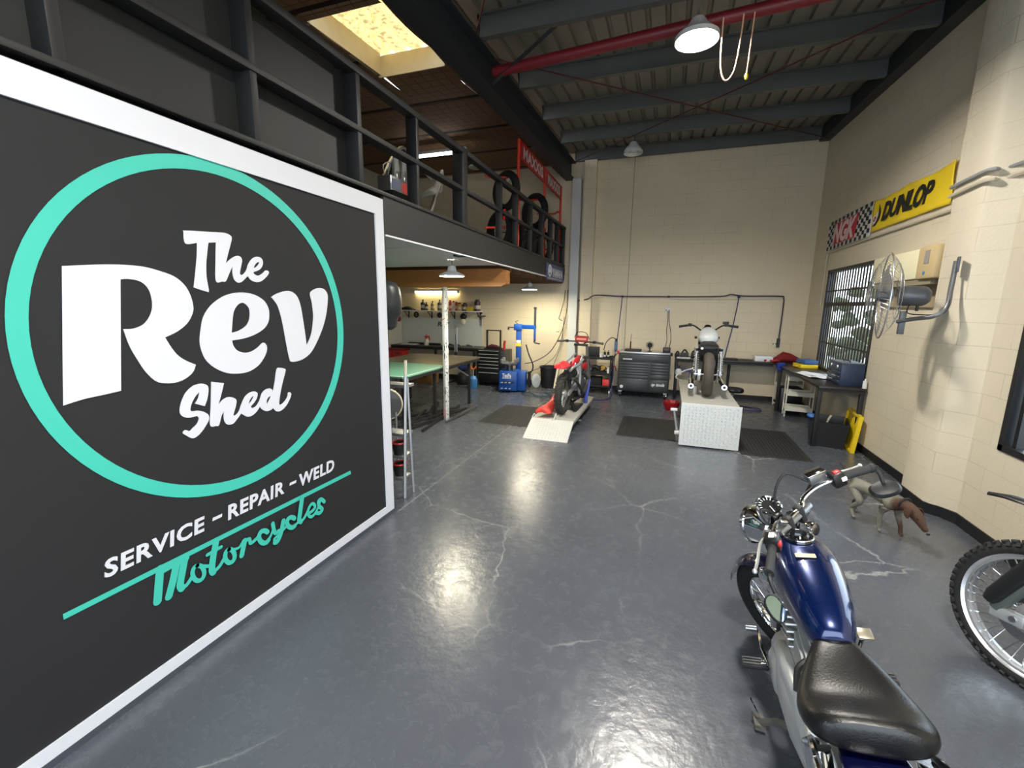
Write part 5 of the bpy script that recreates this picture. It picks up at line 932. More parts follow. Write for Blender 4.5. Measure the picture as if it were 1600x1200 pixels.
cl_ = thing('caliper', 'steel vernier caliper hung at the right end of the shelf', 'caliper', (-4.37, 10.15, 1.40)); B().bar((0, 0, -0.02), (0, 0, 0.24), 0.03, 0.008).build('beam', STEEL, cl_); B().bar((-0.11, 0, 0.22), (0.12, 0, 0.22), 0.012, 0.03).build('jaw', STEEL, cl_); B().box((0, -0.005, 0.30), (0.05, 0.02, 0.06)).build('dial', BLACK, cl_)
# bench clutter, left
for k in range(3): small(B().box((0, 0, 0.004+k*0.006), (0.42, 0.28, 0.005)), 'paper_sheet', PAPER, 'white paper sheets stacked at the left end of the left bench', 'paper', (-6.25, 9.86, 0.862), 'papers on the left bench', 0.2*k)
small(B().box((0, 0, 0.02), (0.9, 0.14, 0.04), None, 0.008), 'tool_tray', BLACK, 'long black tray at the back of the left bench', 'tray', (-5.95, 10.06, 0.86))
for i, (x, w_) in enumerate(((-5.05, 0.2), (-4.85, 0.14), (-4.55, 0.22))): small(B().tube([(-w_/2, 0, 0.02), (-w_/4, 0.02, 0.05), (w_/4, -0.02, 0.03), (w_/2, 0, 0.015)], 0.02, 8, smooth=3), 'hand_tool', pm('tool_steel_%d' % i, (92+20*i, 94+20*i, 96+20*i), 0.4, 0.6), ['grey hand tool on the left bench just right of the support post', 'small grey hand tool left of the upright clamp on the left bench', 'light grey hand tool on the right end of the left bench'][i], 'tool', (x, 9.85, 0.86))
cp = thing('bar_clamp', 'tall steel bar clamp standing in front of the left bench', 'clamp', (-4.79, 9.57, 0.62)); B().tube([(-0.03, 0, 0.12), (-0.03, 0, 0.72), (-0.015, 0, 0.75), (0.015, 0, 0.75), (0.03, 0, 0.72), (0.03, 0, 0.12)], 0.008, 6).build('bar', STEEL, cp); B().bar((0, 0, 0.15), (0, 0, 0.55), 0.035, 0.012).build('rail', ALU, cp); B().cyl((0, 0, -0.05), (0, 0, 0.14), 0.035).build('grip', BLACK, cp); B().b2((-0.02, 0.0, 0.16), (0.02, 0.06, 0.20)).build('jaw', STEEL, cp)
rbx = thing('parts_bin', 'red plastic parts bin hung under the left bench', 'bin', (-6.45, 9.52, 0.50))
for x in (-0.2, 0.12): B().b2((x-0.15, -0.14, 0.0), (x+0.15, 0.14, 0.26), 0.015).build('bin_shell', RED, rbx); B().b2((x-0.08, -0.15, 0.16), (x+0.08, -0.138, 0.20)).build('pull', pm('bin_pull', (130, 16, 20), 0.4), rbx)
B().b2((-0.37, -0.16, 0.24), (0.30, 0.16, 0.285)).build('rim', REDDK, rbx)
fb = thing('cardboard_box', 'brown cardboard box with a hand slot on the floor under the left bench', 'box', (-5.45, 9.35, 0)); B().box((0, 0, 0.12), (0.42, 0.32, 0.24), None, 0.004).build('carton', pm('cardboard', (150, 108, 62), 0.8), fb); B().box((0, -0.162, 0.16), (0.10, 0.004, 0.03)).build('hand_slot', pm('slot_dark', (60, 40, 24), 0.8), fb)
vc = thing('shop_vacuum', 'black shop vacuum on the floor below the left bench', 'vacuum cleaner', (-4.55, 9.5, 0)); B().lathe([(0, 0.02), (0.17, 0.02), (0.19, 0.10), (0.17, 0.22), (0.10, 0.28), (0, 0.29)], n=20).build('tank', BLACK, vc); B().tube([(-0.15, 0, 0.1), (-0.32, -0.05, 0.05), (-0.38, -0.12, 0.04)], 0.03, 8, smooth=4).build('hose', BLACK, vc)
small(B().loft([[(x, u, 0.11+v) for u, v in se(w_, h, 12)] for x, w_, h in ((-0.12, 0.06, 0.05), (0, 0.10, 0.10), (0.13, 0.07, 0.06))]), 'tool_bag', pm('bag_blue', (34, 48, 104), 0.8), 'dark blue bag resting on the shop vacuum under the left bench', 'bag', (-4.62, 9.62, 0.275))
ps = thing('garden_sprayer', 'blue pressure sprayer with an orange trigger on the floor beside the black tool chest', 'sprayer', (-4.12, 9.10, 0)); B().lathe([(0, 0), (0.09, 0), (0.10, 0.02), (0.10, 0.22), (0.05, 0.28), (0, 0.28)], n=18).build('tank', pm('sprayer_blue', (70, 130, 190), 0.35), ps); B().cyl((0, 0, 0.28), (0, 0, 0.42), 0.02).build('pump_rod', ALU, ps); B().tube([(-0.07, 0, 0.50), (-0.02, 0, 0.44), (0.02, 0, 0.44), (0.07, 0, 0.50)], 0.018, 8).build('trigger', ORANGE, ps); B().tube([(0.08, 0, 0.2), (0.14, 0, 0.35), (0.1, 0.05, 0.15), (0.14, 0, 0.05)], 0.01, 6, smooth=4).build('hose', BLACK, ps)
# ================================================================ sticker covered post
pmx = pm('post_film', (214, 216, 218), 0.35, var=0.03); N, L, b = nodes(pmx); tcp = N.new('ShaderNodeTexCoord'); mpp = N.new('ShaderNodeMapping'); mpp.inputs['Scale'].default_value = (14, 14, 6); L.new(tcp.outputs['Object'], mpp.inputs[0])
vp = N.new('ShaderNodeTexVoronoi'); vp.feature = 'F1'; vp.distance = 'CHEBYCHEV'; vp.inputs['Scale'].default_value = 1.3; L.new(mpp.outputs[0], vp.inputs[0]); n1 = N.new('ShaderNodeTexNoise'); n1.inputs['Scale'].default_value = 4.5; n1.inputs['Detail'].default_value = 5; L.new(mpp.outputs[0], n1.inputs[0])
m1 = N.new('ShaderNodeMath'); m1.operation = 'GREATER_THAN'; m1.inputs[1].default_value = 0.575; L.new(n1.outputs['Fac'], m1.inputs[0]); m2 = N.new('ShaderNodeMath'); m2.operation = 'LESS_THAN'; m2.inputs[1].default_value = 0.42; L.new(vp.outputs['Distance'], m2.inputs[0]); m3 = N.new('ShaderNodeMath'); m3.operation = 'MULTIPLY'; L.new(m1.outputs[0], m3.inputs[0]); L.new(m2.outputs[0], m3.inputs[1])
mxp = N.new('ShaderNodeMix'); mxp.data_type = 'RGBA'; L.new(m3.outputs[0], mxp.inputs[0]); L.new(b.inputs['Base Color'].links[0].from_socket, mxp.inputs[6]); mxp.inputs[7].default_value = rgb((60, 60, 62)); L.new(mxp.outputs[2], b.inputs['Base Color'])
pl = thing('support_post', 'square post wrapped in white printed film holding up the pine beam', 'post', (-3.36, 6.34, 0), math.radians(-25))
B().box((0, 0, 1.085), (0.07, 0.07, 2.17), None, 0.006).build('post_body', pmx, pl)
B().b2((-0.03, -0.0375, 0.05), (0.03, -0.0345, 0.19)).build('pink_sticker', pm('sticker_pink', (226, 170, 178), 0.4), pl)
for z, h in ((0.44, 0.12), (1.02, 0.10), (1.16, 0.08)): B().b2((0.012, -0.0375, z), (0.03, -0.0345, z+h)).build('black_mark', BLACK, pl)
k = B(); k.bar((-0.04, -0.0365, 1.64), (0.04, -0.0365, 1.68), 0.002, 0.012); k.build('red_mark', pm('mark_red', (214, 60, 74), 0.5), pl)
# ================================================================ table tennis table and offcuts beneath
tt = thing('games_table', 'long green topped games table with black folding legs left of the post', 'table', (-4.18, 6.60, 0))
GREEN = pm('table_green', (104, 164, 142), 0.35, var=0.04); TAN = pm('table_tan', (104, 90, 66), 0.25, var=0.06)
B().b2((-0.76, -1.37, 0.855), (0.72, -0.01, 0.88)).build('near_top', GREEN, tt); B().b2((-0.76, 0.01, 0.855), (0.72, 1.37, 0.88)).build('far_top', TAN, tt)
k = B(); k.b2((0.70, -1.37, 0.88), (0.72, -0.01, 0.8815)); k.b2((-0.76, -1.37, 0.88), (0.70, -1.35, 0.8815)); k.build('edge_line', WHITE, tt)
for y0, y1 in ((-1.37, -0.01), (0.01, 1.37)): B().b2((0.68, y0, 0.80), (0.715, y1, 0.854)).build('apron', BLACK, tt); B().b2((-0.75, y0, 0.80), (-0.715, y1, 0.854)).build('apron', BLACK, tt)
for x in (0.66, -0.66):
    for y in (-1.25, -0.35, 0.98): B().box((x, y, 0.40), (0.045, 0.045, 0.80)).build('leg', BLACK, tt)
B().tube([(0.66, -1.2, 0.45), (0.45, -0.95, 0.80)], 0.008, 6).build('brace', STEEL, tt); B().tube([(0.66, 0.95, 0.55), (0.4, 0.7, 0.80)], 0.012, 6).build('brace', ALU, tt)
BARS = [((-3.35, 5.55), (-3.55, 7.2), 0.02), ((-3.62, 5.3), (-3.3, 6.9), 0.018), ((-3.75, 5.5), (-3.4, 6.6), 0.02), ((-3.25, 6.1), (-3.2, 7.3), 0.016), ((-3.9, 5.9), (-3.3, 7.0), 0.02), ((-3.6, 6.2), (-3.9, 7.0), 0.035), ((-4.2, 5.7), (-3.5, 6.9), 0.018), ((-3.55, 5.2), (-3.85, 6.5), 0.016)]
for i, ((x0, y0), (x1, y1), r) in enumerate(BARS):
    zc = r+0.012*(i % 3); b_ = B(); b_.bar((x0, y0, zc+0.004*i), (x1, y1, zc+0.02+0.012*(i % 4)), 2*r, 2*r, bev=0.004)
    one(b_, 'steel_offcut', pm('offcut_dark', (46, 46, 47), 0.5, 0.4) if i != 3 else STEEL, 'dark steel offcut in the heap under the green table' if i != 3 else 'bright steel offcut at the front of the heap by the post', 'steel bar', group='steel offcuts under the table' if i != 3 else None)
# helmet, red ear defenders, ladder, stool at the end of the mural wall
wm = thing('welding_mask', 'dark grey welding mask hung behind the end of the mural wall', 'mask', (-2.66, 3.75, 1.92))
B().loft([[(u, v, z) for u, v in se(a, c, 20, 2.3)] for z, a, c in ((0.20, 0.05, 0.05), (0.18, 0.11, 0.11), (0.12, 0.15, 0.15), (0.0, 0.165, 0.165), (-0.12, 0.155, 0.155), (-0.17, 0.12, 0.13), (-0.25, 0.11, 0.10), (-0.28, 0.07, 0.06))]).build('shell', pm('mask_grey', (42, 45, 48), 0.4), wm)
B().b2((-0.06, -0.185, -0.08), (0.12, -0.15, 0.12), 0.015).build('visor_frame', pm('mask_black', (20, 20, 22), 0.3), wm); B().box((0.0, 0, 0.36), (0.02, 0.02, 0.35)).build('hanging_strap', BLACK, wm)
small(B().tube([(-0.07, 0, -0.02), (-0.05, 0, 0.09), (0.03, 0, 0.11), (0.08, 0, 0.0)], 0.022, 8, smooth=4).ell((0.06, 0, -0.05), (0.06, 0.05, 0.07)), 'ear_defenders', pm('defender_red', (150, 26, 32), 0.4), 'red ear defenders hung at the far left wall corner', 'ear muffs', (-6.62, 9.85, 1.56))
la = thing('step_ladder', 'narrow aluminium step ladder at the end of the mural wall', 'ladder', (-2.60, 3.56, 0))
for x in (-0.18, 0.27): B().tube([(x, -0.06, 0), (x-0.03, 0.06, 1.22)], 0.016, 8).build('rail', ALU, la); B().tube([(x, 0.10, 0), (x-0.03, 0.09, 1.18)], 0.013, 8).build('rear_rail', ALU, la)
for i, z in enumerate((0.18, 0.40, 0.62, 1.10)): B().box((0.03, -0.03+0.1*z+0.05, z), (0.42, 0.16, 0.03), None, 0.005).build('step', ALU, la)
B().tube([(0.24, 0.06, 1.20), (0.24, 0.07, 1.36)], 0.016, 8).build('hand_grip', pm('ladder_cap', (214, 206, 180), 0.5), la)
for z in (0.195, 0.415):
    t = thing('paint_tub', 'small black tub with a red rim on the lowest ladder step' if z < 0.3 else 'small black tub with a red rim on the second ladder step', 'tub', (-2.44, 3.60, z+0.001), 0, 'tubs on the ladder'); B().lathe([(0, 0), (0.06, 0), (0.075, 0.12), (0.06, 0.12), (0.055, 0.02), (0, 0.02)], n=18).build('tub_shell', BLACK, t); B().torus((0, 0, 0.12), (0, 0, 1), 0.07, 0.009, 20, 6).build('rim', RED, t)
ch_ = thing('round_stool', 'grey round folding seat with a pale rim leaning behind the ladder', 'stool', (-2.86, 4.0, 0)); B().lathe([(0, 0), (0.155, 0), (0.16, 0.02), (0, 0.03)], (0, 0, 0.80), (0.5, -0.85, 0.12), 28).build('seat', pm('seat_grey', (96, 98, 100), 0.6), ch_); B().torus((0, 0, 0.80), (0.5, -0.85, 0.12), 0.165, 0.012, 32, 8).build('rim', CREAM, ch_)
for x in (-0.1, 0.1): B().tube([(x, 0.03, 0), (x, 0.02, 0.72)], 0.012, 8).build('leg', ALU, ch_)
# pull cords from the roof lamp
tag(B().tube([(0.30, 5.0, 4.56), (0.30, 5.0, 4.4), (0.31, 5.0, 4.15), (0.36, 5.0, 4.02), (0.43, 5.0, 4.10), (0.46, 5.0, 4.35), (0.47, 5.0, 4.56)], 0.007, 6, smooth=5).build('pull_cord', pm('cord_orange', (236, 186, 150), 0.6)), 'looped orange cord hanging from the roof pipe beside the lit lamp', 'cord')
pc = thing('pull_cord', 'straight orange cord with a yellow end hanging beside the looped cord', 'cord', (0.54, 5.0, 4.0)); B().tube([(0.02, 0, 0.56), (0, 0, 0.05)], 0.006, 6).build('cord', pm('cord_orange', (236, 186, 150), 0.6), pc); B().lathe([(0, 0), (0.014, 0.01), (0.018, 0.04), (0.008, 0.06), (0, 0.06)], n=10).build('end_grip', YELLOW, pc)
# ================================================================ motorcycles
BLUEM = pm('tank_blue_metallic', (2, 27, 78), 0.24, 0.5, var=0.05, coat=1.0); NAVYM = pm('fender_navy', (12, 16, 58), 0.2, 0.3, coat=1.0, var=0.05)
VINYL = pm('seat_vinyl', (11, 11, 12), 0.34, bump=0.12, bscale=160, var=0.08); ENGAL = pm('engine_alloy', (206, 208, 210), 0.36, 0.65, var=0.08); CLEARS = pm('reservoir_silver', (120, 122, 126), 0.3, 0.7)
def wheel(par, c, R, tr, rimm, spokes=36, knob=0, axis=(1, 0, 0), M=None, tyrem=None, rimw=0.03, hubr=0.05, disc=None, sr=0.0022):
    """spoked wheel as parts of par, axle along x at c; M bakes an extra transform"""
    c = Vector(c); M = M or Matrix.Identity(4); ri = R-tr*1.75
    t = B(); prof = []
    for i in range(14):
        a = -PI*0.80+2*PI*0.80*i/13; prof.append((R-tr+tr*math.cos(a), tr*1.02*math.sin(a)))
    t.lathe(prof, (0, 0, 0), (1, 0, 0), 56, True)
    if knob:
        n = knob
        for k in range(n):
            for j, (ang, w_) in enumerate(((-0.95, 0.02), (-0.35, 0.024), (0.35, 0.024), (0.95, 0.02))):
                th = 2*PI*(k+0.5*(j % 2))/n; rr = R-tr+(tr+0.004)*math.cos(ang); xx = tr*1.02*math.sin(ang)*1.02
                e = Vector((0, math.cos(th), math.sin(th))); tn = Vector((0, -math.sin(th), math.cos(th))); nx = Vector((math.sin(ang), 0, 0))+e*math.cos(ang); sx = nx.cross(tn)
                Mx = Matrix((sx, tn, nx)).transposed(); t.box(Vector((xx, 0, 0))+e*rr, (w_, PI*R/n*0.95, 0.016), Mx)
    t.xf(M @ TR(*c)); o = t.build('tyre', tyrem or RUBBER, par, ang=30)
    r = B(); r.lathe([(ri+0.012, -rimw), (ri+0.016, -rimw*0.7), (ri-0.012, -rimw*0.75), (ri-0.008, 0), (ri-0.012, rimw*0.75), (ri+0.016, rimw*0.7), (ri+0.012, rimw), (ri-0.006, rimw*0.6), (ri-0.014, 0), (ri-0.006, -rimw*0.6)], (0, 0, 0), (1, 0, 0), 56, True); r.xf(M @ TR(*c)); rm = r.build('rim', rimm, par)
    s = B()
    for k in range(spokes):
        th = 2*PI*k/spokes; sd = 1 if k % 2 else -1; d = 0.55 if (k//2) % 2 else -0.55
        s.cyl((sd*0.028, hubr*math.cos(th+d), hubr*math.sin(th+d)), (sd*0.006, (ri-0.006)*math.cos(th), (ri-0.006)*math.sin(th)), sr, n=5, cap=False)
    s.xf(M @ TR(*c)); s.build('spokes', CHROME, par)
    h = B().lathe([(0.0, -0.055), (0.018, -0.055), (hubr+0.012, -0.035), (hubr+0.012, -0.028), (hubr*0.6, -0.02), (hubr*0.6, 0.02), (hubr+0.012, 0.028), (hubr+0.012, 0.035), (0.018, 0.055), (0, 0.055)], (0, 0, 0), (1, 0, 0), 24); h.xf(M @ TR(*c)); h.build('hub', ENGAL, par)
    if disc: d = B().lathe([(0.07, disc-0.002), (0.115, disc-0.002), (0.115, disc+0.002), (0.07, disc+0.002)], (0, 0, 0), (1, 0, 0), 36, True); d.xf(M @ TR(*c)); d.build('brake_disc', STEEL, par)
def part(b, name, m, par, M=None, **k):
    if M: b.xf(M)
    return b.build(name, m, par, **k)
def loft_y(secs, n=20, p=2.4):  # secs: (y, halfwidth, zbottom, ztop)
    return B().loft([[(u, y, (zt+zb)/2+v) for u, v in se(w_, (zt-zb)/2, n, p)] for y, w_, zb, zt in secs])
# ---------------- blue cruiser, leaning on its side stand with the bars turned to the left
cr = thing('motorcycle', 'blue cruiser motorcycle with a black seat leaning on its stand in the foreground', 'motorcycle', (0.752, 1.12, 0), rot=(0, math.radians(-10), math.radians(-1))); cr.scale = (0.88, 1, 1)
part(loft_y([(0.485, 0.045, 0.74, 0.815), (0.50, 0.066, 0.725, 0.835), (0.54, 0.088, 0.71, 0.862), (0.62, 0.114, 0.70, 0.894), (0.72, 0.136, 0.70, 0.918), (0.82, 0.149, 0.705, 0.934), (0.90, 0.150, 0.715, 0.943), (0.96, 0.138, 0.73, 0.944), (1.01, 0.110, 0.75, 0.936), (1.045, 0.072, 0.775, 0.915), (1.055, 0.04, 0.80, 0.895)], 24, 2.25), 'fuel_tank', BLUEM, cr, sub=1)
fc = B().lathe([(0, 0.012), (0.038, 0.012), (0.045, 0.004), (0.062, 0.002), (0.066, -0.01)], (0.0, 0.945, 0.945), (0, 0.06, 1), 28); part(fc, 'filler_cap', pm('cap_black_chrome', (70, 70, 74), 0.1, 0.9), cr)
part(B().torus((0, 0.945, 0.946), (0, 0.06, 1), 0.062, 0.005, 32, 8), 'cap_ring', CHROME, cr)
part(B().box((-0.01, 0.80, 0.9345), (0.082, 0.024, 0.006), RX(4).to_3x3(), 0.003), 'tank_badge', pm('badge_gold', (240, 206, 160), 0.4), cr)
part(B().tube([(0, 0.86, 0.73), (0, 0.5, 0.70), (0, 0.2, 0.62)], 0.024, 10), 'frame_spine', BLACK, cr)
part(B().tube([(0, 1.15, 0.92), (0, 1.16, 0.80), (-0.06, 1.13, 0.55), (-0.11, 1.05, 0.25), (-0.12, 0.8, 0.18), (-0.12, 0.35, 0.22), (-0.11, 0.12, 0.5), (-0.10, 0.02, 0.62)], 0.017, 10, smooth=4), 'frame_cradle', BLACK, cr)
part(B().tube([(0, 1.16, 0.80), (0.06, 1.13, 0.55), (0.11, 1.05, 0.25), (0.12, 0.8, 0.18), (0.12, 0.35, 0.22), (0.11, 0.12, 0.5), (0.10, 0.02, 0.62)], 0.017, 10, smooth=4), 'frame_cradle', BLACK, cr)
# saddle: wide low solo seat rising to a lip at the back
seat = [(0.525, 0.060, 0.735, 0.790), (0.50, 0.080, 0.72, 0.803), (0.46, 0.105, 0.70, 0.800), (0.40, 0.142, 0.68, 0.785), (0.345, 0.172, 0.665, 0.770), (0.30, 0.188, 0.66, 0.764), (0.26, 0.192, 0.66, 0.774), (0.22, 0.186, 0.665, 0.788), (0.19, 0.170, 0.675, 0.794), (0.17, 0.140, 0.69, 0.788), (0.162, 0.09, 0.70, 0.770)]
part(loft_y(seat, 24, 2.7), 'seat', VINYL, cr, sub=1)
part(B().loft([[(u, 0.0-0.31*math.cos(a)*0+dy, z+v) for u, v in se(w_, 0.012, 16, 3)] for a, dy, z, w_ in ((0, 0.30, 0.63, 0.085), (0, 0.12, 0.675, 0.105), (0, -0.05, 0.665, 0.115), (0, -0.20, 0.58, 0.115), (0, -0.30, 0.44, 0.11))]), 'rear_fender', NAVYM, cr)
for x in (-0.05, 0.0, 0.05): B().ell((x*1.2, 0.045, 0.688), (0.007, 0.007, 0.004)).build('fender_bolt', CHROME, cr)
wheel(cr, (0, 0.10, 0.305), 0.305, 0.065, CHROME, 36, hubr=0.06, rimw=0.04)
# engine: crankcases, two finned cylinders, covers
part(B().loft([[(u, y, 0.36+v) for u, v in se(w_, h, 18, 3)] for y, w_, h in ((0.34, 0.10, 0.07), (0.44, 0.15, 0.12), (0.60, 0.175, 0.155), (0.78, 0.18, 0.16), (0.95, 0.165, 0.14), (1.03, 0.11, 0.08))]), 'crankcase', ENGAL, cr)
part(B().lathe([(0, -0.185), (0.075, -0.183), (0.10, -0.165), (0.105, -0.13)], (0, 0.84, 0.36), (1, 0, 0), 26), 'generator_cover', ENGAL, cr)
part(B().lathe([(0, 0.19), (0.085, 0.187), (0.105, 0.165), (0.11, 0.13)], (0, 0.80, 0.36), (1, 0, 0), 26), 'clutch_cover', ENGAL, cr)
for nm, y0, z0, dy, dz in (('front_cylinder', 0.88, 0.46, 0.10, 0.24), ('rear_cylinder', 0.66, 0.47, -0.09, 0.22)):
    k = B(); d = Vector((0, dy, dz)); L_ = d.length; d.normalize(); u_ = Vector((1, 0, 0)); v_ = d.cross(u_)
    Mx = Matrix((u_, v_, d)).transposed()
    for i in range(9): k.box(Vector((0, y0, z0))+d*(0.02+i*L_/9), (0.215 if i < 8 else 0.19, 0.17, 0.011), Mx, 0.004)
    k.cyl((0, y0, z0), Vector((0, y0, z0))+d*L_, 0.07); part(k, nm, ENGAL, cr)
    part(B().box(Vector((0, y0, z0))+d*(L_+0.02), (0.15, 0.13, 0.05), Mx, 0.015), 'rocker_cover', CHROME, cr)
part(B().loft([[(-0.125+0.03*t-u*0.13, y, z+v) for u, v in se(0.30, h, 14, 3)] for t, y, z, h in ((0, 0.93, 0.40, 0.03), (0, 0.86, 0.42, 0.085), (0, 0.70, 0.43, 0.10), (0.3, 0.56, 0.45, 0.085), (0.5, 0.38, 0.47, 0.055), (0.8, 0.22, 0.45, 0.035))]), 'left_side_case', pm('case_alloy', (222, 224, 226), 0.34, 0.45), cr)
part(B().loft([[(-0.135+u, y, z+v) for u, v in se(0.03, h, 12, 2)] for y, z, h in ((0.40, 0.50, 0.05), (0.25, 0.50, 0.05), (0.12, 0.44, 0.045), (0.0, 0.37, 0.04), (-0.08, 0.33, 0.02))]), 'swingarm_cover', pm('case_alloy', (222, 224, 226), 0.34, 0.45), cr)
for z in (0.16, 0.24): part(B().tube([(0.10, 0.9 if z < 0.2 else 0.6, 0.5), (0.13, 1.0 if z < 0.2 else 0.55, 0.38), (0.15, 0.75, z+0.02), (0.15, 0.3, z+0.02), (0.16, -0.35, z+0.08)], (lambda t: 0.02+0.02*min(1, max(0, (t-0.4)*4))), 12, smooth=5), 'exhaust_pipe', CHROME, cr)
for sx in (-1, 1):
    sp = B(); n_ = 40; sp.tube([(sx*0.155+0.033*math.cos(2*PI*i/5), 0.19-0.09*i/n_+0.033*math.sin(2*PI*i/5), 0.60-0.25*i/n_) for i in range(n_+1)], 0.006, 6); part(sp, 'shock_spring', CHROME, cr)
    part(B().cyl((sx*0.155, 0.20, 0.64), (sx*0.155, 0.08, 0.31), 0.02).cyl((sx*0.155, 0.205, 0.665), (sx*0.155, 0.18, 0.60), 0.042), 'shock_body', CHROME, cr)
    part(B().tube([(sx*0.165, 0.22, 0.665), (sx*0.175, 0.12, 0.70), (sx*0.165, 0.0, 0.67)], 0.012, 8, smooth=3), 'fender_strut', CHROME, cr)
    part(B().lathe([(0, 0.05), (0.025, 0.045), (0.035, 0.02), (0.03, 0), (0, 0)], (sx*0.20, 0.02, 0.66), (0, -1, 0), 16), 'turn_signal', CHROME, cr)
# foot controls
for sx in (-1, 1):
    px = sx*0.20; pg = part(B().box((sx*0.275+0.03, 0.955, 0.295), (0.125, 0.058, 0.022), None, 0.006), 'foot_peg', pm('peg_rubber', (34, 34, 36), 0.6), cr)
    rb = B()
    for j in range(3): rb.b2((sx*0.275-0.025, 0.937+j*0.018-0.004, 0.306), (sx*0.275+0.085, 0.937+j*0.018+0.004, 0.310))
    rb.build('peg_rib', pm('peg_rib', (66, 66, 68), 0.5), pg); part(B().cyl((sx*0.15, 0.955, 0.295), (sx*0.215, 0.955, 0.295), 0.02), 'peg_mount', CHROME, cr)
part(B().tube([(-0.17, 0.86, 0.32), (-0.20, 1.0, 0.34), (-0.20, 1.11, 0.36), (-0.255, 1.115, 0.36)], 0.008, 8), 'gear_lever', CHROME, cr); part(B().cyl((-0.205, 1.113, 0.36), (-0.26, 1.115, 0.36), 0.013), 'lever_rubber', STEEL, cr)
part(B().tube([(0.16, 0.82, 0.30), (0.19, 0.95, 0.33), (0.26, 1.06, 0.37), (0.285, 1.08, 0.40)], 0.009, 8), 'brake_lever', CHROME, cr); part(B().box((0.29, 1.085, 0.405), (0.07, 0.055, 0.016), RX(20).to_3x3(), 0.007), 'brake_pad', pm('pad_silver', (176, 170, 152), 0.35, 0.7), cr)
part(B().tube([(0.15, 0.70, 0.25), (0.18, 0.9, 0.50), (0.17, 1.05, 0.52)], 0.009, 8, smooth=4), 'brake_line', CHROME, cr)
part(B().tube([(-0.12, 0.70, 0.22), (-0.18, 0.82, 0.13), (-0.26, 0.87, 0.065)], 0.015, 8), 'side_stand', pm('stand_grey', (116, 114, 108), 0.45, 0.5), cr); part(B().box((-0.26, 0.87, 0.068), (0.05, 0.09, 0.012), RY(11).to_3x3()), 'stand_foot', pm('stand_grey', (116, 114, 108), 0.45, 0.5), cr); part(B().tube([(-0.255, 0.87, 0.09), (-0.285, 0.94, 0.12)], 0.006, 6), 'stand_tang', CHROME, cr)
part(B().tube([(-0.10, 0.52, 0.68), (-0.135, 0.50, 0.66), (-0.15, 0.47, 0.60)], 0.012, 8, smooth=3), 'fuel_tap', BLACK, cr)
# steering assembly turned left about the steering head
RK_ = math.radians(22); HEAD = Vector((0, 1.10, 0.90)); AX = Vector((0, -math.sin(RK_), math.cos(RK_)))
ST = TR(0.02, -0.03, -0.01) @ TR(*HEAD) @ Matrix.Rotation(math.radians(45), 4, AX) @ TR(*(-HEAD))
FA = Vector((0, 1.39, 0.315))
wheel(cr, FA, 0.315, 0.05, CHROME, 36, M=ST, hubr=0.055)
top = HEAD+AX*0.06+Vector((0, 0.05, 0.02))
for sx in (-1, 1):
    a_ = FA+Vector((sx*0.095, 0, 0)); b_ = top+Vector((sx*0.095, 0, 0)); m_ = a_.lerp(b_, 0.52)
    part(B().cyl(m_, b_, 0.019), 'fork_tube', CHROME, cr, ST); part(B().cyl(a_-Vector((0, 0.0, 0.0)), m_, 0.029, 0.027).cyl(m_, m_.lerp(b_, 0.03), 0.031), 'fork_slider', ENGAL, cr, ST)
    part(B().cyl(m_.lerp(b_, 0.05), m_.lerp(b_, 0.45), 0.027), 'fork_boot', CHROME, cr, ST)
    part(B().lathe([(0, 0.055), (0.028, 0.05), (0.036, 0.02), (0.03, 0), (0, 0)], HEAD+Vector((sx*0.20, 0.06, -0.12)), (0, 1, 0), 16), 'turn_signal', CHROME, cr, ST); part(B().cyl(HEAD+Vector((sx*0.10, 0.07, -0.12)), HEAD+Vector((sx*0.20, 0.07, -0.12)), 0.008), 'signal_stem', CHROME, cr, ST)
part(B().box(top+Vector((0, -0.02, 0.0)), (0.25, 0.10, 0.025), RX(-20).to_3x3(), 0.008), 'top_clamp', pm('clamp_silver', (150, 152, 156), 0.3, 0.8), cr, ST); part(B().box(HEAD+Vector((0, 0.08, -0.13)), (0.25, 0.09, 0.03), RX(-30).to_3x3(), 0.008), 'lower_clamp', BLACK, cr, ST)
part(B().lathe([(0.022, 0), (0.024, 0.02), (0.018, 0.026), (0, 0.026)], top+Vector((0, -0.03, 0.012)), AX, 18), 'stem_nut', CHROME, cr, ST)
ff = B(); rings = []
for i in range(11):
    th = math.radians(22+110*i/10); y = FA.y+0.345*math.cos(th); z = FA.z+0.345*math.sin(th); rings.append([(u, y+math.cos(th)*(v-0.35*abs(u)), z+math.sin(th)*(v-0.35*abs(u))) for u, v in se(0.068, 0.006, 14, 2.2)])
part(ff.loft(rings), 'front_fender', NAVYM, cr, ST)
hl_c = HEAD+Vector((0, 0.21, -0.02))
part(B().lathe([(0, -0.11), (0.04, -0.105), (0.075, -0.07), (0.088, 0.0), (0.09, 0.045), (0.097, 0.05), (0.097, 0.07), (0.088, 0.075)], hl_c, (0, 1, -0.08), 36), 'headlight_bucket', CHROME, cr, ST); part(B().lathe([(0.09, 0.07), (0.06, 0.09), (0, 0.10)], hl_c, (0, 1, -0.08), 30), 'headlight_lens', pm('lens_glass', (214, 220, 226), 0.08, 0.3), cr, ST)
sp_c = HEAD+Vector((0.0, 0.115, 0.115)); SA = Vector((0, -0.42, 0.90)).normalized()
part(B().lathe([(0.02, -0.07), (0.055, -0.06), (0.062, -0.02), (0.064, 0.01), (0.058, 0.014), (0.054, 0.008)], sp_c, SA, 32), 'speedometer', CHROME, cr, ST)
part(B().cyl(sp_c+SA*0.002, sp_c+SA*0.006, 0.056, n=32), 'speedometer_face', pm('dial_black', (20, 21, 23), 0.25), cr, ST)
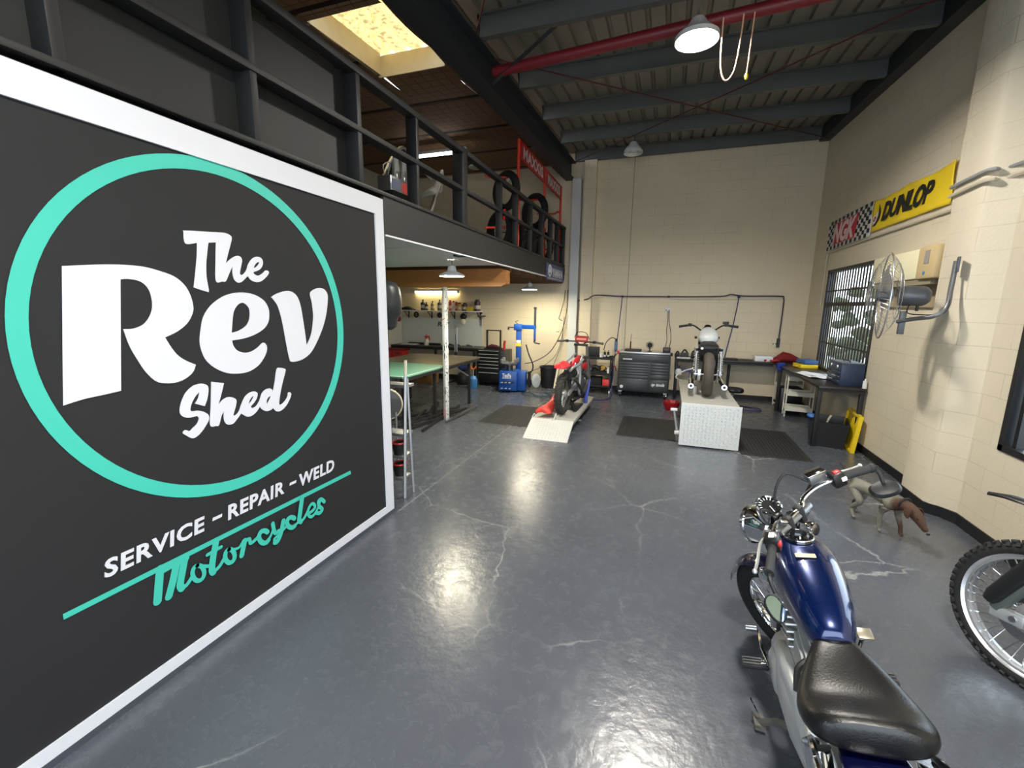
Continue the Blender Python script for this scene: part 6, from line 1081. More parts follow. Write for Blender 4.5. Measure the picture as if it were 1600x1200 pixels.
tk = B(); fu, fv, fw = Vector((1, 0, 0)), SA.cross(Vector((1, 0, 0))), SA
for i in range(13):
    a = math.radians(-40+260*i/12); e_ = fu*math.cos(a)+fv*math.sin(a); tk.bar(sp_c+SA*0.008+e_*0.036, sp_c+SA*0.008+e_*0.050, 0.004, 0.002, roll=SA)
part(tk, 'dial_ticks', WHITE, cr, ST); part(B().bar(sp_c+SA*0.009-fv*0.005, sp_c+SA*0.009-fv*0.04-fu*0.012, 0.004, 0.002, roll=SA), 'dial_needle', WHITE, cr, ST)
HBp = lambda sx: [(sx*0.0, 1.075, 1.01), (sx*0.06, 1.075, 1.01), (sx*0.10, 1.08, 1.03), (sx*0.16, 1.05, 1.055), (sx*0.22, 1.01, 1.065), (sx*0.29, 0.975, 1.06), (sx*0.405, 0.915, 1.045)]
part(B().tube(list(reversed(HBp(-1)))[:-1]+HBp(1), 0.0125, 12, smooth=5), 'handlebar', CHROME, cr, ST)
for x in (-0.045, 0.045): part(B().box((x, 1.08, 0.985), (0.035, 0.045, 0.08), None, 0.008), 'bar_riser', BLACK, cr, ST)
for sx in (-1, 1):
    g0, g1 = Vector((sx*0.285, 0.978, 1.06)), Vector((sx*0.405, 0.915, 1.045)); d = (g1-g0).normalized()
    part(B().cyl(g0, g1, 0.0175, 0.018, n=18).cyl(g1-d*0.002, g1+d*0.006, 0.021, n=18), 'grip', pm('grip_rubber', (40, 41, 43), 0.6, bump=0.4, bscale=300), cr, ST)
    c_ = g0-d*0.028; Mh = Matrix.Rotation(math.radians(-27*sx), 3, 'Z'); part(B().box(c_, (0.062, 0.064, 0.066), Mh, 0.010), 'switch_housing', BLK_GLOSS, cr, ST)
    part(B().box(c_+Vector((0.0, -0.006, 0.034)), (0.030, 0.024, 0.008), Mh, 0.002), 'switch_button', RED if sx > 0 else WHITE, cr, ST)
    part(B().box(c_+Vector((0.0, -0.036, 0.004)), (0.026, 0.014, 0.018), Mh, 0.003), 'switch_lever', WHITE if sx > 0 else RED, cr, ST)
    lv = c_-d*0.015+Vector((0, 0.035, 0.0)); part(B().tube([lv, lv+d*0.05+Vector((0, 0.028, -0.002)), lv+d*0.15+Vector((0, 0.030, -0.004)), lv+d*0.20+Vector((0, 0.036, -0.004))], 0.0075, 8, smooth=3, flat=0.7).ell(lv+d*0.203+Vector((0, 0.036, -0.004)), (0.011, 0.011, 0.010)), 'hand_lever', pm('lever_silver', (206, 208, 210), 0.3, 0.7), cr, ST)
    part(B().box(lv-d*0.012, (0.04, 0.03, 0.03), Mh, 0.006), 'lever_perch', CLEARS, cr, ST)
    if sx > 0: part(B().box(c_-d*0.07+Vector((0, 0.03, 0.025)), (0.085, 0.055, 0.042), Mh, 0.006), 'brake_reservoir', CLEARS, cr, ST); part(B().box(c_-d*0.07+Vector((0, 0.03, 0.048)), (0.09, 0.058, 0.008), Mh, 0.003), 'reservoir_lid', CHROME, cr, ST)
# bar end mirrors: right one hangs ahead of the grip end, left one below and behind
e1 = Vector((0.413, 0.911, 1.044)); part(B().tube([e1, e1+Vector((0.006, -0.02, -0.02)), e1+Vector((-0.002, -0.03, -0.07))], 0.009, 8, smooth=3).cyl(e1-Vector((0.012, -0.006, 0)), e1+Vector((0.008, -0.004, 0)), 0.02), 'mirror_stem', BLACK, cr, ST)
def mirror_head(c_, n_, a, b_, long):
    n_ = Vector(n_).normalized(); u_ = (Vector(long)-n_*n_.dot(Vector(long))).normalized(); v_ = n_.cross(u_)
    k = B(); k.loft([[c_+u_*(p*s_)+v_*(q*s_)+n_*h for p, q in se(a, b_, 24, 2.4)] for h, s_ in ((0.018, 0.5), (0.013, 0.85), (0.0, 1.0), (-0.006, 0.98))]); part(k, 'mirror_head', pm('mirror_black', (22, 24, 27), 0.5), cr, ST)
    g = B(); g.loft([[c_+u_*(p)+v_*(q)+n_*h for p, q in se(a*0.9, b_*0.9, 24, 2.4)] for h in (-0.006, -0.0075)]); part(g, 'mirror_glass', pm('mirror_glass', (150, 176, 178), 0.04, 1.0, var=0.0), cr, ST)
mirror_head(e1+Vector((-0.012, -0.035, -0.095)), (-0.2, -0.35, 0.9), 0.068, 0.042, (0.75, -0.65, 0.1))
e2 = Vector((-0.413, 0.911, 1.044)); part(B().tube([e2, e2+Vector((-0.02, -0.015, -0.01)), e2+Vector((-0.03, -0.03, -0.05))], 0.009, 8, smooth=3), 'mirror_stem', BLACK, cr, ST)
mirror_head(e2+Vector((-0.06, -0.03, -0.10)), (-0.15, 0.75, -0.55), 0.05, 0.04, (0.2, 0, 1))
for pts in ([(0.16, 1.07, 1.09), (0.10, 1.14, 1.15), (0.02, 1.18, 1.05), (0.03, 1.16, 0.9)], [(-0.2, 1.05, 1.10), (-0.12, 1.15, 1.08), (-0.03, 1.18, 1.0), (-0.03, 1.15, 0.85)], [(0.22, 1.05, 1.10), (0.16, 1.12, 1.0), (0.08, 1.16, 0.85), (0.09, 1.25, 0.6)]):
    part(B().tube(pts, 0.0065, 8, smooth=6), 'cable', BLACK, cr, ST)
part(B().cyl((0.085, 1.09, 0.96), (0.085, 1.08, 0.985), 0.022, n=20), 'ignition_barrel', CHROME, cr, ST)
# ---------------- red trail bike without its seat on the low lift, seen from behind
TYREG = pm('tyre_dirty', (50, 49, 46), 0.85, var=0.25, scale=14, bump=0.3)
rb = thing('motorcycle', 'red off road motorcycle without its seat on the low lift table', 'motorcycle', (-1.46, 6.62, 0.235), rot=(0, math.radians(1), math.radians(-4)))
wheel(rb, (0, 0, 0.31), 0.32, 0.055, pm('rim_dull', (120, 120, 116), 0.45, 0.7), 24, knob=26, tyrem=TYREG)
FRM = pm('frame_silver', (196, 198, 198), 0.4, 0.6)
for sx in (-1, 1):
    part(B().bar((sx*0.085, 0.0, 0.31), (sx*0.075, 0.50, 0.40), 0.025, 0.06), 'swingarm', FRM, rb)
    part(B().tube([(sx*0.10, -0.02, 0.68), (sx*0.11, 0.15, 0.72), (sx*0.12, 0.45, 0.74), (sx*0.07, 0.85, 0.85)], 0.018, 8, smooth=4), 'subframe', FRM, rb)
    part(B().tube([(sx*0.11, 0.45, 0.74), (sx*0.125, 0.50, 0.55), (sx*0.12, 0.52, 0.25), (sx*0.09, 0.80, 0.14)], 0.022, 8, smooth=4), 'frame_tube', FRM, rb)
    part(B().cyl((sx*0.10, 1.30, 0.32), (sx*0.10, 1.12, 0.62), 0.03).cyl((sx*0.10, 1.12, 0.62), (sx*0.10, 0.98, 0.98), 0.024), 'fork_leg', ALU, rb)
    part(B().tube([(sx*0.03, 0.96, 1.0), (sx*0.09, 0.95, 1.05), (sx*0.22, 0.90, 1.06), (sx*0.30, 0.87, 1.06), (sx*0.40, 0.84, 1.05)], 0.012, 8, smooth=4), 'handlebar', BLACK, rb)
    part(B().cyl((sx*0.28, 0.876, 1.06), (sx*0.405, 0.838, 1.05), 0.019), 'grip', pm('grip_grey', (84, 82, 78), 0.7), rb); part(B().tube([(sx*0.26, 0.90, 1.07), (sx*0.30, 0.93, 1.065), (sx*0.38, 0.92, 1.06)], 0.007, 6), 'hand_lever', STEEL, rb); part(B().box((sx*0.24, 0.90, 1.06), (0.05, 0.04, 0.045), None, 0.006), 'switch_housing', BLACK, rb)
    part(B().loft([[(sx*(0.11+0.03*t)+u, y, z+v) for u, v in se(0.012, h, 10)] for t, y, z, h in ((0, 0.70, 0.66, 0.02), (0.4, 0.78, 0.66, 0.06), (0.4, 0.95, 0.64, 0.07), (0.1, 1.02, 0.62, 0.03))]), 'radiator_shroud', pm('shroud_red', (204, 42, 50), 0.35), rb)
part(B().loft([[(u, y, z+v-0.4*abs(u)) for u, v in se(w_, 0.035, 16, 2.2)] for y, z, w_ in ((-0.30, 0.775, 0.04), (-0.27, 0.785, 0.085), (-0.20, 0.80, 0.105), (-0.08, 0.805, 0.11), (0.06, 0.78, 0.09), (0.12, 0.76, 0.05))]), 'rear_fender', pm('fender_red', (226, 60, 66), 0.35), rb)
part(B().bar((-0.09, -0.05, 0.70), (-0.11, -0.12, 0.40), 0.03, 0.025).bar((-0.11, 0.02, 0.72), (-0.12, 0.0, 0.45), 0.02, 0.02), 'side_plate', pm('plate_cream', (222, 210, 186), 0.5), rb)
part(B().loft([[(0.02+u, y, z+v) for u, v in se(0.085, h, 14)] for y, z, h in ((0.10, 0.58, 0.06), (0.20, 0.60, 0.10), (0.36, 0.60, 0.09), (0.42, 0.58, 0.04))]), 'air_filter_box', BLACK, rb); part(B().cyl((0.02, 0.10, 0.60), (0.02, 0.09, 0.60), 0.035), 'air_boot', pm('hole_black', (8, 8, 8), 0.8), rb)
part(B().loft([[(u, y, z+v) for u, v in se(0.11, h, 14, 3)] for y, z, h in ((0.52, 0.34, 0.08), (0.62, 0.36, 0.16), (0.85, 0.36, 0.16), (0.95, 0.34, 0.08))]), 'engine', pm('engine_grey', (112, 112, 110), 0.45, 0.6), rb); part(B().cyl((0, 0.80, 0.48), (0, 0.84, 0.72), 0.075), 'cylinder', ENGAL, rb)
part(B().loft([[(u, y, z+v) for u, v in se(w_, h, 14)] for y, z, w_, h in ((0.46, 0.70, 0.02, 0.02), (0.56, 0.71, 0.038, 0.07), (0.72, 0.73, 0.042, 0.09), (0.84, 0.78, 0.03, 0.05))]), 'fuel_tank', pm('tank_red', (206, 46, 58), 0.35), rb)
part(B().tube([(0.02, 0.55, 0.72), (0.02, 0.42, 0.50), (0.02, 0.40, 0.36)], 0.035, 10), 'shock', STEEL, rb)
part(B().box((0, 0.965, 1.10), (0.23, 0.03, 0.11), RX(-12).to_3x3(), 0.012), 'number_pad', pm('pad_red', (150, 32, 32), 0.45), rb); part(B().box((0, 0.947, 1.10), (0.17, 0.004, 0.03), RX(-12).to_3x3()), 'pad_band', pm('pad_band', (222, 140, 120), 0.5), rb); part(B().box((0, 0.95, 1.0), (0.24, 0.07, 0.035), None, 0.008), 'top_clamp', BLACK, rb); part(B().box((0, 1.02, 0.78), (0.24, 0.07, 0.04), None, 0.008), 'lower_clamp', BLACK, rb)
part(B().tube([(-0.13, 0.97, 1.12), (-0.08, 0.98, 1.21), (0.06, 0.98, 1.21), (0.14, 0.97, 1.10)], 0.006, 6, smooth=5), 'cable', BLACK, rb)
wheel(rb, (0, 1.33, 0.34), 0.345, 0.045, pm('rim_dull', (120, 120, 116), 0.45, 0.7), 24, knob=26, tyrem=TYREG)
part(B().tube([(0.10, 0.80, 0.55), (0.15, 0.95, 0.40), (0.15, 0.7, 0.22), (0.14, 0.3, 0.45), (0.13, 0.05, 0.55)], 0.025, 8, smooth=4), 'exhaust', pm('exhaust_grey', (96, 94, 90), 0.45, 0.7), rb)
part(B().bar((-0.13, 0.05, 0.34), (-0.13, 0.55, 0.30), 0.012, 0.03), 'chain', pm('chain_dark', (54, 52, 48), 0.6, 0.5), rb)
jk = thing('paddock_jack', 'black scissor stand under the red motorcycle on the low lift deck', 'stand', (-1.40, 7.22, 0.20)); B().b2((-0.12, -0.25, 0.0), (0.12, 0.25, 0.025)).build('base', BLACK, jk); B().bar((0.10, -0.35, 0.02), (-0.12, 0.05, 0.20), 0.05, 0.04).bar((-0.1, -0.2, 0.03), (0.1, 0.2, 0.18), 0.03, 0.03).build('arms', BLACK, jk); B().b2((-0.12, -0.2, 0.18), (0.12, 0.25, 0.21)).build('top_plate', BLACK, jk)
one(B().bar((0.02, 0, 0), (0.06, 0.1, 0.42), 0.06, 0.04, bev=0.008), 'wheel_chock', pm('chock_blue', (48, 62, 158), 0.4), 'blue upright wheel clamp at the front of the low lift deck', 'clamp', (-1.29, 7.62, 0.20))
sd = B().loft([[(u, y, 0.05+h+v-1.0*abs(u)**1.3*0.9) for u, v in se(w_, 0.035, 16, 2.4)] for y, w_, h in ((-0.30, 0.115, 0.03), (-0.27, 0.135, 0.055), (-0.12, 0.13, 0.05), (0.05, 0.09, 0.045), (0.2, 0.065, 0.06), (0.33, 0.055, 0.13), (0.36, 0.04, 0.14))])
se_t = thing('saddle', 'red motorcycle seat lying on the low lift deck left of the rear wheel', 'seat', (-1.68, 6.60, 0.245), math.radians(-4)); sd.build('cover', pm('seat_red', (224, 66, 60), 0.45), se_t, sub=1); B().b2((-0.05, 0.30, 0.02), (0.04, 0.40, 0.14), 0.01).build('front_bracket', pm('bracket_white', (222, 218, 206), 0.5), se_t)
# ---------------- grey bobber on the high lift, seen from behind
GRYM = pm('tank_grey', (186, 190, 192), 0.35, coat=0.6, var=0.04)
gb_ = thing('motorcycle', 'grey stripped motorcycle with wide black bars on the raised lift table', 'motorcycle', (0.625, 6.92, 0.61), rot=(0, math.radians(-1), math.radians(-2)))
tb_ = pm('road_tyre', (74, 68, 60), 0.75, var=0.12, bump=0.2)
wheel(gb_, (0, 0, 0.325), 0.325, 0.068, BLACK, 36, tyrem=tb_, rimw=0.045); wheel(gb_, (0, 1.40, 0.325), 0.325, 0.055, BLACK, 36, tyrem=tb_)
for sx in (-1, 1):
    part(B().bar((sx*0.13, -0.02, 0.325), (sx*0.12, 0.50, 0.33), 0.025, 0.05), 'swingarm', BLACK, gb_)
    sp = B(); n_ = 44; sp.tube([(sx*0.165+0.034*math.cos(2*PI*i/5.5), 0.06+0.07*i/n_, 0.36+0.27*i/n_+0.0*i) for i in range(n_+1)], 0.007, 6); 
    for q, v_ in enumerate(sp.v): pass
    part(sp, 'shock_spring', pm('spring_cream', (206, 200, 190), 0.4, 0.3), gb_); part(B().cyl((sx*0.165, 0.05, 0.31), (sx*0.165, 0.14, 0.70), 0.022).cyl((sx*0.165, 0.05, 0.30), (sx*0.165, 0.055, 0.37), 0.042).cyl((sx*0.165, 0.125, 0.62), (sx*0.165, 0.14, 0.70), 0.04), 'shock_body', STEEL, gb_)
    part(B().tube([(sx*0.11, 0.0, 0.72), (sx*0.12, 0.3, 0.72), (sx*0.08, 0.6, 0.74), (sx*0.03, 0.98, 0.84)], 0.016, 8, smooth=4), 'frame_tube', BLACK, gb_)
    part(B().tube([(sx*0.12, 0.42, 0.72), (sx*0.14, 0.48, 0.45), (sx*0.13, 0.52, 0.2), (sx*0.12, 0.9, 0.16), (sx*0.05, 1.05, 0.6)], 0.018, 8, smooth=4), 'frame_cradle', BLACK, gb_)
    part(B().tube([(sx*0.16, 0.75, 0.42), (sx*0.21, 0.68, 0.20), (sx*0.215, 0.3, 0.17), (sx*0.22, -0.16, 0.17)], (lambda t: 0.022+0.018*min(1, max(0, (t-0.35)*4))), 12, smooth=5), 'exhaust_pipe', CHROME, gb_); part(B().cyl((sx*0.22, -0.165, 0.17), (sx*0.22, -0.155, 0.17), 0.018), 'exhaust_tip', BLACK, gb_)
    part(B().tube([(sx*0.02, 0.98, 0.90), (sx*0.10, 0.98, 0.92), (sx*0.20, 0.95, 0.99), (sx*0.27, 0.93, 1.005), (sx*0.43, 0.86, 0.985)], 0.0125, 8, smooth=5), 'handlebar', BLACK, gb_)
    part(B().cyl((sx*0.31, 0.915, 1.0), (sx*0.435, 0.858, 0.985), 0.019), 'grip', BLACK, gb_); part(B().box((sx*0.275, 0.93, 1.01), (0.06, 0.05, 0.05), None, 0.008), 'switch_housing', BLACK, gb_); part(B().tube([(sx*0.27, 0.96, 1.0), (sx*0.33, 0.98, 0.985), (sx*0.44, 0.93, 0.965)], 0.007, 6, smooth=3), 'hand_lever', BLACK, gb_)
    part(B().cyl((sx*0.10, 1.40, 0.325), (sx*0.10, 1.05, 0.86), 0.026), 'fork_leg', BLACK, gb_); part(B().cyl((sx*0.15, 1.0, 0.80), (sx*0.19, 1.0, 0.80), 0.02).cyl((sx*0.14, 0.1, 0.68), (sx*0.17, 0.06, 0.68), 0.02), 'signal_stub', BLACK, gb_)
    part(B().bar((sx*0.14, 0.42, 0.30), (sx*0.24, 0.42, 0.29), 0.04, 0.02), 'foot_peg', BLACK, gb_)
part(B().box((0.26, 0.93, 1.045), (0.09, 0.05, 0.04), None, 0.008), 'brake_reservoir', BLACK, gb_)
part(loft_y([(0.40, 0.06, 0.76, 0.84), (0.43, 0.12, 0.73, 0.88), (0.50, 0.145, 0.71, 0.93), (0.62, 0.152, 0.71, 0.965), (0.75, 0.13, 0.73, 0.985), (0.86, 0.09, 0.76, 0.985), (0.92, 0.05, 0.80, 0.95)], 22, 2.4), 'fuel_tank', GRYM, gb_, sub=1)
part(B().loft([[(u, y, z+v) for u, v in se(w_, h, 14, 3)] for y, z, w_, h in ((0.02, 0.715, 0.10, 0.02), (0.05, 0.72, 0.125, 0.028), (0.25, 0.725, 0.135, 0.03), (0.42, 0.76, 0.09, 0.028))]), 'seat', BLACK, gb_)
part(B().loft([[(u, y, z+v) for u, v in se(w_, h, 14, 3)] for y, z, w_, h in ((0.10, 0.64, 0.12, 0.06), (0.25, 0.60, 0.13, 0.10), (0.42, 0.58, 0.12, 0.12))]), 'inner_fender', pm('inner_black', (14, 14, 14), 0.7), gb_)
part(B().loft([[(u, y, 0.36+v) for u, v in se(w_, h, 16, 3)] for y, w_, h in ((0.50, 0.12, 0.10), (0.62, 0.19, 0.16), (0.85, 0.19, 0.16), (0.95, 0.12, 0.10))]), 'engine', pm('engine_grey', (112, 112, 110), 0.45, 0.6), gb_); part(B().box((0, 0.72, 0.60), (0.30, 0.22, 0.20), None, 0.02), 'cylinder_block', ENGAL, gb_)
part(B().lathe([(0, -0.08), (0.05, -0.07), (0.085, -0.01), (0.085, 0.03)], (0, 1.10, 0.90), (0, 1, 0), 24), 'headlight', BLACK, gb_); part(B().lathe([(0.05, -0.02), (0.052, 0.01), (0.045, 0.015)], (0, 1.0, 0.975), (0, -0.5, 0.85), 20), 'gauge', BLACK, gb_); part(B().box((0, 1.02, 0.875), (0.23, 0.07, 0.03), None, 0.008), 'top_clamp', BLACK, gb_)
part(B().cyl((-0.14, 0.0, 0.325), (-0.10, 0.0, 0.325), 0.11, n=28), 'sprocket', STEEL, gb_); part(B().lathe([(0.07, -0.002), (0.13, -0.002), (0.13, 0.002), (0.07, 0.002)], (0.12, 0, 0.325), (1, 0, 0), 28, True), 'brake_disc', STEEL, gb_); part(B().cyl((-0.19, 0, 0.325), (0.19, 0, 0.325), 0.012), 'axle', STEEL, gb_)
part(B().cyl((-0.10, 0.02, 0.705), (-0.10, -0.01, 0.705), 0.018), 'tail_bolt', WHITE, gb_)
# ---------------- black trail bike at the right edge: front wheel, fork, fender and what follows them
tb2 = thing('motorcycle', 'black off road motorcycle with a knobbly spoked front wheel at the right edge', 'motorcycle', (1.86, 2.745, -0.005), rot=(0, 0.08, math.radians(27))); tb2.scale = (1.067, 1.067, 1.067)
KNB = pm('knobbly', (32, 32, 32), 0.8, var=0.2, bump=0.2); RIMB = pm('rim_bright', (206, 208, 212), 0.3, 0.7)
wheel(tb2, (0, 0, 0.345), 0.345, 0.038, RIMB, 36, knob=52, tyrem=KNB, disc=-0.065, rimw=0.036, sr=0.0032)
DB = pm('fork_black', (24, 26, 28), 0.4); DULL = pm('fork_dull', (96, 104, 100), 0.45, 0.5)
for sx in (-1, 1):
    a_, b_ = Vector((sx*0.125, 0.085, 0.335)), Vector((sx*0.115, -0.26, 1.10)); d = (b_-a_)
    part(B().cyl(a_+d*0.02, a_+d*0.50, 0.027), 'fork_tube', DULL, tb2); part(B().cyl(a_+d*0.46, b_, 0.03), 'fork_upper', DB, tb2)
    part(B().bar(a_+Vector((0, 0.01, 0.0)), (sx*0.115, -0.035, 0.345), 0.045, 0.06, bev=0.012), 'fork_foot', ENGAL, tb2)
    part(B().loft([[a_+d*t+Vector((sx*0.012, 0.03, 0.012))+Vector((u, v*0.9, v*0.4)) for u, v in se(0.032, h, 12, 2.6)] for t, h in ((0.04, 0.025), (0.08, 0.038), (0.40, 0.042), (0.46, 0.03))]), 'fork_guard', DB, tb2)
part(B().tube([(-0.15, 0, 0.345), (0.15, 0, 0.345)], 0.014, 10), 'axle', STEEL, tb2)
part(B().box((-0.085, -0.11, 0.33), (0.05, 0.08, 0.12), RX(-35).to_3x3(), 0.012), 'brake_caliper', ENGAL, tb2); part(B().bar((-0.10, 0.03, 0.33), (-0.10, -0.12, 0.37), 0.02, 0.035, bev=0.006), 'caliper_bracket', ENGAL, tb2)
part(B().tube([(-0.10, -0.12, 0.38), (-0.15, -0.06, 0.33), (-0.16, -0.14, 0.44), (-0.13, -0.20, 0.7), (-0.10, -0.28, 1.0)], 0.008, 8, smooth=5), 'brake_hose', BLACK, tb2)
part(B().loft([[(u, y, z+v-0.3*abs(u)) for u, v in se(w_, 0.010, 14, 2.6)] for y, z, w_ in ((0.31, 0.845, 0.008), (0.22, 0.868, 0.035), (0.08, 0.885, 0.065), (-0.10, 0.885, 0.08), (-0.28, 0.84, 0.08), (-0.42, 0.76, 0.06))]), 'front_fender', BLK_GLOSS, tb2)
part(B().box((0, -0.19, 0.96), (0.27, 0.08, 0.04), RX(25).to_3x3(), 0.008), 'lower_clamp', BLACK, tb2); part(B().box((0, -0.26, 1.10), (0.27, 0.08, 0.04), RX(25).to_3x3(), 0.008), 'top_clamp', BLACK, tb2)
for sx in (-1, 1):
    part(B().tube([(sx*0.03, -0.27, 1.15), (sx*0.12, -0.29, 1.21), (sx*0.25, -0.34, 1.23), (sx*0.38, -0.39, 1.22)], 0.012, 8, smooth=4), 'handlebar', BLACK, tb2); part(B().cyl((sx*0.27, -0.35, 1.23), (sx*0.39, -0.395, 1.218), 0.019), 'grip', RUBBER, tb2)
    part(B().tube([(0, -0.28, 1.02), (sx*0.09, -0.5, 0.86), (sx*0.11, -0.85, 0.72), (sx*0.10, -0.95, 0.40)], 0.02, 8, smooth=4), 'frame_spar', BLACK, tb2); part(B().tube([(sx*0.03, -0.29, 0.95), (sx*0.08, -0.42, 0.35), (sx*0.10, -0.7, 0.22), (sx*0.10, -0.95, 0.38)], 0.017, 8, smooth=4), 'frame_cradle', BLACK, tb2)
    part(B().tube([(sx*0.09, -0.80, 0.78), (sx*0.08, -1.35, 0.84)], 0.013, 8), 'subframe', BLACK, tb2); part(B().bar((sx*0.09, -0.92, 0.40), (sx*0.10, -1.38, 0.33), 0.03, 0.06), 'swingarm', ENGAL, tb2)
    part(B().loft([[(sx*(0.12+0.03*t)+u, y, z+v) for u, v in se(0.012, h, 10)] for t, y, z, h in ((0.2, -0.26, 0.82, 0.04), (1, -0.38, 0.80, 0.13), (0.8, -0.58, 0.80, 0.11), (0, -0.80, 0.80, 0.04))]), 'radiator_shroud', BLK_GLOSS, tb2)
part(B().loft([[(u, -y, z+v) for u, v in se(w_, h, 14)] for y, z, w_, h in ((0.36, 0.95, 0.06, 0.04), (0.45, 0.94, 0.11, 0.08), (0.62, 0.90, 0.11, 0.08), (0.75, 0.85, 0.06, 0.04))]), 'fuel_tank', BLK_GLOSS, tb2)
part(B().loft([[(u, -y, z+v) for u, v in se(w_, h, 14, 3)] for y, z, w_, h in ((0.60, 0.93, 0.05, 0.03), (0.80, 0.90, 0.08, 0.045), (1.10, 0.90, 0.10, 0.045), (1.32, 0.92, 0.07, 0.03))]), 'seat', VINYL, tb2)
part(B().loft([[(u, -y, z+v-0.2*abs(u)) for u, v in se(w_, 0.012, 14)] for y, z, w_ in ((1.10, 0.84, 0.09), (1.40, 0.87, 0.09), (1.70, 0.93, 0.05))]), 'rear_fender', BLK_GLOSS, tb2)
part(B().loft([[(u, -y, 0.42+v) for u, v in se(0.11, h, 14, 3)] for y, h in ((0.48, 0.08), (0.58, 0.17), (0.80, 0.17), (0.92, 0.09))]), 'engine', pm('engine_grey', (112, 112, 110), 0.45, 0.6), tb2)
part(B().cyl((0, -0.62, 0.56), (0, -0.56, 0.80), 0.075), 'cylinder', ENGAL, tb2); part(B().tube([(0.07, -0.56, 0.66), (0.13, -0.45, 0.5), (0.14, -0.7, 0.42), (0.13, -1.0, 0.66), (0.13, -1.3, 0.76)], 0.025, 8, smooth=4), 'exhaust', STEEL, tb2)
wheel(tb2, (0, -1.38, 0.325), 0.325, 0.055, RIMB, 36, tyrem=KNB)
part(B().tube([(-0.13, -0.75, 0.24), (-0.26, -0.72, 0.0)], 0.014, 8), 'side_stand', ENGAL, tb2)
# ================================================================ dog walking along the wall, nose to the floor
dg = bpy.data.meshes.new('dog_body')
J = {'pelvis': (0, -0.20, 0.36, .068), 'belly': (0, -0.04, 0.355, .062), 'chest': (0, 0.12, 0.35, .082), 'shoulder': (0, 0.20, 0.38, .070), 'neck': (0, 0.29, 0.375, .052), 'head': (0, 0.37, 0.33, .058), 'brow': (0, 0.415, 0.295, .046), 'muzzle': (0, 0.46, 0.245, .030), 'nose': (0, 0.495, 0.205, .021),
     'tail1': (0, -0.27, 0.40, .022), 'tail2': (0.01, -0.36, 0.45, .015), 'tail3': (0.02, -0.44, 0.52, .011)}
E_ = [('pelvis', 'belly'), ('belly', 'chest'), ('chest', 'shoulder'), ('shoulder', 'neck'), ('neck', 'head'), ('head', 'brow'), ('brow', 'muzzle'), ('muzzle', 'nose'), ('pelvis', 'tail1'), ('tail1', 'tail2'), ('tail2', 'tail3')]
for sx, n_, df, dh in ((-1, 'l', 0.05, -0.05), (1, 'r', -0.05, 0.06)):
    J.update({'hip'+n_: (sx*.06, -.20, .31, .055), 'knee'+n_: (sx*.065, -.15+dh, .215, .036), 'hock'+n_: (sx*.065, -.25+dh, .115, .019), 'hpaw'+n_: (sx*.065, -.215+dh, .03, .019), 'htoe'+n_: (sx*.065, -.185+dh, .02, .016),
              'arm'+n_: (sx*.06, .17, .30, .046), 'elbow'+n_: (sx*.062, .145+df*.6, .215, .030), 'wrist'+n_: (sx*.062, .17+df, .10, .018), 'fpaw'+n_: (sx*.062, .18+df, .03, .019), 'ftoe'+n_: (sx*.062, .205+df, .02, .016)})
    E_ += [('pelvis', 'hip'+n_), ('hip'+n_, 'knee'+n_), ('knee'+n_, 'hock'+n_), ('hock'+n_, 'hpaw'+n_), ('hpaw'+n_, 'htoe'+n_), ('shoulder', 'arm'+n_), ('arm'+n_, 'elbow'+n_), ('elbow'+n_, 'wrist'+n_), ('wrist'+n_, 'fpaw'+n_), ('fpaw'+n_, 'ftoe'+n_)]
keys = list(J); dg.from_pydata([J[k][:3] for k in keys], [(keys.index(a), keys.index(c)) for a, c in E_], [])
do = bpy.data.objects.new('dog_body', dg); COL.objects.link(do); md = do.modifiers.new('skin', 'SKIN'); md.use_smooth_shade = True
for i, k in enumerate(keys): dg.skin_vertices[0].data[i].radius = (J[k][3], J[k][3])
dg.skin_vertices[0].data[0].use_root = True
s2 = do.modifiers.new('sub', 'SUBSURF'); s2.levels = 2; s2.render_levels = 2
dpg = bpy.context.evaluated_depsgraph_get(); dpg.update(); me = bpy.data.meshes.new_from_object(do.evaluated_get(dpg)); bpy.data.objects.remove(do)
fur = pm('dog_coat', (124, 120, 108), 0.85, var=0.25, scale=40, bump=0.4, bscale=120); N, L, b = nodes(fur)
tcd = N.new('ShaderNodeTexCoord'); spd = N.new('ShaderNodeSeparateXYZ'); L.new(tcd.outputs['Object'], spd.inputs[0]); nd = N.new('ShaderNodeTexNoise'); nd.inputs['Scale'].default_value = 9; L.new(tcd.outputs['Object'], nd.inputs[0])
ad = N.new('ShaderNodeMath'); ad.operation = 'MULTIPLY_ADD'; ad.inputs[1].default_value = 0.12; L.new(nd.outputs['Fac'], ad.inputs[0]); L.new(spd.outputs[1], ad.inputs[2])
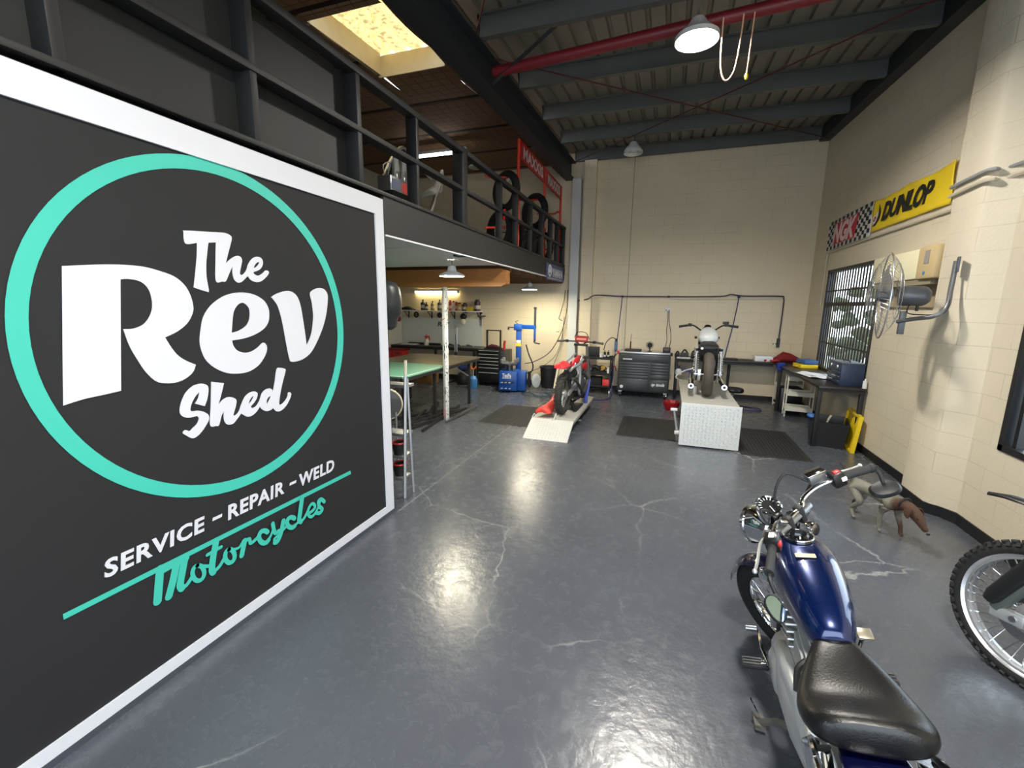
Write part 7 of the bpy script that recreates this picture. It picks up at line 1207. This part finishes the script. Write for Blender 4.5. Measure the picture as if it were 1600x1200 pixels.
def step_col(a, bb_, prev, col):
    r = N.new('ShaderNodeMapRange'); r.inputs[1].default_value = a; r.inputs[2].default_value = bb_; L.new(ad.outputs[0], r.inputs[0]); m = N.new('ShaderNodeMix'); m.data_type = 'RGBA'; L.new(r.outputs[0], m.inputs[0]); L.new(prev, m.inputs[6]); m.inputs[7].default_value = rgb(col); return m.outputs[2]
c_ = step_col(0.24, 0.30, b.inputs['Base Color'].links[0].from_socket, (76, 52, 36))
rt_ = N.new('ShaderNodeMapRange'); rt_.inputs[1].default_value = -0.20; rt_.inputs[2].default_value = -0.28; L.new(spd.outputs[1], rt_.inputs[0]); mt_ = N.new('ShaderNodeMix'); mt_.data_type = 'RGBA'; L.new(rt_.outputs[0], mt_.inputs[0]); L.new(c_, mt_.inputs[6]); mt_.inputs[7].default_value = rgb((46, 40, 36)); L.new(mt_.outputs[2], b.inputs['Base Color'])
dog = thing('dog', 'grey and white dog with a brown head sniffing the floor by the side wall', 'dog', (1.86, 4.50, 0), math.radians(205)); dog.scale = (0.9, 0.9, 0.86)
me.materials.clear(); me.materials.append(fur); me.name = 'body'; me.shade_smooth(); ob = bpy.data.objects.new('body', me); COL.objects.link(ob); ob.parent = dog
BRN = pm('dog_brown', (70, 44, 28), 0.85, var=0.2, scale=30)
for sx in (-1, 1):
    B().loft([[(sx*(0.045+0.018*t)+0.010*u, y+v, z+w_*0) for u, v in se(1, h, 10)] for t, y, z, h, w_ in ((0, 0.365, 0.375, 0.025, 0), (1, 0.36, 0.35, 0.032, 0), (1.5, 0.365, 0.315, 0.026, 0), (1.4, 0.375, 0.285, 0.010, 0))]).build('ear', BRN, dog)
    B().ell((sx*0.032, 0.432, 0.305), (0.008, 0.008, 0.008)).build('eye', pm('dog_eye', (18, 14, 12), 0.15), dog)
B().ell((0, 0.512, 0.196), (0.015, 0.012, 0.012)).build('nose', pm('dog_nose', (16, 15, 15), 0.35), dog)
B().torus((0, 0.275, 0.376), (0, 1, -0.1), 0.055, 0.010, 28, 8).build('collar', pm('dog_collar', (28, 28, 30), 0.5), dog); B().cyl((0.0, 0.285, 0.31), (0.0, 0.292, 0.31), 0.014).build('tag', CHROME, dog)
